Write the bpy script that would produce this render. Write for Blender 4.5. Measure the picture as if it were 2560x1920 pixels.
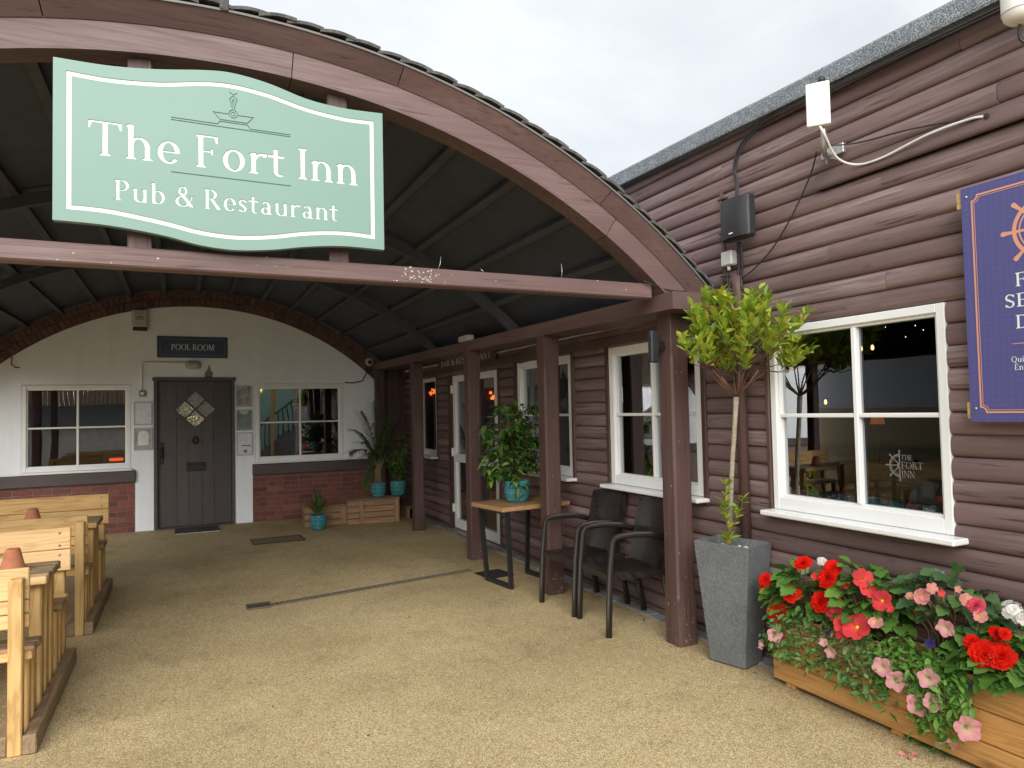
import bpy, bmesh, math, random
from mathutils import Vector, Matrix
from mathutils.geometry import delaunay_2d_cdt

for o in list(bpy.data.objects):
    bpy.data.objects.remove(o)
SC = bpy.context.scene
COL = SC.collection
PI = math.pi

# ------------------------------------------------------------------ camera
YAW, PITCH, ROLL = 0.4421, 0.0381, -0.0211
cd = bpy.data.cameras.new('camera')
cd.sensor_fit = 'HORIZONTAL'
cd.sensor_width = 36.0
cd.lens = 24.513
cd.clip_start = 0.05
cd.clip_end = 800
cam = bpy.data.objects.new('camera', cd)
COL.objects.link(cam)
_fw = Vector((math.sin(YAW) * math.cos(PITCH), math.cos(YAW) * math.cos(PITCH), math.sin(PITCH)))
_rt = Vector((math.cos(YAW), -math.sin(YAW), 0))
_up = _rt.cross(_fw)
_r2 = _rt * math.cos(ROLL) + _up * math.sin(ROLL)
_u2 = -_rt * math.sin(ROLL) + _up * math.cos(ROLL)
cam.matrix_world = Matrix(((_r2.x, _u2.x, -_fw.x, 0), (_r2.y, _u2.y, -_fw.y, 0), (_r2.z, _u2.z, -_fw.z, 1.6), (0, 0, 0, 1)))
SC.camera = cam

# ------------------------------------------------------------------ sky and sun (bright overcast)
SUN_EL, SUN_AZ = math.radians(27), math.radians(203)     # azimuth from +Y towards +X
W = bpy.data.worlds.new('World')
SC.world = W
W.use_nodes = True
nt = W.node_tree
nt.nodes.clear()
out = nt.nodes.new('ShaderNodeOutputWorld')
bg = nt.nodes.new('ShaderNodeBackground')
sky = nt.nodes.new('ShaderNodeTexSky')
sky.sky_type = 'NISHITA'
sky.sun_disc = False
sky.sun_elevation = SUN_EL
sky.sun_rotation = SUN_AZ
sky.dust_density = 3.0
tc = nt.nodes.new('ShaderNodeTexCoord')
mp = nt.nodes.new('ShaderNodeMapping')
mp.inputs['Scale'].default_value = (1.0, 1.0, 2.2)
nz = nt.nodes.new('ShaderNodeTexNoise')
nz.inputs['Scale'].default_value = 2.6
nz.inputs['Detail'].default_value = 5
nz.inputs['Roughness'].default_value = 0.55
nz.inputs['Distortion'].default_value = 0.4
cr = nt.nodes.new('ShaderNodeValToRGB')
cr.color_ramp.elements[0].position = 0.32
cr.color_ramp.elements[0].color = (7.0, 7.35, 7.8, 1)
cr.color_ramp.elements[1].position = 0.62
cr.color_ramp.elements[1].color = (8.7, 9.0, 9.35, 1)
mx = nt.nodes.new('ShaderNodeMix')
mx.data_type = 'RGBA'
mx.inputs['Factor'].default_value = 0.93
nt.links.new(tc.outputs['Generated'], mp.inputs['Vector'])
nt.links.new(mp.outputs['Vector'], nz.inputs['Vector'])
nt.links.new(nz.outputs['Fac'], cr.inputs['Fac'])
nt.links.new(sky.outputs['Color'], mx.inputs['A'])
nt.links.new(cr.outputs['Color'], mx.inputs['B'])
nt.links.new(mx.outputs['Result'], bg.inputs['Color'])
bg.inputs['Strength'].default_value = 0.0325
nt.links.new(bg.outputs['Background'], out.inputs['Surface'])

sd = bpy.data.lights.new('sun', 'SUN')
sd.energy = 1.5
sd.angle = math.radians(60)
sd.color = (1.0, 0.97, 0.93)
sun = bpy.data.objects.new('sun', sd)
COL.objects.link(sun)
_sdir = Vector((math.sin(SUN_AZ) * math.cos(SUN_EL), math.cos(SUN_AZ) * math.cos(SUN_EL), math.sin(SUN_EL)))
sun.rotation_euler = _sdir.to_track_quat('Z', 'Y').to_euler()
sun.location = _sdir * 30

SC.view_settings.view_transform = 'Standard'
SC.view_settings.look = 'None'
SC.view_settings.exposure = 1.88
SC.view_settings.gamma = 1.0
SC.render.engine = 'CYCLES'
SC.cycles.max_bounces = 12
SC.cycles.diffuse_bounces = 8
SC.cycles.glossy_bounces = 4
SC.cycles.transparent_max_bounces = 12
SC.cycles.use_denoising = True

# ------------------------------------------------------------------ mesh helpers
R = random.Random(7)


class MB:
    """collects shapes into one mesh"""
    def __init__(s):
        s.v = []; s.f = []; s.sm = []

    def add(s, vs, fs, smooth=False):
        b = len(s.v)
        s.v += [tuple(q) for q in vs]
        s.f += [tuple(b + i for i in f) for f in fs]
        s.sm += [smooth] * len(fs)
        return s

    def box(s, lo, hi, ch=0.0, mat=None):
        x = sorted((lo[0], hi[0])); y = sorted((lo[1], hi[1])); z = sorted((lo[2], hi[2]))
        if ch <= 0:
            vs = [Vector((x[i & 1], y[(i >> 1) & 1], z[(i >> 2) & 1])) for i in range(8)]
            fs = [(0, 2, 3, 1), (4, 5, 7, 6), (0, 1, 5, 4), (2, 6, 7, 3), (0, 4, 6, 2), (1, 3, 7, 5)]
        else:
            ch = min(ch, 0.45 * min(x[1] - x[0], y[1] - y[0], z[1] - z[0]))
            vs = []; ix = {}
            L = (x, y, z)
            for i in range(8):
                b = (i & 1, (i >> 1) & 1, (i >> 2) & 1)
                for a in range(3):
                    q = [L[c][b[c]] + (ch if b[c] == 0 else -ch) * (0 if c == a else 1) for c in range(3)]
                    ix[(b, a)] = len(vs); vs.append(Vector(q))
            fs = []
            for a in range(3):
                u, w = (a + 1) % 3, (a + 2) % 3
                for sgn in (0, 1):
                    q = []
                    for (p, r) in ((0, 0), (1, 0), (1, 1), (0, 1)):
                        b = [0, 0, 0]; b[a] = sgn; b[u] = p; b[w] = r
                        q.append(ix[(tuple(b), a)])
                    fs.append(tuple(q if sgn else reversed(q)))
                for p in (0, 1):
                    for r in (0, 1):
                        b0 = [0, 0, 0]; b1 = [0, 0, 0]
                        b0[u] = b1[u] = p; b0[w] = b1[w] = r; b1[a] = 1
                        q = [ix[(tuple(b0), u)], ix[(tuple(b1), u)], ix[(tuple(b1), w)], ix[(tuple(b0), w)]]
                        fs.append(tuple(q if (p ^ r) else reversed(q)))
            for i in range(8):
                b = (i & 1, (i >> 1) & 1, (i >> 2) & 1)
                q = [ix[(b, 0)], ix[(b, 1)], ix[(b, 2)]]
                fs.append(tuple(q if (sum(b) % 2) else reversed(q)))
        if mat is not None:
            vs = [mat @ q for q in vs]
        return s.add(vs, fs)

    def tube(s, pts, r, n=8, cap=True, smooth=True, square=False):
        pts = [Vector(q) for q in pts]
        rs = r if isinstance(r, (list, tuple)) else [r] * len(pts)
        vs = []; fs = []
        t0 = (pts[1] - pts[0]).normalized()
        ref = Vector((0, 0, 1)) if abs(t0.z) < 0.9 else Vector((1, 0, 0))
        u = t0.cross(ref).normalized()
        for i, q in enumerate(pts):
            t = (pts[min(i + 1, len(pts) - 1)] - pts[max(i - 1, 0)]).normalized()
            u = (u - t * u.dot(t)).normalized()
            w = t.cross(u)
            for j in range(n):
                a = 2 * PI * (j + 0.5) / n
                k = 1.0
                if square:
                    k = 1.0 / max(abs(math.cos(a)), abs(math.sin(a))) ** 0.85
                vs.append(q + (u * math.cos(a) + w * math.sin(a)) * rs[i] * k)
        for i in range(len(pts) - 1):
            for j in range(n):
                a, b = i * n + j, i * n + (j + 1) % n
                fs.append((a, b, b + n, a + n))
        if cap:
            fs.append(tuple(reversed(range(n))))
            fs.append(tuple(range((len(pts) - 1) * n, len(pts) * n)))
        return s.add(vs, fs, smooth)

    def lathe(s, prof, c, n=28, smooth=True):
        vs = []; fs = []
        for (r, z) in prof:
            for j in range(n):
                a = 2 * PI * j / n
                vs.append((c[0] + r * math.cos(a), c[1] + r * math.sin(a), c[2] + z))
        for i in range(len(prof) - 1):
            for j in range(n):
                a, b = i * n + j, i * n + (j + 1) % n
                fs.append((a, b, b + n, a + n))
        fs.append(tuple(reversed(range(n))))
        fs.append(tuple(range((len(prof) - 1) * n, len(prof) * n)))
        return s.add(vs, fs, smooth)

    def build(s, name, mat, parent=None, **props):
        o0 = Vector((0, 0, 0)) if parent is None else world_origin(parent)
        me = bpy.data.meshes.new(name)
        me.from_pydata([tuple(Vector(q) - o0) for q in s.v], [], s.f)
        me.polygons.foreach_set('use_smooth', s.sm)
        me.update()
        o = bpy.data.objects.new(name, me)
        COL.objects.link(o)
        if mat is not None:
            me.materials.append(mat)
        if parent is not None:
            o.parent = parent
        for k, v in props.items():
            o[k] = v
        return o


def world_origin(o):
    q = Vector(o.location)
    while o.parent is not None:
        o = o.parent
        q += Vector(o.location)
    return q


def thing(name, label, cat, loc=(0, 0, 0), group=None):
    o = bpy.data.objects.new(name, None)
    COL.objects.link(o)
    o.location = loc
    o.empty_display_size = 0.1
    o['label'] = label
    o['category'] = cat
    if group:
        o['group'] = group
    return o


def tag(o, label, cat, group=None):
    o['label'] = label
    o['category'] = cat
    if group:
        o['group'] = group
    return o


def inst(me, name, parent, mw):
    """object sharing mesh data, placed in world by mw"""
    o = bpy.data.objects.new(name, me)
    COL.objects.link(o)
    if parent is not None:
        o.parent = parent
        o.matrix_local = Matrix.Translation(-world_origin(parent)) @ mw
    else:
        o.matrix_world = mw
    return o


def area2(P):
    return sum(P[i][0] * P[(i + 1) % len(P)][1] - P[(i + 1) % len(P)][0] * P[i][1] for i in range(len(P)))


def ccw(P):
    return list(P) if area2(P) > 0 else list(reversed(P))


def inside(P, x, y):
    r = False
    j = len(P) - 1
    for i in range(len(P)):
        xi, yi = P[i]; xj, yj = P[j]
        if (yi > y) != (yj > y) and x < (xj - xi) * (y - yi) / (yj - yi) + xi:
            r = not r
        j = i
    return r


def cdt(polys):
    """constrained triangulation of overlapping polygons; returns verts, [(tri, set(owner))]"""
    vs = []; es = []
    PL = []
    for P in polys:
        P = [(q[0], q[1]) for q in P]
        b = len(vs)
        vs += [Vector(q) for q in P]
        es += [(b + i, b + (i + 1) % len(P)) for i in range(len(P))]
        xs = [q[0] for q in P]; ys = [q[1] for q in P]
        PL.append((P, min(xs), max(xs), min(ys), max(ys)))
    r = delaunay_2d_cdt(vs, es, [], 0, 1e-7)
    V = [(q.x, q.y) for q in r[0]]
    o = []
    for t in r[2]:
        if len(t) != 3: continue
        x = sum(V[i][0] for i in t) / 3; y = sum(V[i][1] for i in t) / 3
        w = {k for k, (P, a, b, c, d) in enumerate(PL) if a <= x <= b and c <= y <= d and inside(P, x, y)}
        if w:
            t = tuple(t)
            (x0, y0), (x1, y1), (x2, y2) = (V[i] for i in t)
            if (x1 - x0) * (y2 - y0) - (x2 - x0) * (y1 - y0) < 0:
                t = (t[0], t[2], t[1])
            o.append((t, w))
    return V, o


def slab(mb, polys, holes, place, d0, d1, sides=True, back=False):
    """solid from union(polys) minus union(holes), between depths d0 (front) and d1"""
    n = len(polys)
    V, T = cdt(list(polys) + list(holes))
    T = [t for t, w in T if any(i < n for i in w) and not any(i >= n for i in w)]
    mb.add([place(x, y, d0) for x, y in V], T)
    if back:
        mb.add([place(x, y, d1) for x, y in V], [tuple(reversed(t)) for t in T])
    if sides:
        ed = {}
        for t in T:
            for i in range(3):
                a, b = t[i], t[(i + 1) % 3]
                ed[(a, b)] = 1
        vs = []; fs = []
        for (a, b) in ed:
            if (b, a) not in ed:
                k = len(vs)
                vs += [place(*V[a], d0), place(*V[b], d0), place(*V[b], d1), place(*V[a], d1)]
                fs.append((k + 1, k, k + 3, k + 2))
        mb.add(vs, fs)


def rect(x0, y0, x1, y1):
    return [(x0, y0), (x1, y0), (x1, y1), (x0, y1)]


def stroke(pts, w):
    """thin 2d polyline as quads"""
    o = []
    for (x0, y0), (x1, y1) in zip(pts[:-1], pts[1:]):
        dx, dy = x1 - x0, y1 - y0
        l = math.hypot(dx, dy) or 1
        ex, ey = dx / l * w * 0.5, dy / l * w * 0.5
        nx, ny = -ey, ex
        o.append([(x0 - ex + nx, y0 - ey + ny), (x0 - ex - nx, y0 - ey - ny), (x1 + ex - nx, y1 + ey - ny), (x1 + ex + nx, y1 + ey + ny)])
    return o


# ------------------------------------------------------------------ materials
def newmat(name):
    m = bpy.data.materials.new(name)
    m.use_nodes = True
    n = m.node_tree
    b = n.nodes['Principled BSDF']
    return m, n, b


def N(n, t, **kw):
    x = n.nodes.new(t)
    for k, v in kw.items():
        if k in ('data_type', 'operation', 'blend_type', 'feature', 'noise_dimensions', 'wave_type', 'bands_direction', 'musgrave_type', 'distance'):
            setattr(x, k, v)
        else:
            x.inputs[k].default_value = v
    return x


def ramp(n, fac, stops):
    c = n.nodes.new('ShaderNodeValToRGB')
    e = c.color_ramp.elements
    while len(e) < len(stops):
        e.new(0.5)
    for i, (p, col) in enumerate(stops):
        e[i].position = p
        e[i].color = (*col, 1) if len(col) == 3 else col
    n.links.new(fac, c.inputs['Fac'])
    return c.outputs['Color']


def mixc(n, fac, a, b, mode='MIX'):
    m = n.nodes.new('ShaderNodeMix')
    m.data_type = 'RGBA'
    m.blend_type = mode
    for sock, val in (('Factor', fac), ('A', a), ('B', b)):
        s = m.inputs[sock]
        if hasattr(val, 'links') or isinstance(val, bpy.types.NodeSocket):
            n.links.new(val, s)
        elif isinstance(val, (tuple, list)):
            s.default_value = (*val, 1) if len(val) == 3 else val
        else:
            s.default_value = val
    return m.outputs['Result']


def bump(n, b, height, strength, dist):
    k = n.nodes.new('ShaderNodeBump')
    k.inputs['Strength'].default_value = strength
    k.inputs['Distance'].default_value = dist
    n.links.new(height, k.inputs['Height'])
    n.links.new(k.outputs['Normal'], b.inputs['Normal'])
    return k


def coords(n, scale=(1, 1, 1), rnd=True):
    t = n.nodes.new('ShaderNodeTexCoord')
    m = n.nodes.new('ShaderNodeMapping')
    m.inputs['Scale'].default_value = scale
    n.links.new(t.outputs['Object'], m.inputs['Vector'])
    if rnd:
        oi = n.nodes.new('ShaderNodeObjectInfo')
        mu = n.nodes.new('ShaderNodeMath')
        mu.operation = 'MULTIPLY'
        mu.inputs[1].default_value = 37.0
        n.links.new(oi.outputs['Random'], mu.inputs[0])
        cx = n.nodes.new('ShaderNodeCombineXYZ')
        for i in range(3):
            n.links.new(mu.outputs[0], cx.inputs[i])
        n.links.new(cx.outputs[0], m.inputs['Location'])
    return m.outputs['Vector']


def noise(n, vec, scale, detail=4, rough=0.55, dist=0.0):
    x = N(n, 'ShaderNodeTexNoise', Scale=scale, Detail=detail, Roughness=rough, Distortion=dist)
    n.links.new(vec, x.inputs['Vector'])
    return x.outputs['Fac']


def plain(name, col, rough=0.5, metal=0.0, var=0.12, scale=6.0, bmp=0.0, bscale=60.0, spec=0.5):
    m, n, b = newmat(name)
    v = coords(n)
    f = noise(n, v, scale, 5, 0.6)
    d = tuple(c * (1 - var) for c in col)
    u = tuple(min(1, c * (1 + var)) for c in col)
    n.links.new(ramp(n, f, [(0.3, d), (0.7, u)]), b.inputs['Base Color'])
    b.inputs['Roughness'].default_value = rough
    b.inputs['Metallic'].default_value = metal
    b.inputs['Specular IOR Level'].default_value = spec
    if bmp:
        bump(n, b, noise(n, v, bscale, 3, 0.6), bmp, 0.004)
    return m


def painted_wood(name, col, axis, rough=0.48, crack=0.5, fade=(0.34, 0.27, 0.26), famt=0.25):
    m, n, b = newmat(name)
    s = [52.0, 52.0, 52.0]; s[axis] = 2.2
    s2 = [3.0, 3.0, 3.0]; s2[axis] = 0.5
    v = coords(n, tuple(s))
    v2 = coords(n, tuple(s2))
    g = noise(n, v, 1.0, 6, 0.62, 0.3)
    f = noise(n, v2, 1.0, 4, 0.6)
    base = ramp(n, f, [(0.3, tuple(c * 0.86 for c in col)), (0.7, tuple(c * 1.14 for c in col))])
    oi = n.nodes.new('ShaderNodeObjectInfo')
    tint = ramp(n, oi.outputs['Random'], [(0.0, (0.84, 0.83, 0.83)), (1.0, (1.15, 1.14, 1.15))])
    base = mixc(n, 1.0, base, tint, 'MULTIPLY')
    mask = ramp(n, f, [(0.45, (0, 0, 0)), (0.75, (famt, famt, famt))])
    gm = ramp(n, g, [(0.42, (0, 0, 0)), (0.62, (1, 1, 1))])
    wear = mixc(n, 1.0, mask, gm, 'MULTIPLY')
    base = mixc(n, wear, base, fade)
    cr_ = ramp(n, g, [(0.33, (crack, crack, crack)), (0.40, (0, 0, 0))])
    base = mixc(n, cr_, base, tuple(c * 0.25 for c in col))
    # knots
    s3 = [9.0, 9.0, 9.0]; s3[axis] = 3.2
    vo = N(n, 'ShaderNodeTexVoronoi', Scale=1.0)
    n.links.new(coords(n, tuple(s3)), vo.inputs['Vector'])
    kn = ramp(n, vo.outputs['Distance'], [(0.05, (0.5, 0.5, 0.5)), (0.12, (0, 0, 0))])
    base = mixc(n, kn, base, tuple(c * 0.45 for c in col))
    n.links.new(base, b.inputs['Base Color'])
    rr = ramp(n, g, [(0.2, (rough + 0.2,) * 3), (0.8, (rough - 0.06,) * 3)])
    n.links.new(rr, b.inputs['Roughness'])
    bump(n, b, g, 0.55, 0.005)
    return m


def bare_wood(name, light, dark, axis, rough=0.65, grey=0.0, knots=True, ring=9.0):
    m, n, b = newmat(name)
    s = [ring, ring, ring]; s[axis] = 0.55
    v = coords(n, tuple(s))
    g1 = noise(n, v, 1.6, 3, 0.5, 1.2)
    wv = N(n, 'ShaderNodeMath', operation='MULTIPLY')
    n.links.new(g1, wv.inputs[0]); wv.inputs[1].default_value = 34.0
    sn = N(n, 'ShaderNodeMath', operation='SINE')
    n.links.new(wv.outputs[0], sn.inputs[0])
    mr = n.nodes.new('ShaderNodeMapRange')
    mr.inputs['From Min'].default_value = -1
    n.links.new(sn.outputs[0], mr.inputs['Value'])
    c = ramp(n, mr.outputs[0], [(0.0, light), (0.75, tuple(0.55 * a + 0.45 * d for a, d in zip(light, dark))), (1.0, dark)])
    s2 = [60.0, 60.0, 60.0]; s2[axis] = 2.5
    g2 = noise(n, coords(n, tuple(s2)), 1.0, 4, 0.6)
    c = mixc(n, 0.3, c, ramp(n, g2, [(0.3, tuple(d * 0.8 for d in dark)), (0.7, light)]))
    oi = n.nodes.new('ShaderNodeObjectInfo')
    c = mixc(n, 1.0, c, ramp(n, oi.outputs['Random'], [(0.0, (0.84, 0.82, 0.8)), (0.5, (1, 1, 1)), (1.0, (1.1, 1.02, 0.96))]), 'MULTIPLY')
    if knots:
        s3 = [7.0, 7.0, 7.0]; s3[axis] = 2.6
        vo = N(n, 'ShaderNodeTexVoronoi', Scale=1.0)
        n.links.new(coords(n, tuple(s3)), vo.inputs['Vector'])
        kn = ramp(n, vo.outputs['Distance'], [(0.05, (0.85,) * 3), (0.13, (0.25,) * 3), (0.2, (0, 0, 0))])
        c = mixc(n, kn, c, tuple(d * 0.35 for d in dark))
    if grey:
        f = noise(n, coords(n, (3, 3, 3)), 1.0, 4, 0.6)
        c = mixc(n, ramp(n, f, [(0.2, (grey,) * 3), (0.8, (grey * 0.5,) * 3)]), c, (0.17, 0.15, 0.13))
    n.links.new(c, b.inputs['Base Color'])
    b.inputs['Roughness'].default_value = rough
    bump(n, b, g2, 0.3, 0.003)
    return m


def leafmat(name, cols, rough=0.42, trans=0.3, vein=None):
    m, n, b = newmat(name)
    ge = n.nodes.new('ShaderNodeNewGeometry')
    st = [(i / max(1, len(cols) - 1), c) for i, c in enumerate(cols)]
    c = ramp(n, ge.outputs['Random Per Island'], st)
    f = noise(n, coords(n), 40, 3, 0.6)
    c = mixc(n, 0.25, c, mixc(n, f, (0.01, 0.02, 0.005), (0.2, 0.3, 0.05)))
    n.links.new(c, b.inputs['Base Color'])
    b.inputs['Roughness'].default_value = rough
    tr = n.nodes.new('ShaderNodeBsdfTranslucent')
    n.links.new(c, tr.inputs['Color'])
    mx_ = n.nodes.new('ShaderNodeMixShader')
    mx_.inputs[0].default_value = trans
    n.links.new(b.outputs[0], mx_.inputs[1])
    n.links.new(tr.outputs[0], mx_.inputs[2])
    n.links.new(mx_.outputs[0], n.nodes['Material Output'].inputs['Surface'])
    return m


def petalmat(name, rim, centre, r0, r1, trans=0.35):
    trans += .12
    """colour runs from the throat to the rim, in the flower's own coordinates"""
    m, n, b = newmat(name)
    t = n.nodes.new('ShaderNodeTexCoord')
    ln = n.nodes.new('ShaderNodeVectorMath'); ln.operation = 'LENGTH'
    n.links.new(t.outputs['Object'], ln.inputs[0])
    c = ramp(n, ln.outputs['Value'], [(r0, centre), (r1, rim)])
    ge = n.nodes.new('ShaderNodeNewGeometry')
    c = mixc(n, 1.0, c, ramp(n, ge.outputs['Random Per Island'], [(0, (0.8, 0.8, 0.8)), (1, (1.1, 1.1, 1.1))]), 'MULTIPLY')
    n.links.new(c, b.inputs['Base Color'])
    b.inputs['Roughness'].default_value = 0.75
    b.inputs['Specular IOR Level'].default_value = 0.15
    tr = n.nodes.new('ShaderNodeBsdfTranslucent')
    n.links.new(c, tr.inputs['Color'])
    mx_ = n.nodes.new('ShaderNodeMixShader')
    mx_.inputs[0].default_value = trans
    n.links.new(b.outputs[0], mx_.inputs[1])
    n.links.new(tr.outputs[0], mx_.inputs[2])
    n.links.new(mx_.outputs[0], n.nodes['Material Output'].inputs['Surface'])
    return m


def glassmat(name, tint=(0.9, 0.93, 0.93), boost=1.0, wob=0.0):
    m, n, b = newmat(name)
    n.nodes.remove(b)
    fr = n.nodes.new('ShaderNodeFresnel'); fr.inputs['IOR'].default_value = 1.5
    mu = N(n, 'ShaderNodeMath', operation='MULTIPLY'); mu.inputs[1].default_value = boost
    mu.use_clamp = True
    n.links.new(fr.outputs[0], mu.inputs[0])
    gl = n.nodes.new('ShaderNodeBsdfGlossy'); gl.inputs['Roughness'].default_value = 0.0
    gl.inputs['Color'].default_value = (0.95, 0.97, 1, 1)
    tr = n.nodes.new('ShaderNodeBsdfTransparent'); tr.inputs['Color'].default_value = (*tint, 1)
    if wob:
        k = n.nodes.new('ShaderNodeBump')
        k.inputs['Strength'].default_value = wob; k.inputs['Distance'].default_value = 0.01
        n.links.new(noise(n, coords(n), 2.2, 1, 0.4), k.inputs['Height'])
        n.links.new(k.outputs[0], gl.inputs['Normal'])
    mx_ = n.nodes.new('ShaderNodeMixShader')
    n.links.new(mu.outputs[0], mx_.inputs[0])
    n.links.new(tr.outputs[0], mx_.inputs[1])
    n.links.new(gl.outputs[0], mx_.inputs[2])
    n.links.new(mx_.outputs[0], n.nodes['Material Output'].inputs['Surface'])
    return m


def emit(name, col, s):
    m, n, b = newmat(name)
    b.inputs['Base Color'].default_value = (*col, 1)
    b.inputs['Emission Color'].default_value = (*col, 1)
    b.inputs['Emission Strength'].default_value = s
    return m


BROWN = (0.115, 0.068, 0.063)
M = {}
for i, a in enumerate('xyz'):
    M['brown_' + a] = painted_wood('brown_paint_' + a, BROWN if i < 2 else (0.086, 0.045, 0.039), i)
    M['pine_' + a] = bare_wood('pine_' + a, (0.66, 0.45, 0.19), (0.46, 0.27, 0.09), i)
    M['pale_' + a] = bare_wood('pale_pine_' + a, (0.78, 0.54, 0.28), (0.60, 0.36, 0.15), i)
    M['skid_' + a] = bare_wood('weathered_pine_' + a, (0.42, 0.29, 0.15), (0.24, 0.15, 0.07), i, grey=0.35)
M['logs'] = painted_wood('log_board_paint', (0.168, 0.108, 0.103), 1, rough=0.54, crack=0.8, famt=0.75, fade=(0.42, 0.35, 0.345))
M['lining'] = plain('dark_lining', (0.036, 0.043, 0.064), 0.6, var=0.2)
M['dark_beam'] = plain('dark_beam', (0.046, 0.047, 0.060), 0.6, var=0.25)
M['darkwood_x'] = painted_wood('dark_rail_paint', (0.075, 0.058, 0.058), 0, crack=0.3, famt=0.05)
M['doorwood'] = painted_wood('door_paint', (0.066, 0.055, 0.053), 2, crack=0.3, famt=0.05, rough=0.42)
M['iron'] = plain('black_iron', (0.02, 0.02, 0.02), 0.45, 0.3)
M['black'] = plain('black_plastic', (0.022, 0.023, 0.026), 0.5, bmp=0.1, bscale=300)
M['blacksteel'] = plain('black_steel', (0.012, 0.012, 0.013), 0.38)
M['cable'] = plain('black_cable', (0.02, 0.02, 0.022), 0.45)
M['whitecable'] = plain('white_cable', (0.72, 0.71, 0.68), 0.4)
M['upvc'] = plain('white_upvc', (0.80, 0.81, 0.80), 0.3, var=0.03, scale=3)
M['cream'] = plain('cream_plastic', (0.72, 0.71, 0.65), 0.35, var=0.04)
M['grey_plastic'] = plain('grey_plastic', (0.5, 0.5, 0.49), 0.45, var=0.06)
M['dirtymetal'] = plain('dirty_metal', (0.20, 0.175, 0.13), 0.65, 0.4, var=0.35, scale=40)
M['galv'] = plain('galvanised', (0.45, 0.45, 0.44), 0.42, 0.8, var=0.2, scale=30)
M['glass'] = glassmat('window_glass', boost=0.30, wob=0.06, tint=(0.60, 0.63, 0.64))
M['backglass'] = glassmat('pool_room_glass', boost=5.5, wob=0.08)
M['kerb'] = plain('kerb_concrete', (0.24, 0.24, 0.23), 0.85, var=0.3, scale=9, bmp=0.3, bscale=90)
M['mortar'] = plain('mortar', (0.19, 0.145, 0.12), 0.9, var=0.25, scale=14, bmp=0.4, bscale=80)
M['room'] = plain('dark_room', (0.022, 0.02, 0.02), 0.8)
M['terracotta'] = plain('terracotta', (0.42, 0.155, 0.075), 0.8, var=0.22, scale=14, bmp=0.1, bscale=200)
M['stem'] = plain('green_stem', (0.10, 0.14, 0.045), 0.6, var=0.3)
M['twig'] = plain('red_brown_twig', (0.16, 0.075, 0.05), 0.65, var=0.35, scale=12)
M['bark'] = plain('pale_bark', (0.30, 0.255, 0.19), 0.85, var=0.3, scale=35, bmp=0.5, bscale=120)
M['soil'] = plain('soil', (0.045, 0.03, 0.02), 0.95, var=0.4, scale=40, bmp=0.6, bscale=80)


def mat_ground():
    m, n, b = newmat('resin_bound_gravel')
    v = coords(n, (1, 1, 1), False)
    vo = N(n, 'ShaderNodeTexVoronoi', Scale=230.0)
    n.links.new(v, vo.inputs['Vector'])
    sep = n.nodes.new('ShaderNodeSeparateColor')
    n.links.new(vo.outputs['Color'], sep.inputs['Color'])
    c = ramp(n, sep.outputs['Red'], [(0.0, (0.36, 0.26, 0.12)), (0.2, (0.52, 0.395, 0.19)), (0.5, (0.69, 0.555, 0.305)), (0.8, (0.79, 0.67, 0.40)), (1.0, (0.88, 0.80, 0.58))])
    edge = ramp(n, vo.outputs['Distance'], [(0.35, (1, 1, 1)), (0.75, (0.5, 0.45, 0.38))])
    c = mixc(n, 1.0, c, edge, 'MULTIPLY')
    vo2 = N(n, 'ShaderNodeTexVoronoi', Scale=90.0)
    n.links.new(v, vo2.inputs['Vector'])
    sep2 = n.nodes.new('ShaderNodeSeparateColor')
    n.links.new(vo2.outputs['Color'], sep2.inputs['Color'])
    c = mixc(n, 1.0, c, ramp(n, sep2.outputs['Green'], [(0.0, (0.9, 0.89, 0.87)), (1.0, (1.08, 1.08, 1.09))]), 'MULTIPLY')
    # worn, dirty patches
    big = noise(n, v, 0.55, 5, 0.6, 0.3)
    c = mixc(n, ramp(n, big, [(0.40, (0.0,) * 3), (0.66, (0.62,) * 3)]), c, mixc(n, 1.0, c, (0.56, 0.52, 0.47), 'MULTIPLY'))
    md = noise(n, v, 3.0, 6, 0.7, 0.6)
    c = mixc(n, ramp(n, md, [(0.52, (0.0,) * 3), (0.70, (0.5,) * 3)]), c, mixc(n, 1.0, c, (0.6, 0.57, 0.52), 'MULTIPLY'))
    # pale worn line and small dark spots
    sp = noise(n, v, 7.0, 3, 0.5)
    c = mixc(n, ramp(n, sp, [(0.70, (0.0,) * 3), (0.76, (0.5,) * 3)]), c, (0.07, 0.05, 0.03))
    n.links.new(c, b.inputs['Base Color'])
    b.inputs['Roughness'].default_value = 0.75
    b.inputs['Specular IOR Level'].default_value = 0.35
    bump(n, b, vo.outputs['Distance'], -0.6, 0.004)
    return m


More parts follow.
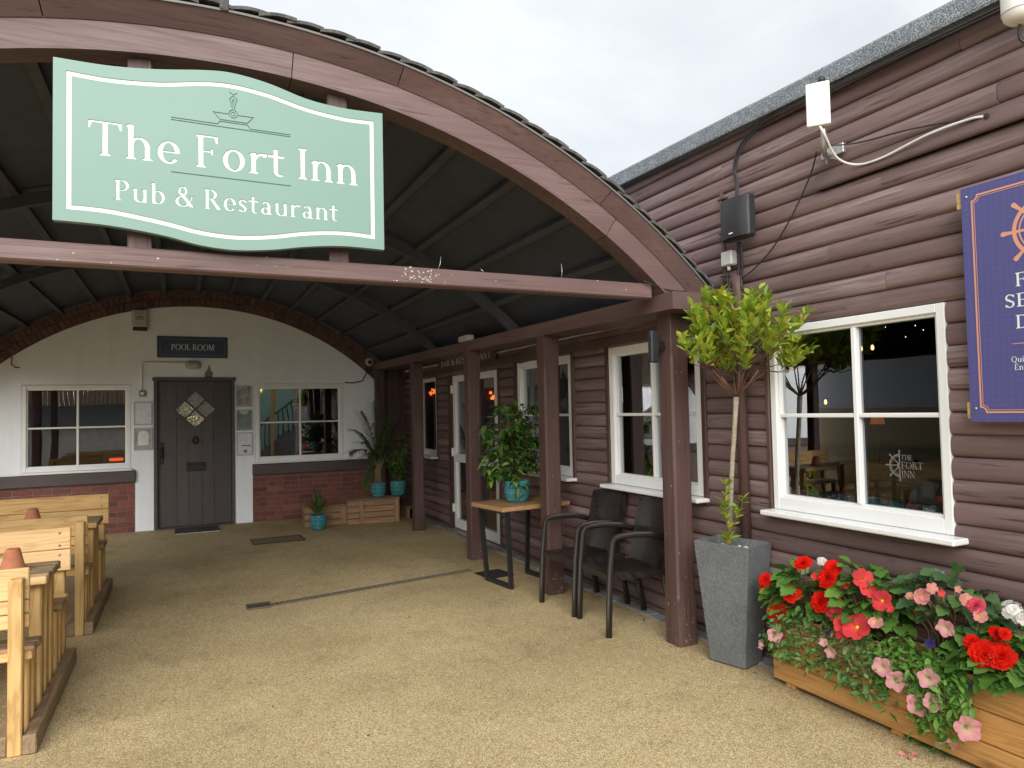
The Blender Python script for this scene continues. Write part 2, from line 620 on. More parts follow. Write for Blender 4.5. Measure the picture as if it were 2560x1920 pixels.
def mat_render():
    m, n, b = newmat('white_render')
    v = coords(n, (1, 1, 1), False)
    f = noise(n, v, 1.6, 5, 0.6)
    c = ramp(n, f, [(0.3, (0.79, 0.83, 0.87)), (0.7, (0.86, 0.90, 0.94))])
    g = noise(n, v, 9, 5, 0.7)
    c = mixc(n, ramp(n, g, [(0.62, (0,) * 3), (0.76, (0.4,) * 3)]), c, (0.42, 0.41, 0.36))
    st = noise(n, coords(n, (5.0, 5.0, 0.5), False), 1.0, 4, 0.6, 0.2)
    c = mixc(n, ramp(n, st, [(0.55, (0,) * 3), (0.75, (0.14,) * 3)]), c, (0.46, 0.45, 0.40))
    wv_ = noise(n, v, 2.2, 6, 0.75, 0.8)
    c = mixc(n, ramp(n, wv_, [(0.490, (0,) * 3), (0.497, (0.16,) * 3), (0.504, (0,) * 3)]), c, (0.45, 0.44, 0.40))
    n.links.new(c, b.inputs['Base Color'])
    b.inputs['Roughness'].default_value = 0.75
    bump(n, b, noise(n, v, 14, 5, 0.6), 0.22, 0.01)
    return m


def mat_brick():
    m, n, b = newmat('red_brick')
    oi = n.nodes.new('ShaderNodeObjectInfo')
    c = ramp(n, oi.outputs['Random'], [(0.0, (0.10, 0.03, 0.026)), (0.35, (0.18, 0.045, 0.032)), (0.7, (0.23, 0.06, 0.04)), (0.9, (0.145, 0.04, 0.035)), (1.0, (0.26, 0.11, 0.08))])
    v = coords(n)
    f = noise(n, v, 30, 4, 0.65)
    c = mixc(n, 1.0, c, ramp(n, f, [(0.3, (0.72,) * 3), (0.7, (1.2,) * 3)]), 'MULTIPLY')
    n.links.new(c, b.inputs['Base Color'])
    b.inputs['Roughness'].default_value = 0.62
    bump(n, b, f, 0.4, 0.006)
    return m


def mat_felt():
    m, n, b = newmat('mineral_felt')
    v = coords(n)
    vo = N(n, 'ShaderNodeTexVoronoi', Scale=240.0)
    n.links.new(v, vo.inputs['Vector'])
    sep = n.nodes.new('ShaderNodeSeparateColor')
    n.links.new(vo.outputs['Color'], sep.inputs['Color'])
    c = ramp(n, sep.outputs['Red'], [(0.0, (0.07, 0.085, 0.10)), (0.6, (0.17, 0.195, 0.22)), (1.0, (0.42, 0.45, 0.48))])
    f = noise(n, v, 5, 4, 0.6)
    c = mixc(n, 1.0, c, ramp(n, f, [(0.3, (0.8,) * 3), (0.7, (1.15,) * 3)]), 'MULTIPLY')
    n.links.new(c, b.inputs['Base Color'])
    b.inputs['Roughness'].default_value = 0.9
    bump(n, b, vo.outputs['Distance'], 0.4, 0.003)
    return m


def mat_tile():
    m, n, b = newmat('mossy_tile')
    v = coords(n)
    f = noise(n, v, 14, 5, 0.65)
    c = ramp(n, f, [(0.3, (0.045, 0.047, 0.045)), (0.6, (0.09, 0.088, 0.08)), (0.8, (0.12, 0.125, 0.08))])
    g = noise(n, v, 60, 3, 0.6)
    c = mixc(n, 1.0, c, ramp(n, g, [(0.3, (0.6,) * 3), (0.7, (1.3,) * 3)]), 'MULTIPLY')
    n.links.new(c, b.inputs['Base Color'])
    b.inputs['Roughness'].default_value = 0.9
    bump(n, b, g, 0.7, 0.006)
    return m


def mat_wicker(name='black_wicker', sx=1.0):
    m, n, b = newmat(name)
    v = coords(n, (1, 1, 1), False)
    ch = N(n, 'ShaderNodeTexBrick', Scale=1.0)
    ch.inputs['Brick Width'].default_value = 0.034
    ch.inputs['Row Height'].default_value = 0.015
    ch.inputs['Mortar Size'].default_value = 0.0026
    ch.inputs['Mortar Smooth'].default_value = 1.0
    ch.inputs['Color1'].default_value = (0.036, 0.029, 0.025, 1)  # lighter strands put the weave's highlights into the colour
    ch.inputs['Color2'].default_value = (0.012, 0.009, 0.008, 1)
    ch.inputs['Mortar'].default_value = (0.004, 0.003, 0.003, 1)
    # weave lies on whatever plane faces: use y+0.6x and z
    sx_ = n.nodes.new('ShaderNodeSeparateXYZ')
    n.links.new(v, sx_.inputs[0])
    ad = N(n, 'ShaderNodeMath', operation='ADD')
    n.links.new(sx_.outputs[0], ad.inputs[0]); n.links.new(sx_.outputs[2], ad.inputs[1])
    cx = n.nodes.new('ShaderNodeCombineXYZ')
    n.links.new(sx_.outputs[1], cx.inputs[0]); n.links.new(ad.outputs[0], cx.inputs[1])
    n.links.new(cx.outputs[0], ch.inputs['Vector'])
    n.links.new(ch.outputs['Color'], b.inputs['Base Color'])
    b.inputs['Roughness'].default_value = 0.28
    bump(n, b, ch.outputs['Fac'], -1.0, 0.012)
    return m


def mat_wrap():
    m, n, b = newmat('wicker_wrap')
    v = coords(n, (1, 1, 1), False)
    sx_ = n.nodes.new('ShaderNodeSeparateXYZ')
    n.links.new(v, sx_.inputs[0])
    ad = N(n, 'ShaderNodeMath', operation='ADD')
    n.links.new(sx_.outputs[0], ad.inputs[0]); n.links.new(sx_.outputs[2], ad.inputs[1])
    mu = N(n, 'ShaderNodeMath', operation='MULTIPLY'); mu.inputs[1].default_value = 2 * PI / 0.014
    n.links.new(ad.outputs[0], mu.inputs[0])
    sn = N(n, 'ShaderNodeMath', operation='SINE')
    n.links.new(mu.outputs[0], sn.inputs[0])
    mr = n.nodes.new('ShaderNodeMapRange'); mr.inputs['From Min'].default_value = -1
    n.links.new(sn.outputs[0], mr.inputs['Value'])
    n.links.new(ramp(n, mr.outputs[0], [(0.1, (0.004, 0.003, 0.003)), (0.5, (0.020, 0.016, 0.014)), (1, (0.055, 0.045, 0.04))]), b.inputs['Base Color'])  # crests lightened: the wrap's highlights are part of its colour
    b.inputs['Roughness'].default_value = 0.3
    bump(n, b, mr.outputs[0], 0.9, 0.004)
    return m


def mat_glaze(name, col):
    m, n, b = newmat(name)
    v = coords(n, (1, 1, 1), False)
    # embossed rows of long leaf shapes round the pot
    sx_ = n.nodes.new('ShaderNodeSeparateXYZ'); n.links.new(v, sx_.inputs[0])
    at = N(n, 'ShaderNodeMath', operation='ARCTAN2')
    n.links.new(sx_.outputs[1], at.inputs[0]); n.links.new(sx_.outputs[0], at.inputs[1])
    cx = n.nodes.new('ShaderNodeCombineXYZ')
    n.links.new(at.outputs[0], cx.inputs[0])
    mz = N(n, 'ShaderNodeMath', operation='MULTIPLY'); mz.inputs[1].default_value = 4.2
    n.links.new(sx_.outputs[2], mz.inputs[0]); n.links.new(mz.outputs[0], cx.inputs[1])
    vo = N(n, 'ShaderNodeTexVoronoi', Scale=4.2, Randomness=0.35)
    n.links.new(cx.outputs[0], vo.inputs['Vector'])
    vo.feature = 'DISTANCE_TO_EDGE'
    h = ramp(n, vo.outputs['Distance'], [(0.0, (1, 1, 1)), (0.07, (0.8,) * 3), (0.16, (0.15,) * 3), (0.4, (0.3,) * 3)])
    c = mixc(n, h, tuple(q * 0.75 for q in col), tuple(min(1, q * 1.5 + 0.02) for q in col))
    n.links.new(c, b.inputs['Base Color'])
    b.inputs['Roughness'].default_value = 0.14
    bump(n, b, h, 0.8, 0.008)
    return m


def mat_poster(name, bg_, ink, mode):
    m, n, b = newmat(name)
    v = coords(n, (1, 1, 1), False)
    s = coords(n, (22, 1, 95), False)
    f = noise(n, s, 1.0, 2, 0.6)
    c = mixc(n, ramp(n, f, [(0.56, (0,) * 3), (0.60, (0.8,) * 3)]), bg_, ink)
    if mode:
        f2 = noise(n, v, 9, 4, 0.6)
        c = mixc(n, ramp(n, f2, [(0.45, (0,) * 3), (0.6, (0.7,) * 3)]), c, mode)
    n.links.new(c, b.inputs['Base Color'])
    b.inputs['Roughness'].default_value = 0.35
    return m


def mat_cushion():
    m, n, b = newmat('tropical_cushion')
    v = coords(n, (1, 1, 1), False)
    vo = N(n, 'ShaderNodeTexVoronoi', Scale=16.0)
    wn = noise(n, v, 9, 3, 0.5)
    va = n.nodes.new('ShaderNodeVectorMath'); va.operation = 'ADD'
    n.links.new(v, va.inputs[0]); n.links.new(wn, va.inputs[1])
    n.links.new(va.outputs[0], vo.inputs['Vector'])
    sep = n.nodes.new('ShaderNodeSeparateColor'); n.links.new(vo.outputs['Color'], sep.inputs['Color'])
    c = ramp(n, sep.outputs['Blue'], [(0.0, (0.01, 0.02, 0.02)), (0.3, (0.02, 0.10, 0.08)), (0.5, (0.35, 0.03, 0.05)), (0.62, (0.02, 0.05, 0.05)), (0.8, (0.5, 0.5, 0.42)), (0.9, (0.02, 0.12, 0.22))])
    c.node.color_ramp.interpolation = 'CONSTANT'
    n.links.new(c, b.inputs['Base Color'])
    b.inputs['Roughness'].default_value = 0.8
    return m


def mat_navy():
    m, n, b = newmat('navy_sign_print')
    v = coords(n, (1, 1, 1), False)
    vo = N(n, 'ShaderNodeTexVoronoi', Scale=38.0, Randomness=0.0)
    n.links.new(v, vo.inputs['Vector'])
    c = ramp(n, vo.outputs['Distance'], [(0.2, (0.083, 0.081, 0.235)), (0.5, (0.074, 0.072, 0.215))])
    n.links.new(c, b.inputs['Base Color'])
    b.inputs['Roughness'].default_value = 0.42
    return m


def mat_reeded():
    m, n, b = newmat('textured_door_glass')
    v = coords(n, (1, 1, 1), False)
    vo = N(n, 'ShaderNodeTexVoronoi', Scale=75.0)
    n.links.new(v, vo.inputs['Vector'])
    n.links.new(ramp(n, vo.outputs['Distance'], [(0.1, (0.10, 0.11, 0.11)), (0.6, (0.50, 0.52, 0.52))]), b.inputs['Base Color'])
    b.inputs['Roughness'].default_value = 0.12
    b.inputs['Metallic'].default_value = 0.2
    bump(n, b, vo.outputs['Distance'], 1.0, 0.01)
    return m


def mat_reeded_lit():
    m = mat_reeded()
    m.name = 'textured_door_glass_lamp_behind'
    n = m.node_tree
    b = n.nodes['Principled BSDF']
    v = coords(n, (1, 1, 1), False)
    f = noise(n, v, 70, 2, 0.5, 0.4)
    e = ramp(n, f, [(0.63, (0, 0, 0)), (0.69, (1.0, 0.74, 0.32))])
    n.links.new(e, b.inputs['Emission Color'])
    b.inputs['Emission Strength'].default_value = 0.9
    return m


def mat_stone_pot():
    m, n, b = newmat('grey_fibrestone')
    v = coords(n, (1, 1, 1), False)
    f = noise(n, v, 70, 5, 0.7)
    g = noise(n, v, 4, 4, 0.6)
    c = ramp(n, f, [(0.32, (0.085, 0.093, 0.098)), (0.5, (0.13, 0.141, 0.147)), (0.7, (0.19, 0.20, 0.207))])
    c = mixc(n, 1.0, c, ramp(n, g, [(0.3, (0.85,) * 3), (0.7, (1.15,) * 3)]), 'MULTIPLY')
    n.links.new(c, b.inputs['Base Color'])
    b.inputs['Roughness'].default_value = 0.6
    bump(n, b, f, 0.25, 0.004)
    return m


M['ground'] = mat_ground()
M['render'] = mat_render()
M['brick'] = mat_brick()
M['shadedbrick'] = mat_brick()  # brick copy for the arch, with the shade under the ceiling put into its colour
M['shadedbrick'].name = 'shaded_arch_brick'
for nd in M['shadedbrick'].node_tree.nodes:
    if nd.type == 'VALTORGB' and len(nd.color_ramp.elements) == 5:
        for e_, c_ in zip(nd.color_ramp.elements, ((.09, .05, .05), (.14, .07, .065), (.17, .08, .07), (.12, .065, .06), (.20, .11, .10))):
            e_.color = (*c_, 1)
M['felt'] = mat_felt()
M['tile'] = mat_tile()
M['wicker'] = mat_wicker()
M['wrap'] = mat_wrap()
M['teal'] = mat_glaze('teal_glaze', (0.035, 0.20, 0.235))
M['teal2'] = mat_glaze('green_teal_glaze', (0.03, 0.19, 0.19))
M['navy'] = mat_navy()
M['copper'] = plain('copper_print', (0.62, 0.30, 0.19), 0.45, var=0.04)
M['white'] = plain('white_print', (0.74, 0.75, 0.73), 0.45, var=0.03)
M['palegrey'] = plain('pale_lettering', (0.78, 0.80, 0.81), 0.5, var=0.03)
M['mint'] = plain('mint_sign', (0.170, 0.280, 0.238), 0.5, var=0.035, scale=1.5)
M['mintdark'] = plain('mint_engraving', (0.10, 0.20, 0.17), 0.5, var=0.05)
M['signnavy'] = plain('pool_sign_navy', (0.032, 0.05, 0.105), 0.4, var=0.08)
M['stonepot'] = mat_stone_pot()
M['reeded'] = mat_reeded()
M['reeded_lit'] = mat_reeded_lit()
M['pebble'] = plain('white_pebble', (0.72, 0.71, 0.68), 0.7, var=0.1)
M['felt_light'] = M['galv']

# ------------------------------------------------------------------ serif lettering, drawn stroke by stroke
SW, TH, SL, ST = 0.130, 0.060, 0.075, 0.044


def g_stem(x, y0, y1, top=1, bot=1, w=SW):
    o = [rect(x, y0, x + w, y1)]
    if bot:
        o.append([(x - SL, y0), (x + w + SL, y0), (x + w + SL, y0 + ST * .6), (x + w, y0 + ST * 2), (x, y0 + ST * 2), (x - SL, y0 + ST * .6)])
    if top == 1:
        o.append([(x - SL, y1), (x - SL, y1 - ST * .6), (x, y1 - ST * 2), (x + w, y1 - ST * 2), (x + w + SL, y1 - ST * .6), (x + w + SL, y1)])
    if top == 2:
        o.append([(x - SL * 1.1, y1 - ST * 1.2), (x, y1 - ST * 2.6), (x + w, y1 - ST * 2.6), (x + w, y1)])
    return o


def g_arc(cx, cy, rx, ry, a0, a1, wx=SW, wy=TH, n=16):
    A = [math.radians(a0 + (a1 - a0) * i / n) for i in range(n + 1)]
    outer = [(cx + rx * math.cos(a), cy + ry * math.sin(a)) for a in A]
    inner = [(cx + (rx - wx) * math.cos(a), cy + (ry - wy) * math.sin(a)) for a in A]
    return [outer + inner[::-1]]


def g_line(x0, y0, x1, y1, w):
    h = w / 2
    return [[(x0 - h, y0), (x0 + h, y0), (x1 + h, y1), (x1 - h, y1)]]


def g_ring(cx, cy, rx, ry, wx=SW, wy=TH):
    return g_arc(cx, cy, rx, ry, 0, 180, wx, wy) + g_arc(cx, cy, rx, ry, 180, 360, wx, wy)


def g_s(x, w, h):
    r = h / 4 + TH / 4
    cx = x + w / 2
    o = g_arc(cx, h - r, w / 2, r, 20, 250, SW * .85, TH)
    o += g_arc(cx, r, w / 2, r, -160, 70, SW * .85, TH)
    o += [[(cx - w * .36, h * .60), (cx - w * .1, h * .60 + .05), (cx + w * .38, h * .42), (cx + w * .1, h * .42 - .05)]]
    o += [[(x + w - .045, h - r), (x + w, h - r), (x + w - .01, h - .02), (x + w - .05, h - .06)]]
    o += [[(x + .045, r), (x, r), (x + .01, .02), (x + .05, .06)]]
    return o


XH = 0.66


def glyph(c):
    S, T = SW, TH
    if c == 'T': return g_stem(.33, 0, 1, 0) + [rect(.0, .945, .79, 1), [(0, .98), (.0, .77), (.035, .77), (.09, .96)], [(.79, .98), (.79, .77), (.755, .77), (.70, .96)]], .80
    if c == 'F': return g_stem(.09, 0, 1) + [rect(.16, .945, .60, 1), rect(.2, .48, .47, .53), [(.60, .98), (.60, .77), (.565, .77), (.51, .96)], [(.47, .505), (.47, .40), (.44, .40), (.42, .5), (.44, .61), (.47, .61)]], .64
    if c == 'E': return g_stem(.09, 0, 1) + [rect(.16, .945, .60, 1), rect(.2, .48, .47, .53), rect(.16, 0, .62, .055), [(.60, .98), (.60, .79), (.565, .79), (.51, .96)], [(.62, .02), (.65, .22), (.61, .22), (.53, .04)], [(.47, .505), (.47, .41), (.44, .41), (.42, .5), (.44, .6), (.47, .6)]], .68
    if c == 'L': return g_stem(.09, 0, 1) + [rect(.16, 0, .60, .055), [(.60, .02), (.63, .24), (.59, .24), (.51, .04)]], .66
    if c == 'I': return g_stem(.09, 0, 1), .31
    if c == 'H': return g_stem(.09, 0, 1) + g_stem(.62, 0, 1) + [rect(.15, .48, .68, .535)], .84
    if c == 'P': return g_stem(.09, 0, 1) + g_arc(.34, .735, .28, .265, -95, 95) + [rect(.16, .945, .36, 1), rect(.16, .47, .34, .525)], .66
    if c == 'R': return g_stem(.09, 0, 1) + g_arc(.33, .745, .27, .255, -95, 95) + [rect(.16, .945, .35, 1), rect(.16, .49, .34, .54)] + [[(.30, .50), (.44, .50), (.80, .0), (.62, .0)], [(.66, 0), (.86, 0), (.86, .03), (.7, .07)]], .80
    if c == 'B': return g_stem(.09, 0, 1) + g_arc(.33, .76, .25, .24, -95, 95) + g_arc(.34, .275, .30, .275, -95, 95) + [rect(.16, .945, .35, 1), rect(.16, .5, .35, .55), rect(.16, 0, .35, .05)], .70
    if c == 'D': return g_stem(.09, 0, 1) + g_arc(.33, .5, .46, .5, -92, 92, S, T) + [rect(.16, .948, .34, 1), rect(.16, 0, .34, .052)], .86
    if c == 'O': return g_ring(.46, .5, .44, .515), .92
    if c == 'Q': return g_ring(.46, .5, .44, .515) + [[(.42, .05), (.56, .05), (.95, -.24), (.78, -.24)]], .92
    if c == 'M': return g_stem(.10, 0, 1, 1, 1, T) + g_stem(.80, 0, 1) + [[(.10, 1), (.26, 1), (.56, .10), (.48, .0)], [(.86, 1), (.79, 1), (.46, .04), (.52, .0)]], 1.03
    if c == 'N': return g_stem(.10, 0, 1, 1, 1, T) + g_stem(.66, 0, 1, 1, 0, T) + [[(.08, 1), (.24, 1), (.715, 0), (.62, 0)]], .82
    if c == 'A': return [[(.04, 0), (.10, 0), (.42, .93), (.38, 1.02)], [(.38, 1.02), (.45, 1.02), (.80, 0), (.66, 0), (.35, .9)], rect(.18, .31, .62, .36), rect(-.02, 0, .18, ST), rect(.58, 0, .88, ST)], .86
    if c == 'V': return [[(.04, 1), (.18, 1), (.48, .12), (.42, -.02)], [(.80, 1), (.74, 1), (.42, .06), (.45, -.02)], rect(-.03, 1 - ST, .26, 1), rect(.64, 1 - ST, .86, 1)], .84
    if c == 'U': return g_stem(.10, .3, 1, 1, 0) + g_stem(.66, .3, 1, 1, 0, T) + g_arc(.405, .305, .305, .32, 180, 360, S, T), .82
    if c == 'S': return g_s(.06, .50, 1.0), .62
    if c == 'Y': return g_stem(.34, 0, .5, 0) + [[(.02, 1), (.17, 1), (.46, .46), (.34, .44)], [(.78, 1), (.71, 1), (.40, .46), (.46, .44)], rect(-.03, 1 - ST, .24, 1), rect(.62, 1 - ST, .84, 1)], .80
    if c == '&': return g_ring(.36, .77, .20, .235, S * .75, T) + g_arc(.36, .26, .33, .28, 80, 355, S, T) + [[(.20, .66), (.34, .70), (.86, .0), (.68, .0)], [(.66, .26), (.71, .24), (.80, .52), (.75, .52)], rect(.66, .50, .90, .545), [(.74, 0), (.93, 0), (.93, .035), (.75, .06)]], .92
    if c == 'h': return g_stem(.08, 0, 1.03, 2) + g_arc(.345, XH - .26, .265, .27, 0, 175, S, T) + g_stem(.485, 0, XH - .24, 0), .70
    if c == 'n': return g_stem(.08, 0, XH, 2) + g_arc(.345, XH - .26, .265, .27, 0, 175, S, T) + g_stem(.485, 0, XH - .24, 0), .70
    if c == 'r': return g_stem(.08, 0, XH, 2) + g_arc(.37, XH - .22, .22, .22, 55, 175, S * .7, T * 1.4) + [[(.42, XH - .13), (.52, XH - .09), (.52, XH), (.40, XH)]], .52
    if c == 'u': return g_stem(.08, .22, XH, 2, 0) + g_arc(.345, .245, .265, .26, 180, 350, S, T) + g_stem(.485, 0, XH, 2, 0) + [[(.5, 0), (.68, 0), (.68, .03), (.55, .07)]], .70
    if c == 'b': return g_stem(.08, 0, 1.03, 2, 0) + g_arc(.33, XH / 2, .29, XH / 2 + .01, -165, 165, S, T), .67
    if c == 'o': return g_ring(.33, XH / 2, .30, XH / 2 + .015), .66
    if c == 'e': return g_arc(.32, XH / 2, .285, XH / 2 + .015, 0, 325, S, T, 22) + [rect(.10, XH * .5 - .01, .585, XH * .5 + .038)], .62
    if c == 'a': return g_arc(.27, XH - .21, .21, .22, 0, 150, S * .95, T) + g_stem(.365, .05, XH - .19, 0, 0) + g_arc(.25, .185, .205, .20, 20, 340, S * .9, T) + [[(.38, .0), (.58, 0), (.58, .04), (.49, .10), (.38, .12)]], .60
    if c == 's': return g_s(.04, .37, XH), .46
    if c == 't': return g_stem(.12, .14, .86, 0, 0, S * .9) + [rect(-.04, XH - .085, .42, XH)] + g_arc(.30, .16, .18, .175, 180, 310, S * .9, T), .44
    if c == 'i': return g_stem(.08, 0, XH, 2) + g_ring(.14, .90, .075, .075, .07, .07), .29
    if c == 'z': return [rect(.05, XH - .05, .50, XH), rect(.05, 0, .52, .05), [(.05, .02), (.17, .02), (.50, XH - .02), (.38, XH - .02)]], .57
    return [], .34


def text2d(s, h, x, y, track=0.06, anchor='l', wide=1.0, font_gap=0.30):
    """polygons of a line of lettering of cap height h, starting (or centred) at x, baseline y"""
    o = []
    cx = 0.0
    for c in s:
        if c == ' ':
            cx += font_gap
            continue
        P, adv = glyph(c)
        for q in P:
            o.append([((cx + a) * wide, b) for a, b in q])
        cx += adv + track
    w = (cx - track) * wide * h
    x0 = x - (w / 2 if anchor == 'c' else 0)
    return [[(x0 + a * h, y + b * h) for a, b in q] for q in o], w


def flat(polys, place, d, name, mat, parent, **kw):
    mb = MB()
    slab(mb, polys, [], place, d, d, sides=False)
    return mb.build(name, mat, parent, **kw)


# ------------------------------------------------------------------ ground
gmb = MB()
gmb.add([(-200, -200, 0), (200, -200, 0), (200, 200, 0), (-200, 200, 0)], [(0, 1, 2, 3)])
g = gmb.build('ground', M['ground'])
g['kind'] = 'structure'
kb = MB()
y = -1.0
while y < 11.1:
    L = 0.91
    kb.box((3.225 + R.uniform(-.004, .004), y + .004, -0.05), (3.40, y + L - .004, 0.012 + R.uniform(-.003, .003)), 0.006)
    y += L
k_ = kb.build('kerb_edging', M['kerb'])
k_['kind'] = 'structure'

# ------------------------------------------------------------------ log cabin (right)
XW = 3.33
cabin = thing('log_cabin', 'long brown log clad cabin with white windows along the right side', 'building', (XW, 5.0, 0))
Y_LO, Y_HI = -1.2, 11.15
CH = 0.107
Z0 = 2.083 - 19 * CH        # about 0.05
# openings incl. their brown trims: (y0, y1, z0, z1)
OPEN = [(2.135, 3.262, 0.94, 2.083), (3.90, 5.08, 0.94, 2.125), (5.72, 6.90, 0.94, 2.125), (7.43, 8.95, 0.0, 2.095), (9.60, 10.45, 0.94, 2.125)]
TRIM = {0: (0.0, 0.034), 1: (0.05, 0.05), 2: (0.05, 0.08), 3: (0.05, 0.15), 4: (0.05, 0.05)}


def log_board(y0, y1, z0, z1, name='log_board', tilt=0.0, dx=0.0, parent=cabin):
    L = y1 - y0
    ns = max(1, int(L / 0.35))
    ph = R.uniform(0, 6)
    prof = []
    npf = 9
    for i in range(npf + 1):
        t = i / npf
        d = 0.018 * (1 - abs(2 * t - 0.96) ** 3.6)
        prof.append((max(d, -0.002), z0 + 0.002 + t * (z1 - z0 - 0.003)))
    prof = [(-0.012, z0 + 0.002)] + prof + [(-0.012, z1 - 0.001)]
    vs = []; fs = []
    m = len(prof)
    for j in range(ns + 1):
        yy = y0 + L * j / ns
        w = 0.0016 * math.sin(ph + yy * 2.3) + 0.0010 * math.sin(ph * 2 + yy * 5.1)
        for (d, z) in prof:
            ex = tilt * (z1 - z) / (z1 - z0)
            vs.append((XW + 0.018 - d - ex - dx + w, yy, z + w * 0.8))
    for j in range(ns):
        for i in range(m - 1):
            a = j * m + i
            fs.append((a, a + 1, a + m + 1, a + m))
    mb = MB().add(vs, fs, True)
    for j in (0, ns):
        f = tuple(j * m + i for i in range(m))
        mb.add(vs, [f if j == 0 else tuple(reversed(f))])
    return mb.build(name, M['logs'], parent)


for n_ in range(33):
    z0 = Z0 + n_ * CH
    z1 = z0 + CH
    zc = (z0 + z1) / 2
    if z0 > 3.47:
        break
    segs = [(Y_LO, Y_HI)]
    for i, (a, b, c, d) in enumerate(OPEN):
        if c - 0.02 < zc < d + 0.0:
            a2, b2 = a - TRIM[i][0], b + TRIM[i][1]
            ns_ = []
            for (p, q) in segs:
                if b2 <= p or a2 >= q:
                    ns_.append((p, q))
                else:
                    if a2 > p: ns_.append((p, a2))
                    if b2 < q: ns_.append((b2, q))
            segs = ns_
    for (p, q) in segs:
        # butt joints where boards meet
        cuts = []
        if q - p > 3.0:
            if abs(z0 - 3.367) < .05: cuts = [2.50, 5.4, 8.2]
            elif 2.83 < zc < 2.94: cuts = [2.84, 6.1, 9.0]
            elif 2.70 < zc < 2.83: cuts = [2.44, 5.8, 8.6]
            elif 2.41 < zc < 2.52: cuts = [2.785, 5.2, 8.0]
            elif 2.19 < zc < 2.30: cuts = [2.44, 4.9, 7.7]
            else:
                y = p + R.uniform(1.4, 3.4)
                while y < q - 1.0:
                    cuts.append(y)
                    y += R.uniform(2.6, 3.6)
        ys = [p] + cuts + [q]
        for a, b in zip(ys[:-1], ys[1:]):
            loose = 2.83 < zc < 2.94 and b < 2.9
            log_board(a + .0012, b - .0012, z0 - (0.008 if loose else 0), z1, tilt=0.036 if loose else 0.0, dx=0.008 if loose else (0.004 if (2.41 < zc < 2.52 and b < 2.8) else 0))

# structural sheet behind the boards with the openings cut out
mb = MB()
slab(mb, [rect(Y_LO, 0, Y_HI, 3.5)], [rect(a, c, b, d) for a, b, c, d in OPEN], lambda u, v, d: (XW + 0.036 + d, u, v), 0, 0.09, back=True)
mb.build('wall_core', M['dark_beam'], cabin)
# base board, header board inside the porch
MB().box((XW - 0.004, Y_LO, 0.012), (XW + 0.03, Y_HI, Z0 - 0.001), 0.003).build('base_board', M['brown_y'], cabin)
MB().box((XW - 0.012, 3.88, 2.135), (XW - 0.002 + 0.03, 11.14, 2.215), 0.004).build('header_board', M['brown_y'], cabin)
# vertical trims beside openings
for i, (a, b, c, d) in enumerate(OPEN):
    l, r = TRIM[i]
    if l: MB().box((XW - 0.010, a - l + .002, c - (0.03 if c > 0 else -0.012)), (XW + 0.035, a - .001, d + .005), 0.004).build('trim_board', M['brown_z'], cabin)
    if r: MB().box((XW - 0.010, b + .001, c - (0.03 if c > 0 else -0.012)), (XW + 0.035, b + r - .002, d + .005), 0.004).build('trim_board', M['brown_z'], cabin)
# felt covered roof edge, in lapped strips; wall plate under it
fz = lambda y: (3.36 + 0.0235 * (y - 1.79), 3.477 + 0.0275 * (y - 1.995))
ys = [-1.3, -0.35, 0.6, 1.49, 2.375, 3.26, 4.19, 5.1, 6.0, 6.95, 7.9, 8.85, 9.8, 10.7, 11.3]
for i, (a, b) in enumerate(zip(ys[:-1], ys[1:])):
    mb = MB()
    lap = 0.003 * (i % 2)
    za, zb = fz(a), fz(b)
    X0 = 3.25 - lap
    vs = []
    for yy, (zl, zh) in ((a, za), (b + 0.02, zb)):
        vs += [(X0 + .004, yy, zl), (X0, yy, zl + .012), (X0, yy, zh - .02), (X0 + .008, yy, zh - .006), (X0 + .03, yy, zh + lap), (X0 + .9, yy, zh + .05 + lap), (X0 + .9, yy, zl + 0.03), (X0 + .03, yy, zl)]
    fs = [(k, (k + 1) % 8, 8 + (k + 1) % 8, 8 + k) for k in range(8)] + [tuple(range(7, -1, -1)), tuple(range(8, 16))]
    mb.add(vs, fs)
    mb.build('felt_strip', M['felt'], cabin)
mb = MB()
mb.box((3.285, Y_LO, 3.30), (3.36, Y_HI, 3.352), 0.004)
# (soffit board tucked under the felt)
mb2 = MB()
mb2.add([(3.262, -1.3, 3.287), (3.262, 11.2, 3.58), (3.40, 11.2, 3.59), (3.40, -1.3, 3.297)], [(0, 3, 2, 1)])
mb2.build('soffit', M['dark_beam'], cabin)


def box_uvd(mb, P, u0, v0, d0, u1, v1, d1, ch=0.004):
    a, b = P(u0, v0, d0), P(u1, v1, d1)
    mb.box(a, b, ch)


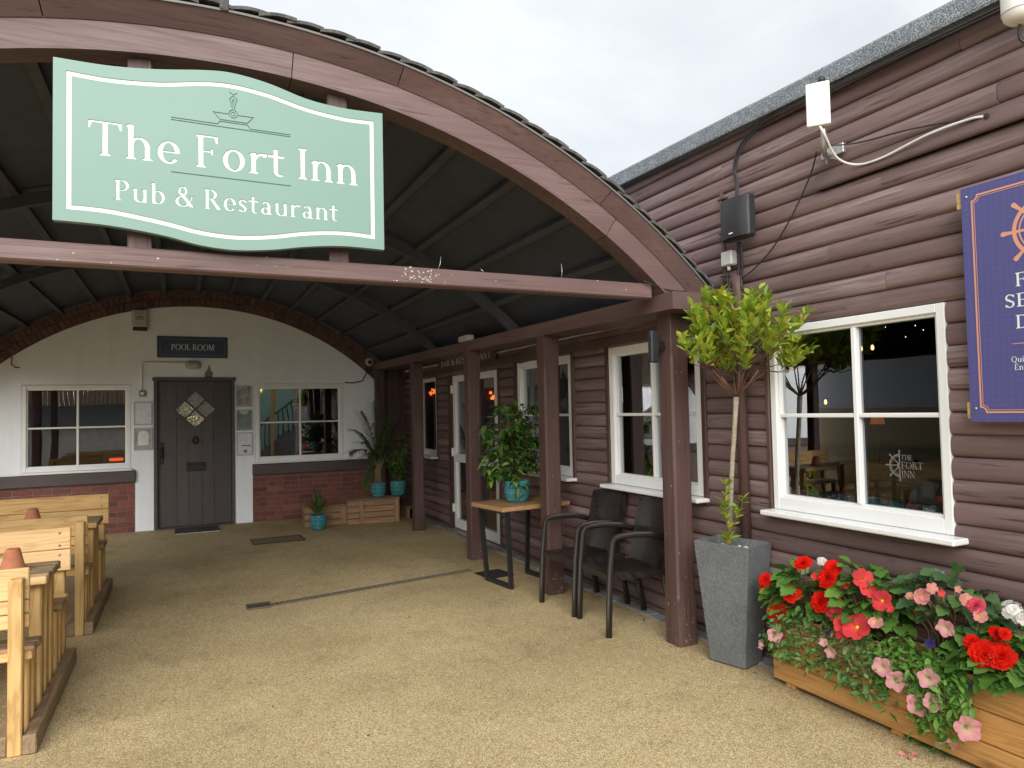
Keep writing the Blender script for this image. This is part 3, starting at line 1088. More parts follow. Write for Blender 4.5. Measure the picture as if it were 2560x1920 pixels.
def make_window(parent, P, u0, u1, v0, v1, cols, rows, glass, sill=None, fw=0.05, bot=0.07, mat='upvc', bar=0.028, name='window', reveal=0.05, asym=None, split=None):
    """P(u, v, d): d grows into the wall. frame mesh is the part; bars, panes and sill are its sub-parts"""
    mb = MB()
    fl = fr = fw
    box_uvd(mb, P, u0, v0, 0.0, u0 + fl, v1, reveal + .03)
    box_uvd(mb, P, u1 - fr, v0, 0.0, u1, v1, reveal + .03)
    box_uvd(mb, P, u0 + fl - .001, v1 - fw, 0.001, u1 - fr + .001, v1, reveal + .03)
    box_uvd(mb, P, u0 + fl - .001, v0, 0.001, u1 - fr + .001, v0 + bot, reveal + .03)
    w = mb.build(name, M[mat], parent)
    a, b, c, d = u0 + fl, u1 - fr, v0 + bot, v1 - fw
    # inner beads
    mb = MB()
    t = 0.016
    box_uvd(mb, P, a - .002, c - .002, .018, a + t, d + .002, reveal + .02, .003)
    box_uvd(mb, P, b - t, c - .002, .018, b + .002, d + .002, reveal + .02, .003)
    box_uvd(mb, P, a + t - .001, d - t, .019, b - t + .001, d + .002, reveal + .02, .003)
    box_uvd(mb, P, a + t - .001, c - .002, .019, b - t + .001, c + t, reveal + .02, .003)
    mb.build('bead', M[mat], w)
    us = [a + t + (b - a - 2 * t) * i / cols for i in range(cols + 1)]
    if split: us[1] = split
    vs = [c + t + (d - c - 2 * t) * i / rows for i in range(rows + 1)]
    for i in range(1, cols):
        m_ = MB(); box_uvd(m_, P, us[i] - bar / 2, c + t, .012, us[i] + bar / 2, d - t, reveal + .016, .004); m_.build('mullion', M[mat], w)
    for i in range(cols):
        for j in range(rows):
            if j:
                m_ = MB(); box_uvd(m_, P, us[i] + (bar / 2 if i else 0), vs[j] - bar * .42, .016, us[i + 1] - (bar / 2 if i < cols - 1 else 0), vs[j] + bar * .42, reveal + .012, .004); m_.build('glazing_bar', M[mat], w)
            m_ = MB()
            box_uvd(m_, P, us[i] - .003, vs[j] - .003, reveal - .004 + .0002 * i, us[i + 1] + .003, vs[j + 1] + .003, reveal - .003 + .0002 * i, 0)
            # one face pane: keep only the outer sheet
            f = MB().add([P(us[i] - .002, vs[j] - .002, reveal - .004), P(us[i + 1] + .002, vs[j] - .002, reveal - .004), P(us[i + 1] + .002, vs[j + 1] + .002, reveal - .004), P(us[i] - .002, vs[j + 1] + .002, reveal - .004)], [(0, 1, 2, 3)])
            f.build('pane', M[glass], w)
    if sill:
        s0, s1, sv, sd_, sh = sill
        m_ = MB(); box_uvd(m_, P, s0, sv, -sd_, s1, sv + sh, .03, .006); m_.build('sill', M[mat], w)
    return w


PC = lambda u, v, d: (XW + d, u, v)          # cabin wall: u = Y
make_window(cabin, PC, 2.137, 3.258, 0.958, 2.080, 2, 2, 'glass', (2.07, 3.27, 0.926, 0.11, 0.030), fw=0.045, bot=0.075, split=2.66)
make_window(cabin, PC, 3.902, 5.078, 0.962, 2.122, 2, 2, 'glass', (3.85, 5.10, 0.928, 0.11, 0.030), fw=0.065, bot=0.075)
make_window(cabin, PC, 5.722, 6.898, 0.962, 2.122, 2, 2, 'glass', (5.66, 6.93, 0.928, 0.11, 0.030), fw=0.065, bot=0.075)
make_window(cabin, PC, 9.602, 10.448, 0.962, 2.122, 1, 1, 'glass', (9.56, 10.5, 0.928, 0.11, 0.030), fw=0.05, bot=0.07)
# glazed double doors
for (a, b, hs) in ((8.19, 8.93, 1), (7.45, 8.185, 0)):
    dmb = MB()
    for (u0, v0, u1, v1) in ((a, .03, a + .085, 2.085), (b - .085, .03, b, 2.085), (a + .084, 2.0, b - .084, 2.085), (a + .084, .03, b - .084, .17), (a + .084, .93, b - .084, 1.04)):
        box_uvd(dmb, PC, u0, v0, 0.0, u1, v1, .06)
    dr = dmb.build('glazed_door', M['upvc'], cabin)
    for (v0, v1) in ((.17, .93), (1.04, 2.0)):
        MB().add([PC(a + .08, v0, .03), PC(b - .08, v0, .03), PC(b - .08, v1, .03), PC(a + .08, v1, .03)], [(0, 1, 2, 3)]).build('pane', M['glass'], dr)
        for ua in (a + .084, b - .104):
            m_ = MB(); box_uvd(m_, PC, ua, v0, .012, ua + .02, v1, .05, .003); m_.build('bead', M['upvc'], dr)
    if hs:
        for z in (.25, 1.0, 1.85):
            MB().box((XW - .028, b - .012, z), (XW + .0, b + .018, z + .11), .005).build('hinge', M['upvc'], dr)
MB().box((3.24, 7.40, 0.013), (3.40, 8.97, 0.030), .004).build('threshold', M['galv'], cabin)
# corner boarding where the cabin meets the pool room
for i in range(4):
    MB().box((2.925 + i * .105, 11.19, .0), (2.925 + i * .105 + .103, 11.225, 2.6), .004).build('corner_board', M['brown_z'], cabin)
# room behind the windows
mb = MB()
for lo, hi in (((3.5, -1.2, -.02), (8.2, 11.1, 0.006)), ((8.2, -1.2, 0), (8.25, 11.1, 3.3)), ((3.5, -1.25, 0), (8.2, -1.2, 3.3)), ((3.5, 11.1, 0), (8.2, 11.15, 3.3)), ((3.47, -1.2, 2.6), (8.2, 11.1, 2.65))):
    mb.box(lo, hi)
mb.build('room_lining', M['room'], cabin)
# downpipe and cover strip on the boards
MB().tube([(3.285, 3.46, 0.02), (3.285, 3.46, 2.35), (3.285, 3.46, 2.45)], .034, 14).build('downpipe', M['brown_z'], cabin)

# ------------------------------------------------------------------ pool room building (back)
YB = 11.28
pool = thing('pool_room_building', 'white rendered pool room wall with brick arch and red brick plinth at the back', 'building', (0.2, YB, 0))
PB = lambda u, v, d: (u, YB + d, v)
ACX, ACZ, ARI = 0.21, -0.50, 3.735
XL, XR = -6.0, 2.905


def arc_pts(r, x0, x1, n=60):
    a0 = math.acos((x0 - ACX) / r); a1 = math.acos((x1 - ACX) / r)
    return [(ACX + r * math.cos(a0 + (a1 - a0) * i / n), ACZ + r * math.sin(a0 + (a1 - a0) * i / n)) for i in range(n + 1)]


mb = MB()
slab(mb, [[(XL, 0), (XR, 0)] + arc_pts(ARI, XR, -2.95) + [(-2.95, 3.9), (XL, 3.9)]],
     [rect(-1.955, .875, -.66, 2.085), rect(1.0, .875, 2.335, 2.092), rect(-.372, -.1, .712, 2.185),
      rect(-5.9, -.1, -.607, .865), rect(.961, -.1, XR + .2, .872)], PB, 0, 0.16, back=True)
mb.build('rendered_wall', M['render'], pool)
# wall above and behind the arch ring
mb = MB()
slab(mb, [rect(-2.95, 1.8, 3.3, 4.1)], [[(-2.95, 1.8)] + [(3.3, 1.8)] + [(3.3, 1.9)] + arc_pts(ARI - .01, 2.95, -2.95)], PB, 0.02, 0.16)
mb.build('arch_backing', M['mortar'], pool)
# arch: two rings of bricks on edge
bme = MB().box((-.5, -.5, -.5), (.5, .5, .5), 0.04)
bo = bme.build('brick', M['brick'])
brick_me = bo.data
bpy.data.objects.remove(bo)
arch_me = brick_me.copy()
arch_me.materials.clear(); arch_me.materials.append(M['shadedbrick'])
for ring, (r0, rw) in enumerate(((ARI + .004, .112), (ARI + .126, .108))):
    rm = r0 + rw / 2
    a = 0.655 + ring * 0.008
    while a < PI - 0.62:
        da = R.uniform(.0735, .079) / rm
        am = a + da / 2
        c = Vector((ACX + rm * math.cos(am), YB + .012 + R.uniform(-.004, .004), ACZ + rm * math.sin(am)))
        if c.x < 2.92:
            mw = Matrix.Translation(c) @ Matrix.Rotation(-(am - PI / 2), 4, 'Y') @ Matrix.Diagonal((da * rm - .010, .05 + 0, rw - .006, 1))
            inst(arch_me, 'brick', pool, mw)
        a += da
# plinths: mortar bed with bricks
for (x0, x1) in ((-2.5, -.609), (.963, 2.90)):
    MB().box((x0 if x0 > -2.4 else -5.9, YB + .018, 0), (x1, YB + .15, .70)).build('mortar_bed', M['mortar'], pool)
    row = 0
    z = 0.0
    while z < 0.68:
        h = 0.0745
        x = x0 - (0.11 if row % 2 else 0.0) - R.uniform(0, .03)
        header = (row % 4 == 3)
        while x < x1 - .01:
            L = (0.112 if header else 0.225) + R.uniform(-.006, .006)
            a, b = max(x, x0) + .0065, min(x + L, x1) - .0065
            zt = min(z + h, .70) - .012
            if b - a > .03:
                mw = Matrix.Translation(((a + b) / 2, YB + .036 + R.uniform(-.003, .003), (z + zt) / 2 + .002)) @ Matrix.Rotation(R.uniform(-.008, .008), 4, 'Y') @ Matrix.Diagonal((b - a, .05, zt - z, 1))
                inst(brick_me, 'brick', pool, mw)
            x += L
        z += h
        row += 1
# timber rails on the plinths
for (x0, x1) in ((-5.9, -.60), (.955, 2.915)):
    MB().box((x0, YB - .045, .703), (x1, YB + .09, .866), .01).build('sill_rail', M['darkwood_x'], pool)
make_window(pool, PB, -1.953, -.662, .90, 2.08, 2, 2, 'backglass', (-1.985, -.645, .868, .05, .030), fw=.055, bot=.06, reveal=.045)
make_window(pool, PB, 1.003, 2.332, .90, 2.088, 2, 2, 'backglass', (.975, 2.365, .872, .05, .028), fw=.058, bot=.06, reveal=.045)
# door: frame, planked leaf, diamond lights, ironmongery
mb = MB()
box_uvd(mb, PB, -.372, 0, -.018, -.322, 2.185, .10); box_uvd(mb, PB, .668, 0, -.018, .712, 2.185, .10); box_uvd(mb, PB, -.39, 2.135, -.03, .728, 2.186, .10)
fr_ = mb.build('door_frame', M['doorwood'], pool)
mb = MB(); box_uvd(mb, PB, -.318, .02, .05, .664, 2.13, .075, .003)
door = mb.build('door', M['doorwood'], pool)
us = [-.318, -.075, .085, .262, .42, .664]
DC = (0.173, 1.716)


def diamond(cx, cz, r):
    return [(cx, cz - r), (cx + r, cz), (cx, cz + r), (cx - r, cz)]


for a, b in zip(us[:-1], us[1:]):
    mb = MB()
    slab(mb, [rect(a + .003, .022, b - .003, 2.128)], [diamond(DC[0], DC[1], .288)], PB, .034, .052)
    mb.build('plank', M['doorwood'], door)
mb = MB()
hs = [diamond(DC[0] + dx, DC[1] + dz, .124) for dx, dz in ((0, .142), (0, -.142), (.142, 0), (-.142, 0))]
slab(mb, [diamond(DC[0], DC[1], .298)], hs, PB, .026, .05)
mb.build('light_frame', M['doorwood'], door)
for i, hh in enumerate(hs):
    mb = MB()
    slab(mb, [diamond(sum(q[0] for q in hh) / 4, sum(q[1] for q in hh) / 4, .132)], [], PB, .042, .046, sides=False)
    mb.build('pane', M['reeded_lit' if i in (1, 3) else 'reeded'], door)
mb = MB()
for xs_ in (-.075, .085, .262, .42):
    for z in (.30, .62, .94, 1.26, 1.58, 1.9):
        if abs(xs_ - DC[0]) + abs(z - DC[1]) > .33:
            mb.lathe([(.010, 0), (.008, .004), (.003, .007)], (0, 0, 0), 8)
            for q in range(len(mb.v) - 24, len(mb.v)):
                vx, vy, vz = mb.v[q]
                mb.v[q] = (xs_ + vx, YB + .034 - vz, z + vy)
mb.build('stud', M['iron'], door)
mb = MB()
mb.box((.145, YB + .016, 1.22), (.20, YB + .035, 1.33), .008)
mb.tube([(.172 + .045 * math.sin(t * PI / 6), YB + .018, 1.255 + .045 * math.cos(t * PI / 6)) for t in range(13)], .008, 8, cap=False)
mb.build('knocker', M['iron'], door)
mb = MB(); mb.box((.05, YB + .02, .81), (.316, YB + .035, .935), .008); mb.box((.08, YB + .012, .845), (.286, YB + .022, .905), .006)
mb.build('letter_plate', M['iron'], door)
mb = MB(); mb.box((-.292, YB + .02, .93), (-.245, YB + .035, 1.245), .01)
mb.tube([(-.268, YB + .02, 1.17), (-.268, YB - .03, 1.14), (-.268, YB - .035, 1.06), (-.268, YB + .02, 1.02)], .010, 8)
mb.build('handle', M['iron'], door)
MB().box((-.36, 11.22, .002), (.70, 11.34, .02), .004).build('threshold', M['doorwood'], pool)
# plastered-over hatch outline and small wall scars
mb = MB()
slab(mb, [rect(-.069, 2.80, .325, 3.085)], [], PB, -.006, 0)
mb.build('plaster_patch', M['render'], pool)
mb = MB()
slab(mb, [[(.30, 2.187), (.40, 2.187), (.42, 2.25), (.385, 2.30), (.365, 2.39), (.335, 2.30), (.305, 2.26)]], [], PB, -.001, 0, sides=False)
mb.build('paint_scar', plain('bare_render', (0.22, 0.23, 0.19), 0.8), pool)
# dark room behind
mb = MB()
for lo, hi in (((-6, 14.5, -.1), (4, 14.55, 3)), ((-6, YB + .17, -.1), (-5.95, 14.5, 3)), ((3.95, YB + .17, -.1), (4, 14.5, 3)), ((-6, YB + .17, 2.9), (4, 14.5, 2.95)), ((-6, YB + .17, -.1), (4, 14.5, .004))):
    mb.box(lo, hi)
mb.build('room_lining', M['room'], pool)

# ------------------------------------------------------------------ barrel vaulted porch
porch = thing('porch_canopy', 'barrel vaulted brown timber porch with tiled roof and square posts', 'porch', (0.215, 7.0, 0))
PCX, PCZ = 0.215, -0.65
RI, RM, RO = 4.01, 4.165, 4.235
YF = 3.70


def ring_pts(r, a0, a1, n):
    return [(PCX + r * math.cos(a0 + (a1 - a0) * i / n), PCZ + r * math.sin(a0 + (a1 - a0) * i / n)) for i in range(n + 1)]


def arch_piece(mb, r0, r1, y0, y1, a0, a1, n=10, y0b=None):
    y0b = y0 if y0b is None else y0b
    vs = []; fs = []
    P0, P1 = ring_pts(r0, a0, a1, n), ring_pts(r1, a0, a1, n)
    for i in range(n + 1):
        for (p, yy) in ((P0[i], y0), (P1[i], y0b), (P1[i], y1), (P0[i], y1)):
            vs.append((p[0], yy, p[1]))
    for i in range(n):
        for k in range(4):
            a, b = i * 4 + k, i * 4 + (k + 1) % 4
            fs.append((b, a, a + 4, b + 4))
    fs += [(0, 1, 2, 3), tuple(reversed(range(n * 4, n * 4 + 4)))]
    mb.add(vs, fs, False)


A0, A1 = 0.815, PI - 0.815       # spring points of the arch
cutsA = [A0, 0.985, 1.495, 2.02, A1]
for i, (a, b) in enumerate(zip(cutsA[:-1], cutsA[1:])):
    mb = MB(); arch_piece(mb, RI + .014, RM, YF, YF + .14, a + .0006, b - .0006, 22)
    mb.build('arch_rib', M['brown_x'], porch)
    mb = MB(); arch_piece(mb, RI, RI + .014, YF - .012, YF + .13, a + .0006, b - .0006, 22)
    mb.build('arch_bead', M['brown_x'], porch)
cutsB = [0.785, 1.02, 1.36, 1.76, 2.2, PI - .785]
for i, (a, b) in enumerate(zip(cutsB[:-1], cutsB[1:])):
    mb = MB(); arch_piece(mb, RM - .012, RO, YF - .006, YF + .03, a + .0006, b - .0006, 22, YF - .082)
    mb.build('barge_board', M['brown_x'], porch)
mb = MB(); arch_piece(mb, RO + .001, RO + .012, YF - .092, YF + .05, .785, PI - .785, 90)
mb.build('drip_edge', plain('grey_drip_trim', (0.13, 0.12, 0.12), 0.5), porch)
# roof deck and lining
mb = MB()
n = 60
P = ring_pts(RO - .01, .78, PI - .78, n)
mb.add([(p[0], yy, p[1]) for yy in (YF, YB) for p in P], [(i, i + 1, i + n + 2, i + n + 1) for i in range(n)], True)
mb.build('roof_deck', M['tile'], porch)
LR = RM - .03
th = [A0 + (A1 - A0) * i / 14 for i in range(15)]
for i in range(14):
    mb = MB()
    for j, (ya, yb) in enumerate(((YF + .141, 6.05), (6.05, 8.40), (8.40, 10.0), (10.0, YB))):
        P = ring_pts(LR + .004 * ((i + j) % 2), th[i] - .002, th[i + 1] + .002, 4)
        mb.add([(p[0], yy, p[1]) for yy in (ya, yb) for p in P], [(q, q + 5, q + 6, q + 1) for q in range(4)], True)
    mb.build('lining_panel', M['lining'], porch)
# purlins along the porch and curved ribs across it
for a in th[0:15:1]:
    c = Vector((PCX + (LR - .045) * math.cos(a), 0, PCZ + (LR - .045) * math.sin(a)))
    mt = Matrix.Translation(c) @ Matrix.Rotation(-(a - PI / 2), 4, 'Y')
    MB().box((-.028, YF + .14, -.012), (.028, YB - .002, .045), .004, mt).build('purlin', M['dark_beam'], porch)
for yy in (6.0, 8.35):
    for (a, b) in ((A0, 1.35), (1.352, PI - 1.352), (PI - 1.35, A1)):
        mb = MB(); arch_piece(mb, RI - .01, RI + .075, yy, yy + .06, a, b, 14); mb.build('rib', M['dark_beam'], porch)
# front tie beam, eaves beams, posts
TB = [(-2.65, 3.725, 2.318), (2.80, 3.835, 2.414)]
tie = MB().box(*TB, .008).build('tie_beam', M['brown_x'], porch)
chips = MB()
for i in range(70):
    cx, cz = (1.20 + R.gauss(0, .06), 2.365 + R.gauss(0, .02)) if i < 48 else (R.uniform(-.8, 2.6), R.choice((2.41, 2.365, 2.33)))
    if not 2.322 < cz < 2.411: continue
    r_ = R.uniform(.002, .007)
    pts = [(cx + r_ * R.uniform(.5, 1.5) * math.cos(t), cz + r_ * R.uniform(.4, 1) * math.sin(t)) for t in (0, 1.2, 2.4, 3.7, 5)]
    chips.add([(x, 3.7238, z) for x, z in pts], [(0, 1, 2, 3, 4)])
chips.build('paint_chips', plain('chipped_paint', (.40, .39, .35), .7), tie, kind='stuff')
for (x, x2, dz) in ((1.33, 1.352, .085), (2.145, 2.148, .10), (1.62, 1.60, .03)):
    MB().tube([(x, 3.78, 2.412), ((x + x2) / 2 + .006, 3.78, 2.412 + dz * .5), (x2, 3.78, 2.412 + dz)], .0018, 5).build('twig', M['galv'], tie)
for yy in (6.0, 8.35):
    MB().box((-2.6, yy, 2.36), (2.8, yy + .05, 2.43), .005)
# eaves beam right: its inner face runs from (2.925,3.68) to (2.79,11.2)
vs = []
for (yy, xa, xb, zl, zh) in ((3.598, 2.862, 3.185, 2.236, 2.350), (11.2, 2.79, 3.04, 2.30, 2.405)):
    vs += [(xa, yy, zl), (xb, yy, zl), (xb, yy, zh), (xa, yy, zh)]
MB().add(vs, [(0, 1, 2, 3), (7, 6, 5, 4), (0, 4, 5, 1), (1, 5, 6, 2), (2, 6, 7, 3), (3, 7, 4, 0)]).build('eaves_beam', M['brown_y'], porch)
MB().box((-2.75, 3.69, 2.25), (-2.5, 11.2, 2.36), .006).build('eaves_beam', M['brown_y'], porch)


def post(x, y, ztop, s=.145):
    """square post with stopped chamfers"""
    mb = MB()
    c = .014
    x0, x1, y0, y1 = x, x + s, y, y + s
    lv = [(0, 0), (.30, 0), (.34, c), (ztop - .30, c), (ztop - .26, 0), (ztop, 0)]
    vs = []; fs = []
    for (z, k) in lv:
        k = max(k, .0025)
        for (px, py) in ((x0 + k, y0), (x1 - k, y0), (x1, y0 + k), (x1, y1 - k), (x1 - k, y1), (x0 + k, y1), (x0, y1 - k), (x0, y0 + k)):
            vs.append((px, py, z))
    for i in range(len(lv) - 1):
        for j in range(8):
            a, b = i * 8 + j, i * 8 + (j + 1) % 8
            fs.append((a, b, b + 8, a + 8))
    fs += [tuple(reversed(range(8))), tuple(range(len(lv) * 8 - 8, len(lv) * 8))]
    mb.add(vs, fs)
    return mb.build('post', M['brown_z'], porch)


def scuffs(po, x, y, s, seed):
    """flaked paint on the two faces that are seen"""
    q = random.Random(seed)
    mb = MB()
    for i in range(34):
        z = abs(q.gauss(0, .18)) + .015 if i < 22 else q.uniform(.2, 1.9)
        r_ = q.uniform(.0015, .0045)
        u = q.uniform(.02, s - .02)
        face = q.random() < .6
        P = [(r_ * q.uniform(.4, 1.2) * math.cos(t), r_ * q.uniform(.8, 2.2) * math.sin(t)) for t in (0, 1.2, 2.4, 3.7, 5)]
        if face: mb.add([(x + u + a, y - .0006, max(.002, z + b)) for a, b in P], [(0, 1, 2, 3, 4)])
        else: mb.add([(x - .0006, y + u + a, max(.002, z + b)) for a, b in P], [(0, 1, 2, 3, 4)])
    mb.build('paint_chips', bpy.data.materials['chipped_paint'], po, kind='stuff')


scuffs(post(2.985, 3.785, 2.249, .148), 2.985, 3.785, .148, 1)
scuffs(post(2.855, 5.365, 2.262, .145), 2.855, 5.365, .145, 2)
scuffs(post(2.805, 7.03, 2.273, .14), 2.805, 7.03, .14, 3)
post(2.835, 9.13, 2.286, .14)
post(2.80, 10.98, 2.299, .14)
for yy in (3.785, 5.9, 8.2, 10.6):
    post(-2.70, yy, 2.25, .145)
# uprights behind the sign
for x in (-.235, .71):
    mb = MB()
    zt = PCZ + math.sqrt((RI + .02) ** 2 - (x + .05 - PCX) ** 2)
    mb.box((x, 3.745, 2.412), (x + .105, 3.80, zt), .004)
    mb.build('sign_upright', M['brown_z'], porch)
# verge tiles, one by one, then the field behind them
tile_len, tile_w = 0.150, 0.165
ang = tile_len / (RO + .03)


def tile_mesh(w):
    mb = MB()
    nx, ny = 6, 4
    vs = []; fs = []
    for side in (1, 0):
        for j in range(ny + 1):
            for i in range(nx + 1):
                u = i / nx
                xx = (u - .5) * tile_len * 1.22
                hump = .013 * math.sin(PI * u) + .017 * (u)
                wv = .006 * math.sin(PI * j / ny)
                vs.append((xx, (j / ny - .5) * w, hump + wv - (0 if side else .017)))
    k = (nx + 1) * (ny + 1)
    for j in range(ny):
        for i in range(nx):
            a = j * (nx + 1) + i
            fs.append((a, a + 1, a + nx + 2, a + nx + 1))
            fs.append((a + k, a + k + nx + 1, a + k + nx + 2, a + k + 1))
    bnd = [j * (nx + 1) for j in range(ny, -1, -1)]
    ring = [i for i in range(nx + 1)] + [j * (nx + 1) + nx for j in range(1, ny + 1)] + [ny * (nx + 1) + i for i in range(nx - 1, -1, -1)] + [j * (nx + 1) for j in range(ny - 1, 0, -1)]
    for a, b in zip(ring, ring[1:] + ring[:1]):
        fs.append((b, a, a + k, b + k))
    mb.add(vs, fs, False)
    return mb


tmb = tile_mesh(tile_w)
to = tmb.build('roof_tile', M['tile'])
tile_me = to.data
bpy.data.objects.remove(to)


def tile_mw(a, y, right):
    r = RO + .030
    c = Vector((PCX + r * math.cos(a), y, PCZ + r * math.sin(a)))
    rot = Matrix.Rotation(-(a - PI / 2), 4, 'Y')
    fl = Matrix.Identity(4) if right else Matrix.Rotation(PI, 4, 'Z')
    return Matrix.Translation(c) @ rot @ fl


angs = []
a = PI / 2 - ang * .5
while a > .765:
    angs.append((a, True)); a -= ang
a = PI / 2 + ang * .5
while a < PI - .765:
    angs.append((a, False)); a += ang
for a, rt in angs:
    inst(tile_me, 'roof_tile', porch, tile_mw(a + R.uniform(-.003, .003), YF - .095 + tile_w / 2 + R.uniform(-.008, .008), rt) @ Matrix.Rotation(R.uniform(-.03, .03), 4, 'Z') @ Matrix.Rotation(R.uniform(-.02, .03), 4, 'Y'))
field = MB()
for a, rt in angs:
    for j in range(1, 16):
        mw = tile_mw(a + (ang * .5 if False else 0), YF - .095 + tile_w / 2 + tile_w * 3 * j - tile_w * 1.0, rt)
        mw = mw @ Matrix.Diagonal((1, 3.0, 1, 1))
        field.add([mw @ Vector(q) for q in tmb.v], tmb.f)
fo = field.build('tile_field', M['tile'], porch)
fo['kind'] = 'stuff'
MB().box((.170, YF - .10, 3.585), (.213, YF - .04, 3.665), .006).build('ridge_clip', M['tile'], porch)

# ------------------------------------------------------------------ pub name board over the porch
def spline(pts, n=8):
    o = []
    P = [pts[0]] + list(pts) + [pts[-1]]
    for i in range(1, len(P) - 2):
        p0, p1, p2, p3 = P[i - 1], P[i], P[i + 1], P[i + 2]
        for j in range(n):
            t = j / n
            o.append(tuple(.5 * (2 * p1[k] + (p2[k] - p0[k]) * t + (2 * p0[k] - 5 * p1[k] + 4 * p2[k] - p3[k]) * t * t + (3 * p1[k] - p0[k] - 3 * p2[k] + p3[k]) * t ** 3) for k in range(2)))
    o.append(tuple(pts[-1]))
    return o


YS = 3.655
PS = lambda u, v, d: (u, YS + d, v)
sign = thing('pub_sign', 'large mint green pub name board with wavy edges above the porch beam', 'sign', (0.23, YS + .04, 2.42))
top = spline([(-.522, 3.236), (-.306, 3.238), (-.103, 3.260), (.10, 3.295), (.232, 3.305), (.40, 3.284), (.592, 3.236), (.778, 3.220), (.986, 3.226)])
bot = spline([(-.522, 2.495), (-.305, 2.490), (-.082, 2.464), (.075, 2.431), (.235, 2.419), (.407, 2.434), (.584, 2.464), (.769, 2.482), (.986, 2.480)])
outline = bot + top[::-1]
bt = spline([(-.472, 3.184), (-.305, 3.180), (-.103, 3.198), (.10, 3.238), (.234, 3.248), (.40, 3.231), (.591, 3.190), (.777, 3.172), (.936, 3.176)])
bb = spline([(-.472, 2.549), (-.305, 2.545), (-.081, 2.513), (.075, 2.482), (.236, 2.472), (.408, 2.489), (.585, 2.523), (.77, 2.540), (.936, 2.534)])


def inset(P, d):
    P = ccw(P); o = []
    n_ = len(P)
    for i in range(n_):
        a, b, c = P[i - 1], P[i], P[(i + 1) % n_]
        e1 = Vector((b[0] - a[0], b[1] - a[1])).normalized(); e2 = Vector((c[0] - b[0], c[1] - b[1])).normalized()
        n1 = Vector((-e1.y, e1.x)); n2 = Vector((-e2.y, e2.x))
        m_ = (n1 + n2); m_ = m_ / max(.3, m_.dot(n1))
        o.append((b[0] + m_.x * d, b[1] + m_.y * d))
    return o


bor = ccw(bb + bt[::-1])
bori = inset(bor, .021)
border_quads = [[bor[i], bor[(i + 1) % len(bor)], bori[(i + 1) % len(bor)], bori[i]] for i in range(len(bor))]
def letters(txt, h, base, x0, width, track):
    """one polygon list per letter, stretched to the given width"""
    w = sum((glyph(c)[1] if c != ' ' else .30 - track) + track for c in txt) - track
    k_ = width / w
    o = []; cx = 0.0
    for c in txt:
        if c == ' ':
            cx += .30
            continue
        P, adv = glyph(c)
        o.append([[(x0 + (cx + a) * k_, base + b * h) for a, b in q] for q in P])
        cx += adv + track
    return o


t1 = letters('The Fort Inn', .160, 2.813, -.386, 1.236, .07)
t2 = letters('Pub & Restaurant', .097, 2.612, -.283, 1.026, .08)
motif = []
lw = .0052
motif += stroke([(-.042, 3.037), (.160, 3.037), (.172, 3.052), (.298, 3.052), (.312, 3.034), (.502, 3.034)], lw)
motif += stroke([(-.042, 3.026), (.502, 3.024)], lw)
motif += stroke([(.172, 3.060), (.142, 3.094), (.212, 3.094)], lw) + stroke([(.254, 3.094), (.326, 3.094), (.297, 3.060)], lw) + stroke([(.172, 3.061), (.297, 3.061)], lw)
motif += [g_arc(.233, 3.097, .022, .022, 0, 180, .005, .005)[0], g_arc(.233, 3.097, .022, .022, 180, 360, .005, .005)[0], g_arc(.233, 3.097, .011, .011, 0, 180, .004, .004)[0], g_arc(.233, 3.097, .011, .011, 180, 360, .004, .004)[0]]
motif += stroke([(.230, 3.119), (.217, 3.172), (.233, 3.190), (.250, 3.172), (.237, 3.119)], lw) + [[(.233, 3.128), (.240, 3.165), (.233, 3.176), (.226, 3.165)]]
motif += stroke([(.216, 3.204), (.226, 3.200), (.233, 3.192), (.241, 3.200), (.251, 3.205)], .004)
rule = stroke([(-.042, 2.772), (.500, 2.769)], .006)
groups = [border_quads] + t1 + t2 + [motif + rule]
allp = [outline]
own = {}
for gi, gp in enumerate(groups):
    for q in gp:
        own[len(allp)] = gi
        allp.append(q)
V, T = cdt(allp)
DEP = .004
panel = MB()
fl = [MB() for _ in groups]
side = {}
tri_g = []
for t, w in T:
    gset = [own[i] for i in w if i in own]
    gi = min(gset) if gset else -1
    if 0 not in w and gi < 0:
        continue
    tri_g.append((t, gi))
    if gi < 0:
        panel.add([PS(*V[i], 0) for i in t], [(0, 1, 2)])
        for i in range(3):
            side[(t[i], t[(i + 1) % 3])] = 1
    else:
        fl[gi].add([PS(*V[i], DEP) for i in t], [(0, 1, 2)])
for (a, b) in side:
    if (b, a) not in side:
        # engraving wall or outer rim
        inner = any((b in t and a in t and gi >= 0) for t, gi in tri_g) if False else None
        d = DEP
        mid = ((V[a][0] + V[b][0]) / 2, (V[a][1] + V[b][1]) / 2)
        panel.add([PS(*V[a], 0), PS(*V[b], 0), PS(*V[b], d), PS(*V[a], d)], [(1, 0, 3, 2)])
rim = ccw(outline)
for a, b in zip(rim, rim[1:] + rim[:1]):
    panel.add([PS(*a, 0), PS(*b, 0), PS(*b, .042), PS(*a, .042)], [(1, 0, 3, 2)])
Vb, Tb = cdt([outline])
panel.add([PS(*q, .042) for q in Vb], [tuple(reversed(t)) for t, w in Tb])
panel.build('panel', M['mint'], sign)
for mb_, nm, mt in zip(fl, ['border_line'] + ['letter'] * (len(t1) + len(t2)) + ['emblem'], ['white'] * (1 + len(t1) + len(t2)) + ['mintdark']):
    mb_.build(nm, M[mt], sign)

# ------------------------------------------------------------------ small signs
PR = thing('pool_room_sign', 'navy POOL ROOM sign above the back door', 'sign', (.145, YB - .01, 2.47))
mb = MB(); mb.box((-.329, YB - .016, 2.474), (.617, YB - .0015, 2.788), .004); mb.build('panel', M['signnavy'], PR)


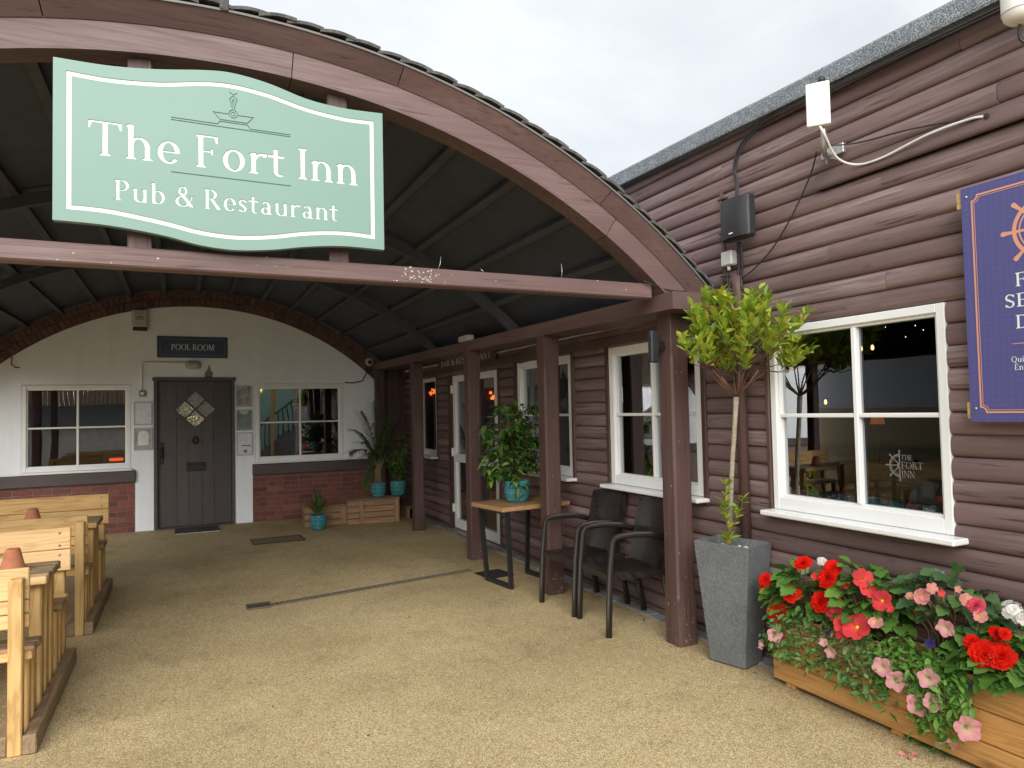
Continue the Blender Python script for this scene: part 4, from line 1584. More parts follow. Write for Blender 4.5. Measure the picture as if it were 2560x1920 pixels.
def round_frame(x0, y0, x1, y1, r, w):
    o = []
    o += stroke([(x0 + r, y0), (x1 - r, y0)], w) + stroke([(x0 + r, y1), (x1 - r, y1)], w) + stroke([(x0, y0 + r), (x0, y1 - r)], w) + stroke([(x1, y0 + r), (x1, y1 - r)], w)
    for cx, cy, a in ((x1 - r, y1 - r, 0), (x0 + r, y1 - r, 90), (x0 + r, y0 + r, 180), (x1 - r, y0 + r, 270)):
        o += g_arc(cx, cy, r + w / 2, r + w / 2, a, a + 90, w, w, 8)
    return o


flat(round_frame(-.288, 2.515, .578, 2.745, .035, .006), PB, -.0185, 'border_line', plain('sign_line', (.16, .19, .25), .5), PR)
tp, w_ = text2d('POOL ROOM', .085, .146, 2.588, .03, 'c', wide=.93)
flat(tp, PB, -.0185, 'lettering', M['palegrey'], PR)
BR = thing('bar_sign', 'dark BAR & RESTAURANT sign over the glazed doors', 'sign', (3.30, 8.4, 2.2))
MB().box((3.296, 7.40, 2.20), (3.316, 9.42, 2.345), .003).build('panel', M['brown_y'], BR)
tp, w_ = text2d('BAR & RESTAURANT', .082, 0, 2.231, .05)
kx = 1.75 / w_
PBAR = lambda u, v, d: (3.294, 9.27 - u * kx, v)
mb = MB(); slab(mb, tp, [], lambda u, v, d: PBAR(u, v, d), 0, 0, sides=False)
mb.build('lettering', M['palegrey'], BR)

# event board on the cabin
EB = thing('event_board', 'navy food served daily board with copper border on the log wall', 'sign', (3.24, 1.64, 1.5))
XE = 3.24
PE = lambda u, v, d: (XE + d, 1.64 - u, v)         # u grows to the right as seen
mb = MB(); mb.box((XE, 1.30, 1.504), (XE + .012, 1.98, 2.573), .002); mb.build('panel', M['navy'], EB)


def notch_frame(x0, y0, x1, y1, r, w):
    o = stroke([(x0 + r, y0), (x1 - r, y0)], w) + stroke([(x0 + r, y1), (x1 - r, y1)], w) + stroke([(x0, y0 + r), (x0, y1 - r)], w) + stroke([(x1, y0 + r), (x1, y1 - r)], w)
    for cx, cy, a in ((x1, y1, 180), (x0, y1, 270), (x0, y0, 0), (x1, y0, 90)):
        o += g_arc(cx, cy, r + w / 2, r + w / 2, a, a + 90, w, w, 8)
    return o


flat(notch_frame(-.291, 1.548, .291, 2.527, .024, .0075) + notch_frame(-.281, 1.558, .281, 2.517, .022, .0028), PE, -.0012, 'border_line', M['copper'], EB)


def wheel(cx, cy, r, a0=0, a1=360, spokes=8):
    o = []
    for h in range(a0, a1, 90):
        o += g_arc(cx, cy, r, r, h, h + 90, r * .13, r * .13, 10)
        o += g_arc(cx, cy, r * .80, r * .80, h, h + 90, r * .05, r * .05, 10)
        o += g_arc(cx, cy, r * .26, r * .26, h, h + 90, r * .16, r * .16, 8)
    for s_ in range(spokes):
        a = 2 * PI * s_ / spokes
        if not (a0 - 1 <= math.degrees(a) <= a1 + 1) and a1 - a0 < 360:
            continue
        c, s = math.cos(a), math.sin(a)
        q = lambda rr, ww: (cx + c * rr - s * ww, cy + s * rr + c * ww)
        o.append([q(r * .2, -r * .045), q(r * 1.02, -r * .045), q(r * 1.02, r * .045), q(r * .2, r * .045)])
        o.append([q(r * .98, -r * .05), q(r * 1.12, -r * .06), q(r * 1.3, -r * .085), q(r * 1.36, -r * .05), q(r * 1.36, r * .05), q(r * 1.3, r * .085), q(r * 1.12, r * .06), q(r * .98, r * .05)])
    return o


flat(wheel(0, 2.322, .128), PE, -.0012, 'wheel_emblem', M['copper'], EB)
for s_, zz in (('FOOD', 2.087), ('SERVED', 1.999), ('DAILY', 1.906)):
    tp, w_ = text2d(s_, .058, 0, zz, .05, 'c')
    tgt = {'FOOD': .250, 'SERVED': .345, 'DAILY': .262}[s_]
    tp = [[(q[0] * tgt / w_, q[1]) for q in P] for P in tp]
    flat(tp, PE, -.0012, 'lettering', M['white'], EB)
flat(stroke([(-.148, 1.842), (.148, 1.842)], .003), PE, -.0012, 'rule_line', M['copper'], EB)
tp, w_ = text2d('Quiz', .024, -.155, 1.763, .09); flat(tp, PE, -.0012, 'small_lettering', M['white'], EB)
tp, w_ = text2d('Ent', .024, -.144, 1.729, .09); flat(tp, PE, -.0012, 'small_lettering', M['white'], EB)
for zz in (2.52, 1.555):
    MB().box((XE + .0125, 1.28, zz - .035), (XE + .05, 2.002 + (.006 if zz > 2 else 0), zz + .04), .003).build('batten', M['pine_y'], EB)
    mb = MB(); mb.tube([(XE - .002, 1.955, zz + .01), (XE + .004, 1.955, zz + .01)], .006, 12); mb.build('screw', M['galv'], EB)

# window etching: half wheel and name, on the glass of the front window
et = MB()
PG = lambda u, v, d: (XW + .0445, 2.43 - u, v)
polys = wheel(-.004, 1.272, .060, 90, 270) + stroke([(-.006, 1.20), (-.006, 1.345)], .004)
for s_, h_, zz in (('THE', .026, 1.302), ('FORT', .036, 1.257), ('INN', .036, 1.210)):
    tp, w_ = text2d(s_, h_, .004, zz, .05)
    polys += tp
slab(et, polys, [], PG, 0, 0, sides=False)
etm, n_, b_ = newmat('frosted_etch')
b_.inputs['Base Color'].default_value = (.5, .5, .48, 1)
b_.inputs['Alpha'].default_value = .30
b_.inputs['Roughness'].default_value = .6
eo = et.build('window_etching', etm)
tag(eo, 'frosted half ship wheel with THE FORT INN lettering on the front window glass', 'window sign')

# ------------------------------------------------------------------ things on the white wall
AL = thing('alarm_box', 'pale burglar alarm box with dark red base under the brick arch', 'alarm', (-.545, YB, 2.85))
mb = MB(); mb.box((-.645, YB - .075, 2.905), (-.443, YB - .002, 3.155), .02); mb.build('cover', M['grey_plastic'], AL)
mb = MB(); mb.box((-.635, YB - .072, 2.852), (-.453, YB - .002, 2.903), .008); mb.build('strobe', plain('dark_red_lens', (.09, .015, .02), .3), AL)
flat([rect(-.60, 3.095, -.49, 3.105), rect(-.585, 3.035, -.50, 3.06), rect(-.60, 3.01, -.485, 3.025)], PB, -.0765, 'print', plain('faded_print', (.2, .19, .2), .6), AL)
BL = thing('bulkhead_light', 'unlit oval bulkhead light with its conduit above the door', 'wall light', (.15, YB, 2.37))
mb = MB()
prof = []
for i in range(6):
    t = i / 5
    prof.append((1 - .28 * t ** 2.2, -.065 * t))
nn = 28
vs = []; fs = []
for (k_, d) in prof:
    for j in range(nn):
        a = 2 * PI * j / nn
        ca, sa = math.cos(a), math.sin(a)
        vs.append((.148 + .107 * k_ * math.copysign(abs(ca) ** .6, ca), YB - .003 + d, 2.37 + .066 * k_ * math.copysign(abs(sa) ** .6, sa)))
for i in range(5):
    for j in range(nn):
        a, b = i * nn + j, i * nn + (j + 1) % nn
        fs.append((a, b, b + nn, a + nn))
fs.append(tuple(range(5 * nn, 6 * nn)))
mb.add(vs, fs, True); mb.build('diffuser', plain('frosted_diffuser', (.42, .42, .37), .3), BL)
MB().tube([(.045, YB - .012, 2.405), (-.50, YB - .012, 2.403), (-.52, YB - .012, 2.385), (-.521, YB - .012, 1.995)], .011, 8).build('conduit', M['cream'], BL)
SWt = thing('wall_switch', 'small square outdoor switch at the end of the conduit left of the door', 'switch', (-.515, YB, 1.91))
MB().box((-.556, YB - .04, 1.912), (-.473, YB - .002, 1.998), .008).build('housing', plain('switch_grey', (.16, .16, .15), .5), SWt)
MB().box((-.54, YB - .046, 1.93), (-.49, YB - .041, 1.98), .003).build('rocker', M['cream'], SWt)
M['noticeframe'] = plain('notice_frame', (.46, .46, .45), .4)
posters = [((-.624, 1.503, -.391, 1.836), (.74, .73, .80), (.45, .44, .52), None, 'framed pale lilac notice, upper of the two left of the door'),
           ((-.624, 1.145, -.386, 1.463), (.45, .44, .40), (.2, .2, .2), (.24, .23, .20), 'framed notice with pale arch shape, lower of the two left of the door'),
           ((.728, 1.740, .958, 2.063), (.34, .35, .37), (.6, .6, .6), (.12, .13, .15), 'framed dark photo poster, top of the three right of the door'),
           ((.728, 1.383, .964, 1.701), (.16, .25, .23), (.3, .36, .33), (.10, .13, .12), 'framed dark green poster, middle of the three right of the door'),
           ((.734, 1.011, .965, 1.355), (.72, .71, .82), (.28, .28, .36), None, 'framed white lilac notice, bottom of the three right of the door')]
for i, ((x0, z0, x1, z1), bgc, ink, md, lab) in enumerate(posters):
    po = thing('framed_notice', lab, 'notice', ((x0 + x1) / 2, YB, z0), 'framed notices beside the back door')
    mb = MB(); t = .016
    for (a, b, c, d) in ((x0, z0, x0 + t, z1), (x1 - t, z0, x1, z1), (x0 + t, z0, x1 - t, z0 + t), (x0 + t, z1 - t, x1 - t, z1)):
        mb.box((a, YB - .02, b), (c, YB - .002, d), .003)
    mb.build('frame', M['noticeframe'], po)
    MB().box((x0 + t, YB - .010, z0 + t), (x1 - t, YB - .003, z1 - t)).build('sheet', mat_poster('notice_print_%d' % i, bgc, ink, md), po)
    if i == 1:
        xm = (x0 + x1) / 2; w2_ = .068
        arch = [(xm - w2_, z0 + .07), (xm + w2_, z0 + .07), (xm + w2_, z1 - .09)] + [(xm + w2_ * math.cos(a * PI / 10), z1 - .09 + .05 * math.sin(a * PI / 10)) for a in range(1, 10)] + [(xm - w2_, z1 - .09)]
        flat([arch], PB, -.0115, 'print', plain('pale_print', (.78, .77, .82), .5), po)
    if i == 3:
        xm = (x0 + x1) / 2
        flat([[(xm - .06, z1 - .02)] + [(xm + .06 * math.cos(PI + a * PI / 10), z1 - .03 + .045 * math.sin(PI + a * PI / 10)) for a in range(11)] + [(xm + .06, z1 - .02)]], PB, -.0115, 'print', plain('pale_print2', (.5, .5, .48), .5), po)
    if i == 2:
        flat([rect(x0 + .03, z0 + .03, x0 + .09, z0 + .12)], PB, -.0115, 'print', plain('skin_print', (.35, .2, .16), .5), po)
    if i == 4:
        flat([rect(x0 + .07, z0 + .14, x1 - .04, z0 + .155)], PB, -.0115, 'print', plain('dark_print', (.1, .1, .12), .5), po)
        flat([rect(x0 + .10, z0 + .04, x0 + .15, z0 + .08)], PB, -.0112, 'print', plain('brown_print', (.25, .14, .08), .5), po)
CC = thing('dome_camera', 'white dome security camera where the brick arch meets the cabin', 'camera', (2.76, YB - .03, 2.44))
mb = MB()
pr = [(.066, 0), (.066, .03), (.058, .045), (.034, .047)]
tmp = MB().lathe(pr, (0, 0, 0), 24)
mb.add([(2.76 + x, YB - .012 - z_, 2.44 + y_) for x, y_, z_ in tmp.v], tmp.f, True); mb.build('housing', M['grey_plastic'], CC)
tmp = MB().lathe([(.036, 0.04), (.03, .058), (.015, .068), (.002, .07)], (0, 0, 0), 20)
mb = MB(); mb.add([(2.76 + x, YB - .012 - z_, 2.435 + y_) for x, y_, z_ in tmp.v], tmp.f, True); mb.build('lens', M['black'], CC)
tag(MB().tube([(2.74, YB - .02, 2.38), (2.70, YB - .03, 2.24), (2.64, YB - .02, 2.13), (2.50, YB - .02, 2.10), (2.36, YB - .015, 2.108)], .009, 6).build('loose_cable', M['cable']), 'loose black cable sagging below the dome camera', 'cable')
tag(MB().tube([(-2.06, YB - .01, 2.46), (-2.065, YB - .015, 2.36), (-2.02, YB - .02, 2.315), (-1.97, YB - .015, 2.315)], .006, 6).build('loose_cable', M['cable']), 'short hooked wire under the left end of the arch', 'cable')

# ------------------------------------------------------------------ things on the log wall
SP = thing('wall_speaker', 'black outdoor loudspeaker mounted high on the log wall', 'speaker', (3.25, 3.39, 2.65))
mb = MB()
cs = []
y0, y1, z0, z1 = 3.255, 3.495, 2.672, 2.925
nseg = 10
vs = []; fs = []
rows = 12
for i in range(rows + 1):
    t = i / rows
    z = z0 + (z1 - z0) * t
    wv = 1 - .05 * math.sin(PI * t)
    bulge = .016 * math.sin(PI * t)
    for j in range(nseg + 1):
        s = j / nseg * 2 - 1
        yy = (y0 + y1) / 2 - s * (y1 - y0) / 2 * wv
        xx = 3.165 + .03 * abs(s) ** 3 - bulge * .4
        vs.append((xx, yy, z))
for i in range(rows):
    for j in range(nseg):
        a = i * (nseg + 1) + j
        fs.append((a, a + 1, a + nseg + 2, a + nseg + 1))
mb.add(vs, fs, True)
mb.build('grille', M['black'], SP)
MB().box((3.188, 3.250, 2.662), (3.262, 3.50, 2.935), .014).build('cabinet', M['black'], SP)
MB().box((3.262, 3.33, 2.74), (3.30, 3.42, 2.84), .006).build('bracket', M['blacksteel'], SP)
flat([rect(-.018, 2.695, .018, 2.702)], lambda u, v, d: (3.160, 3.375 - u, v), 0, 'badge', M['palegrey'], SP)
JB = thing('junction_box', 'small grey junction box clipped below the wall speaker', 'junction box', (3.29, 3.53, 2.53))
MB().box((3.262, 3.487, 2.530), (3.318, 3.588, 2.628), .008).build('cover', M['grey_plastic'], JB)
MB().tube([(3.29, 3.54, 2.531), (3.29, 3.54, 2.500)], .012, 10).build('gland', M['grey_plastic'], JB)
CO = thing('cable_conduit', 'thin brown conduit pipe standing beside the wall speaker', 'conduit', (3.30, 3.60, 2.42))
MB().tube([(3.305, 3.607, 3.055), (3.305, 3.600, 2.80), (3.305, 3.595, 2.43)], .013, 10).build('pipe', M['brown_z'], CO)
for zz in (2.99, 2.76, 2.62, 2.47):
    MB().box((3.288, 3.555, zz), (3.318, 3.63, zz + .012), .002).build('clip', M['brown_z'], CO)


def cable(pts, r, label, mat='cable', n=6):
    P = []
    Q = [pts[0]] + list(pts) + [pts[-1]]
    for i in range(1, len(Q) - 2):
        for j in range(8):
            t = j / 8
            P.append(tuple(.5 * (2 * Q[i][k] + (Q[i + 1][k] - Q[i - 1][k]) * t + (2 * Q[i - 1][k] - 5 * Q[i][k] + 4 * Q[i + 1][k] - Q[i + 2][k]) * t * t + (3 * Q[i][k] - Q[i - 1][k] - 3 * Q[i + 1][k] + Q[i + 2][k]) * t ** 3) for k in range(3)))
    P.append(tuple(pts[-1]))
    return tag(MB().tube(P, r, n).build('cable', M[mat]), label, 'cable')


cable([(3.26, 1.0, 3.315), (3.265, 1.84, 3.335), (3.27, 2.4, 3.352), (3.275, 2.95, 3.37), (3.285, 3.2, 3.375), (3.295, 3.40, 3.30), (3.298, 3.47, 3.18), (3.298, 3.455, 3.05), (3.27, 3.43, 2.92)], .009, 'thick black cable along the roof edge running down to the wall speaker')
cable([(3.252, 1.0, 3.300), (3.258, 1.84, 3.318), (3.262, 2.4, 3.338), (3.267, 2.95, 3.355), (3.277, 3.18, 3.358), (3.29, 3.375, 3.28), (3.29, 3.445, 3.16), (3.288, 3.43, 3.04), (3.26, 3.41, 2.92)], .006, 'thinner black cable looped beside the thick one above the speaker')
cable([(3.262, 3.42, 2.66), (3.285, 3.43, 2.57), (3.285, 3.45, 2.45), (3.288, 3.44, 2.36)], .010, 'black cable bundle hanging straight below the wall speaker')
cable([(3.262, 3.40, 2.66), (3.28, 3.405, 2.52), (3.282, 3.425, 2.42), (3.28, 3.41, 2.35)], .007, 'second black cable hanging below the wall speaker')
cable([(3.29, 3.55, 2.50), (3.285, 3.555, 2.43), (3.283, 3.50, 2.37), (3.28, 3.44, 2.345)], .005, 'thin black cable curling out of the grey junction box')
cable([(3.25, 2.772, 3.03), (3.287, 2.85, 2.93), (3.30, 3.0, 2.74), (3.303, 3.17, 2.57), (3.30, 3.33, 2.47), (3.29, 3.42, 2.43)], .0045, 'thin black cable drooping from the aerial bracket to the speaker cables')
cable([(3.282, 3.45, 2.36), (3.24, 3.62, 2.345), (3.18, 3.70, 2.375), (3.05, 3.70, 2.372), (2.90, 3.70, 2.375), (2.80, 3.70, 2.40), (2.72, 3.71, 2.425)], .006, 'black cable lying over the beam end to the tie beam')
AE = thing('wireless_aerial', 'white rectangular wireless aerial on a bent pipe below the roof edge', 'aerial', (3.06, 2.6, 3.06))
AM = Matrix.Translation((3.05, 2.58, 0)) @ Matrix.Rotation(math.radians(38), 4, 'Z')
MB().box((-.016, -.058, 3.070), (.016, .058, 3.300), .004, AM).build('casing', M['cream'], AE)
mb = MB(); mb.tube([(3.095, 2.59, 3.32), (3.095, 2.59, 3.02), (3.10, 2.60, 2.985), (3.14, 2.63, 2.965), (3.20, 2.67, 2.965), (3.30, 2.70, 2.985)], .015, 12)
mb.build('pipe', M['galv'], AE)
MB().tube([(3.095, 2.59, 3.32), (3.095, 2.59, 3.345)], .017, 12).build('cap', M['black'], AE)
mb = MB(); mb.box((3.29, 2.63, 2.985), (3.315, 2.76, 3.04), .003); mb.box((3.22, 2.675, 2.955), (3.30, 2.72, 2.998), .003); mb.tube([(3.24, 2.70, 2.93), (3.24, 2.70, 3.02)], .006, 8)
mb.build('bracket', M['galv'], AE)
flat([rect(-.022, 3.258, -.012, 3.268), rect(-.006, 3.261, .016, 3.265)], lambda u, v, d: AM @ Vector((-.0165, -u, v)), 0, 'badge', plain('grey_print', (.4, .42, .42), .5), AE)
cable([(3.05, 2.575, 3.07), (3.08, 2.57, 3.02), (3.20, 2.60, 2.93), (3.285, 2.55, 2.885), (3.29, 2.40, 2.872), (3.285, 2.15, 2.90), (3.29, 1.95, 2.90), (3.315, 1.882, 2.888)], .0065, 'white cable sagging from the aerial to a hole in the boards', 'whitecable')
cable([(3.10, 2.60, 3.03), (3.22, 2.66, 3.025), (3.297, 2.55, 3.005), (3.297, 2.25, 2.965), (3.297, 2.0, 2.915), (3.315, 1.89, 2.890)], .0045, 'thin dark cable running from the aerial bracket to the hole')
tag(MB().lathe([(.014, 0), (.012, .002)], (0, 0, 0), 16).build('cable_hole', M['soil']), 'dark ragged cable hole in the loose board', 'hole')
bpy.data.objects['cable_hole'].matrix_world = Matrix.Translation((3.296, 1.882, 2.888)) @ Matrix.Rotation(-PI / 2, 4, 'Y')
WC = thing('roof_camera', 'white drum shaped security camera at the top right roof edge', 'camera', (3.12, 1.63, 3.1))
mb = MB()
tmp = MB().lathe([(.02, -.0), (.045, .006), (.060, .022), (.066, .045), (.067, .06), (.067, .20), (.06, .215)], (3.12, 1.63, 3.148), 24)
mb.v, mb.f, mb.sm = tmp.v, tmp.f, tmp.sm
mb.build('body', M['cream'], WC)
MB().lathe([(.0685, .0), (.0685, .003)], (3.12, 1.63, 3.192), 24).build('seam', M['grey_plastic'], WC)
MB().box((3.17, 1.60, 3.25), (3.33, 1.66, 3.31), .006).build('bracket', M['cream'], WC)
cable([(3.13, 1.64, 3.15), (3.14, 1.645, 3.09), (3.18, 1.60, 3.05), (3.28, 1.52, 3.06), (3.30, 1.40, 3.10)], .006, 'dark cable looping below the roof edge camera')
PSP = thing('post_speaker', 'slim black panel speaker on the inner side of the front post', 'speaker', (2.93, 3.87, 1.9))
MB().box((2.865, 3.835, 1.905), (2.925, 3.885, 2.125), .008).build('cabinet', M['black'], PSP)
MB().box((2.926, 3.845, 1.99), (2.984, 3.875, 2.05), .004).build('bracket', M['blacksteel'], PSP)
BB = MB().box((2.78, 6.98, 2.372), (2.86, 7.25, 2.43), .006).build('beam_box', M['grey_plastic'])
tag(BB, 'small pale grey box lying on top of the eaves beam', 'junction box')

# ------------------------------------------------------------------ drains, covers, mat
DR = thing('drain_channel', 'narrow slotted metal drain channel across the yard', 'drain', (1.6, 6.35, 0))
pa, pb = Vector((.67, 6.262)), Vector((2.62, 6.60))
dv = (pb - pa).normalized(); nv = Vector((-dv.y, dv.x)); Lc = (pb - pa).length
mt = Matrix(((dv.x, nv.x, 0, pa.x), (dv.y, nv.y, 0, pa.y), (0, 0, 1, 0), (0, 0, 0, 1)))
mb = MB(); mb.box((0, -.028, 0.001), (Lc, .028, .004), 0, mt); mb.build('channel_bed', M['iron'], DR)
mb = MB(); mb.box((0, -.036, .0045), (Lc, -.024, .012), .002, mt); mb.box((0, .024, .0045), (Lc, .036, .012), .002, mt); mb.build('channel_edge', M['dirtymetal'], DR)
bar = MB().box((-.011, -.025, .0045), (.011, .025, .0115), .003)
bo = bar.build('grate_bar', M['dirtymetal'], DR); bme_ = bo.data; bpy.data.objects.remove(bo)
for v_ in bme_.vertices:
    v_.co += world_origin(DR)
i = 0
x = .03
while x < Lc - .02:
    inst(bme_, 'grate_bar', DR, mt @ Matrix.Translation((x, 0, 0)))
    x += .042
GU = thing('gully_grate', 'small rectangular metal gully grate at the left end of the drain', 'drain', (.575, 6.29, 0))
MB().box((.478, 6.205, .001), (.672, 6.375, .004)).build('pit', M['iron'], GU)
mb = MB()
for (a, b, c, d) in ((.478, 6.205, .672, 6.217), (.478, 6.363, .672, 6.375), (.478, 6.217, .490, 6.363), (.660, 6.217, .672, 6.363)):
    mb.box((a, b, .0045), (c, d, .012), .001)
mb.build('rim', M['dirtymetal'], GU)
for i in range(11):
    x = .497 + i * .0148
    MB().box((x, 6.217, .0045), (x + .006, 6.363, .011)).build('grate_bar', M['dirtymetal'], GU)
CV = thing('access_cover', 'recessed rectangular access cover in the floor near the back door', 'cover', (1.1, 9.47, 0))
MB().box((.80, 9.28, .001), (1.405, 9.68, .006), .002).build('plate', plain('dirty_cover', (.20, .155, .095), .8, 0, var=.35, scale=20, bmp=.4, bscale=40), CV)
mb = MB()
for (a, b, c, d) in ((.785, 9.265, 1.42, 9.279), (.785, 9.681, 1.42, 9.695), (.785, 9.279, .799, 9.681), (1.406, 9.279, 1.42, 9.681)):
    mb.box((a, b, .001), (c, d, .008), .001)
mb.build('frame', M['iron'], CV)
CV2 = thing('access_cover', 'small dark square cover in the floor under the wooden table', 'cover', (2.75, 6.33, 0))
c0 = Matrix.Translation((2.76, 6.33, 0)) @ Matrix.Rotation(.12, 4, 'Z')
MB().box((-.125, -.135, .001), (.125, .135, .006), .002, c0).build('plate', plain('dark_cover', (.035, .035, .037), .55, .2, bmp=.4, bscale=60), CV2)
mb = MB()
for (a, b, c, d) in ((-.14, -.15, .14, -.136), (-.14, .136, .14, .15), (-.14, -.136, -.126, .136), (.126, -.136, .14, .136)):
    mb.box((a, b, .001), (c, d, .009), .001, c0)
mb.build('frame', M['iron'], CV2)
MT = thing('door_mat', 'flat dark door mat in front of the planked door', 'mat', (.19, 10.95, 0))
MB().box((-.10, 10.66, .001), (.47, 11.20, .012), .004).build('pile', plain('mat_fibre', (.055, .052, .045), .95, bmp=.6, bscale=200), MT)
mb = MB(); mb.box((-.10, 10.645, .001), (.47, 10.659, .015), .002); mb.build('edge_strip', M['galv'], MT)

# ------------------------------------------------------------------ picnic booths (left)
def booth(y0, xr, L, label, pale):
    """table between two facing benches with backs, on skids; xr = right end, L = length along Y"""
    t = thing('picnic_booth', label, 'picnic table', (xr - .75, y0 + L / 2, 0), 'wooden picnic booths')
    xl = xr - 1.55
    ym = y0 + L / 2
    px = 'pale_' if pale else 'pine_'
    for sx in (0, 1):                       # right and left end frames
        xo = xr + .03 if sx == 0 else xl - .03
        sg = -1 if sx == 0 else 1
        for k_ in (0, 1):
            a = xo + sg * (0 if k_ == 0 else .122); b = a + sg * .058
            dy = 0 if k_ == 0 else .02
            MB().box((a, y0 + dy, .002), (b, y0 + L - dy, .095), .006).build('skid_rail', M['skid_y'], t)
        a = xo + sg * .060; b = xo + sg * .120
        for yy, zt, w in ((y0 + .005, .838, .062), (y0 + L - .067, .84, .062)):
            MB().box((a, yy, 0.001), (b, yy + w, zt), .006).build('back_post', M['pine_z'], t)
        for yy, zt, w in ((y0 + .17, .428, .07), (y0 + .31, .428, .07), (y0 + L - .24, .428, .07), (y0 + L - .38, .428, .07)):
            MB().box((a, yy, .004), (b, yy + w, zt), .006).build('seat_leg', M['pine_z'], t)
        for yy in (ym - .19, ym - .035, ym + .12):
            MB().box((a, yy, .004), (b, yy + .085, .708), .006).build('table_leg', M['pine_z'], t)
        MB().box((b + sg * .002, ym - .22, .63), (b + sg * .045, ym + .22, .708), .006).build('table_bearer', M['pine_y'], t)
    # table top
    ty0, ty1 = ym - .245, ym + .245
    for i in range(5):
        a = ty0 + (ty1 - ty0) * i / 5
        mt = M['skid_x'] if i else M[px + 'x']
        MB().box((xl, a + .002, .712), (xr + R.uniform(-.003, .003), a + (ty1 - ty0) / 5 - .003, .754), .006).build('table_plank', mt, t)
    for sgn in (0, 1):
        f = (lambda yy: y0 + yy) if sgn == 0 else (lambda yy: y0 + L - yy)
        for i in range(3):
            a, b = f(.075 + i * .097), f(.075 + i * .097 + .092)
            MB().box((xl, a, .430), (xr - .006 + R.uniform(-.003, .003), b, .470), .006).build('seat_plank', M['skid_x'] if i else M[px + 'x'], t)
        hts = [(.588, .655), (.660, .722), (.727, .878)] if sgn == 0 else [(.622, .757), (.762, .898)]
        for (a, b) in hts:
            o = MB().box((xl, f(.069), a), (xr - .014 + (.02 if sgn else 0), f(.099), b), .005).build('back_board', M[px + 'x'], t)
            if sgn:
                mb = MB()
                for zz in (a + .025, b - .03):
                    for xx in (xr - .055, xl + .06):
                        mb.tube([(xx, f(.0985), zz), (xx, f(.1015), zz)], .008, 10)
                mb.build('screw', M['galv'], o)
    return t


booth(4.08, -.668, 1.41, 'nearer pine picnic booth with pale new boards at the left edge', True)
booth(6.10, -.634, 1.60, 'further pine picnic booth standing in front of the back wall', False)


def terracotta(x, y, z, r, h, label):
    t = thing('terracotta_pot', label, 'flower pot', (x, y, z), 'upturned terracotta pots on the picnic tables')
    mb = MB(); mb.lathe([(r * .9, 0), (r * 1.14, .004), (r * 1.17, .020), (r * 1.10, .022), (r * 1.05, .012), (.01, .010)], (x, y, z), 30); mb.build('saucer', M['terracotta'], t)
    mb = MB(); mb.lathe([(r, .013), (r * 1.02, .016), (r * 1.0, .028), (r * .93, .030), (r * .56, h - .004), (r * .52, h), (.012, h + .001), (.010, h - .008)], (x, y, z), 30); mb.build('pot', M['terracotta'], t)


terracotta(-.865, 4.79, .754, .062, .128, 'upturned terracotta pot on the nearer picnic table')
terracotta(-1.113, 6.90, .754, .064, .125, 'upturned terracotta pot on the further picnic table')

# ------------------------------------------------------------------ table and wicker chairs
TBL = thing('side_table', 'oak topped side table with black steel legs beside the post', 'table', (2.9, 5.95, 0))
T0 = Matrix.Translation((2.55, 5.63, 0)) @ Matrix.Rotation(math.radians(8), 4, 'Z')
mb = MB(); mb.box((0, 0, .702), (.75, .56, .742), .006, T0); mb.build('table_top', bare_wood('oak_top', (.46, .27, .13), (.30, .16, .07), 0, rough=.45, knots=False, ring=14), TBL)
for x, lab in ((.075, 0), (.62, 1)):
    mb = MB()
    for (ya, yb) in ((.045, .075), (.515, .485)):
        mb.tube([T0 @ Vector((x, ya, .70)), T0 @ Vector((x + (.045 if lab == 0 else -.045), yb, .012))], .026, 4, smooth=False)
    mb.box((x + (.03 if lab == 0 else -.06), .06, .002), (x + (.06 if lab == 0 else -.03), .50, .045), .004, T0)
    mb.box((x - .02, .05, .672), (x + .03, .51, .701), .003, T0)
    mb.build('leg_frame', M['blacksteel'], TBL)


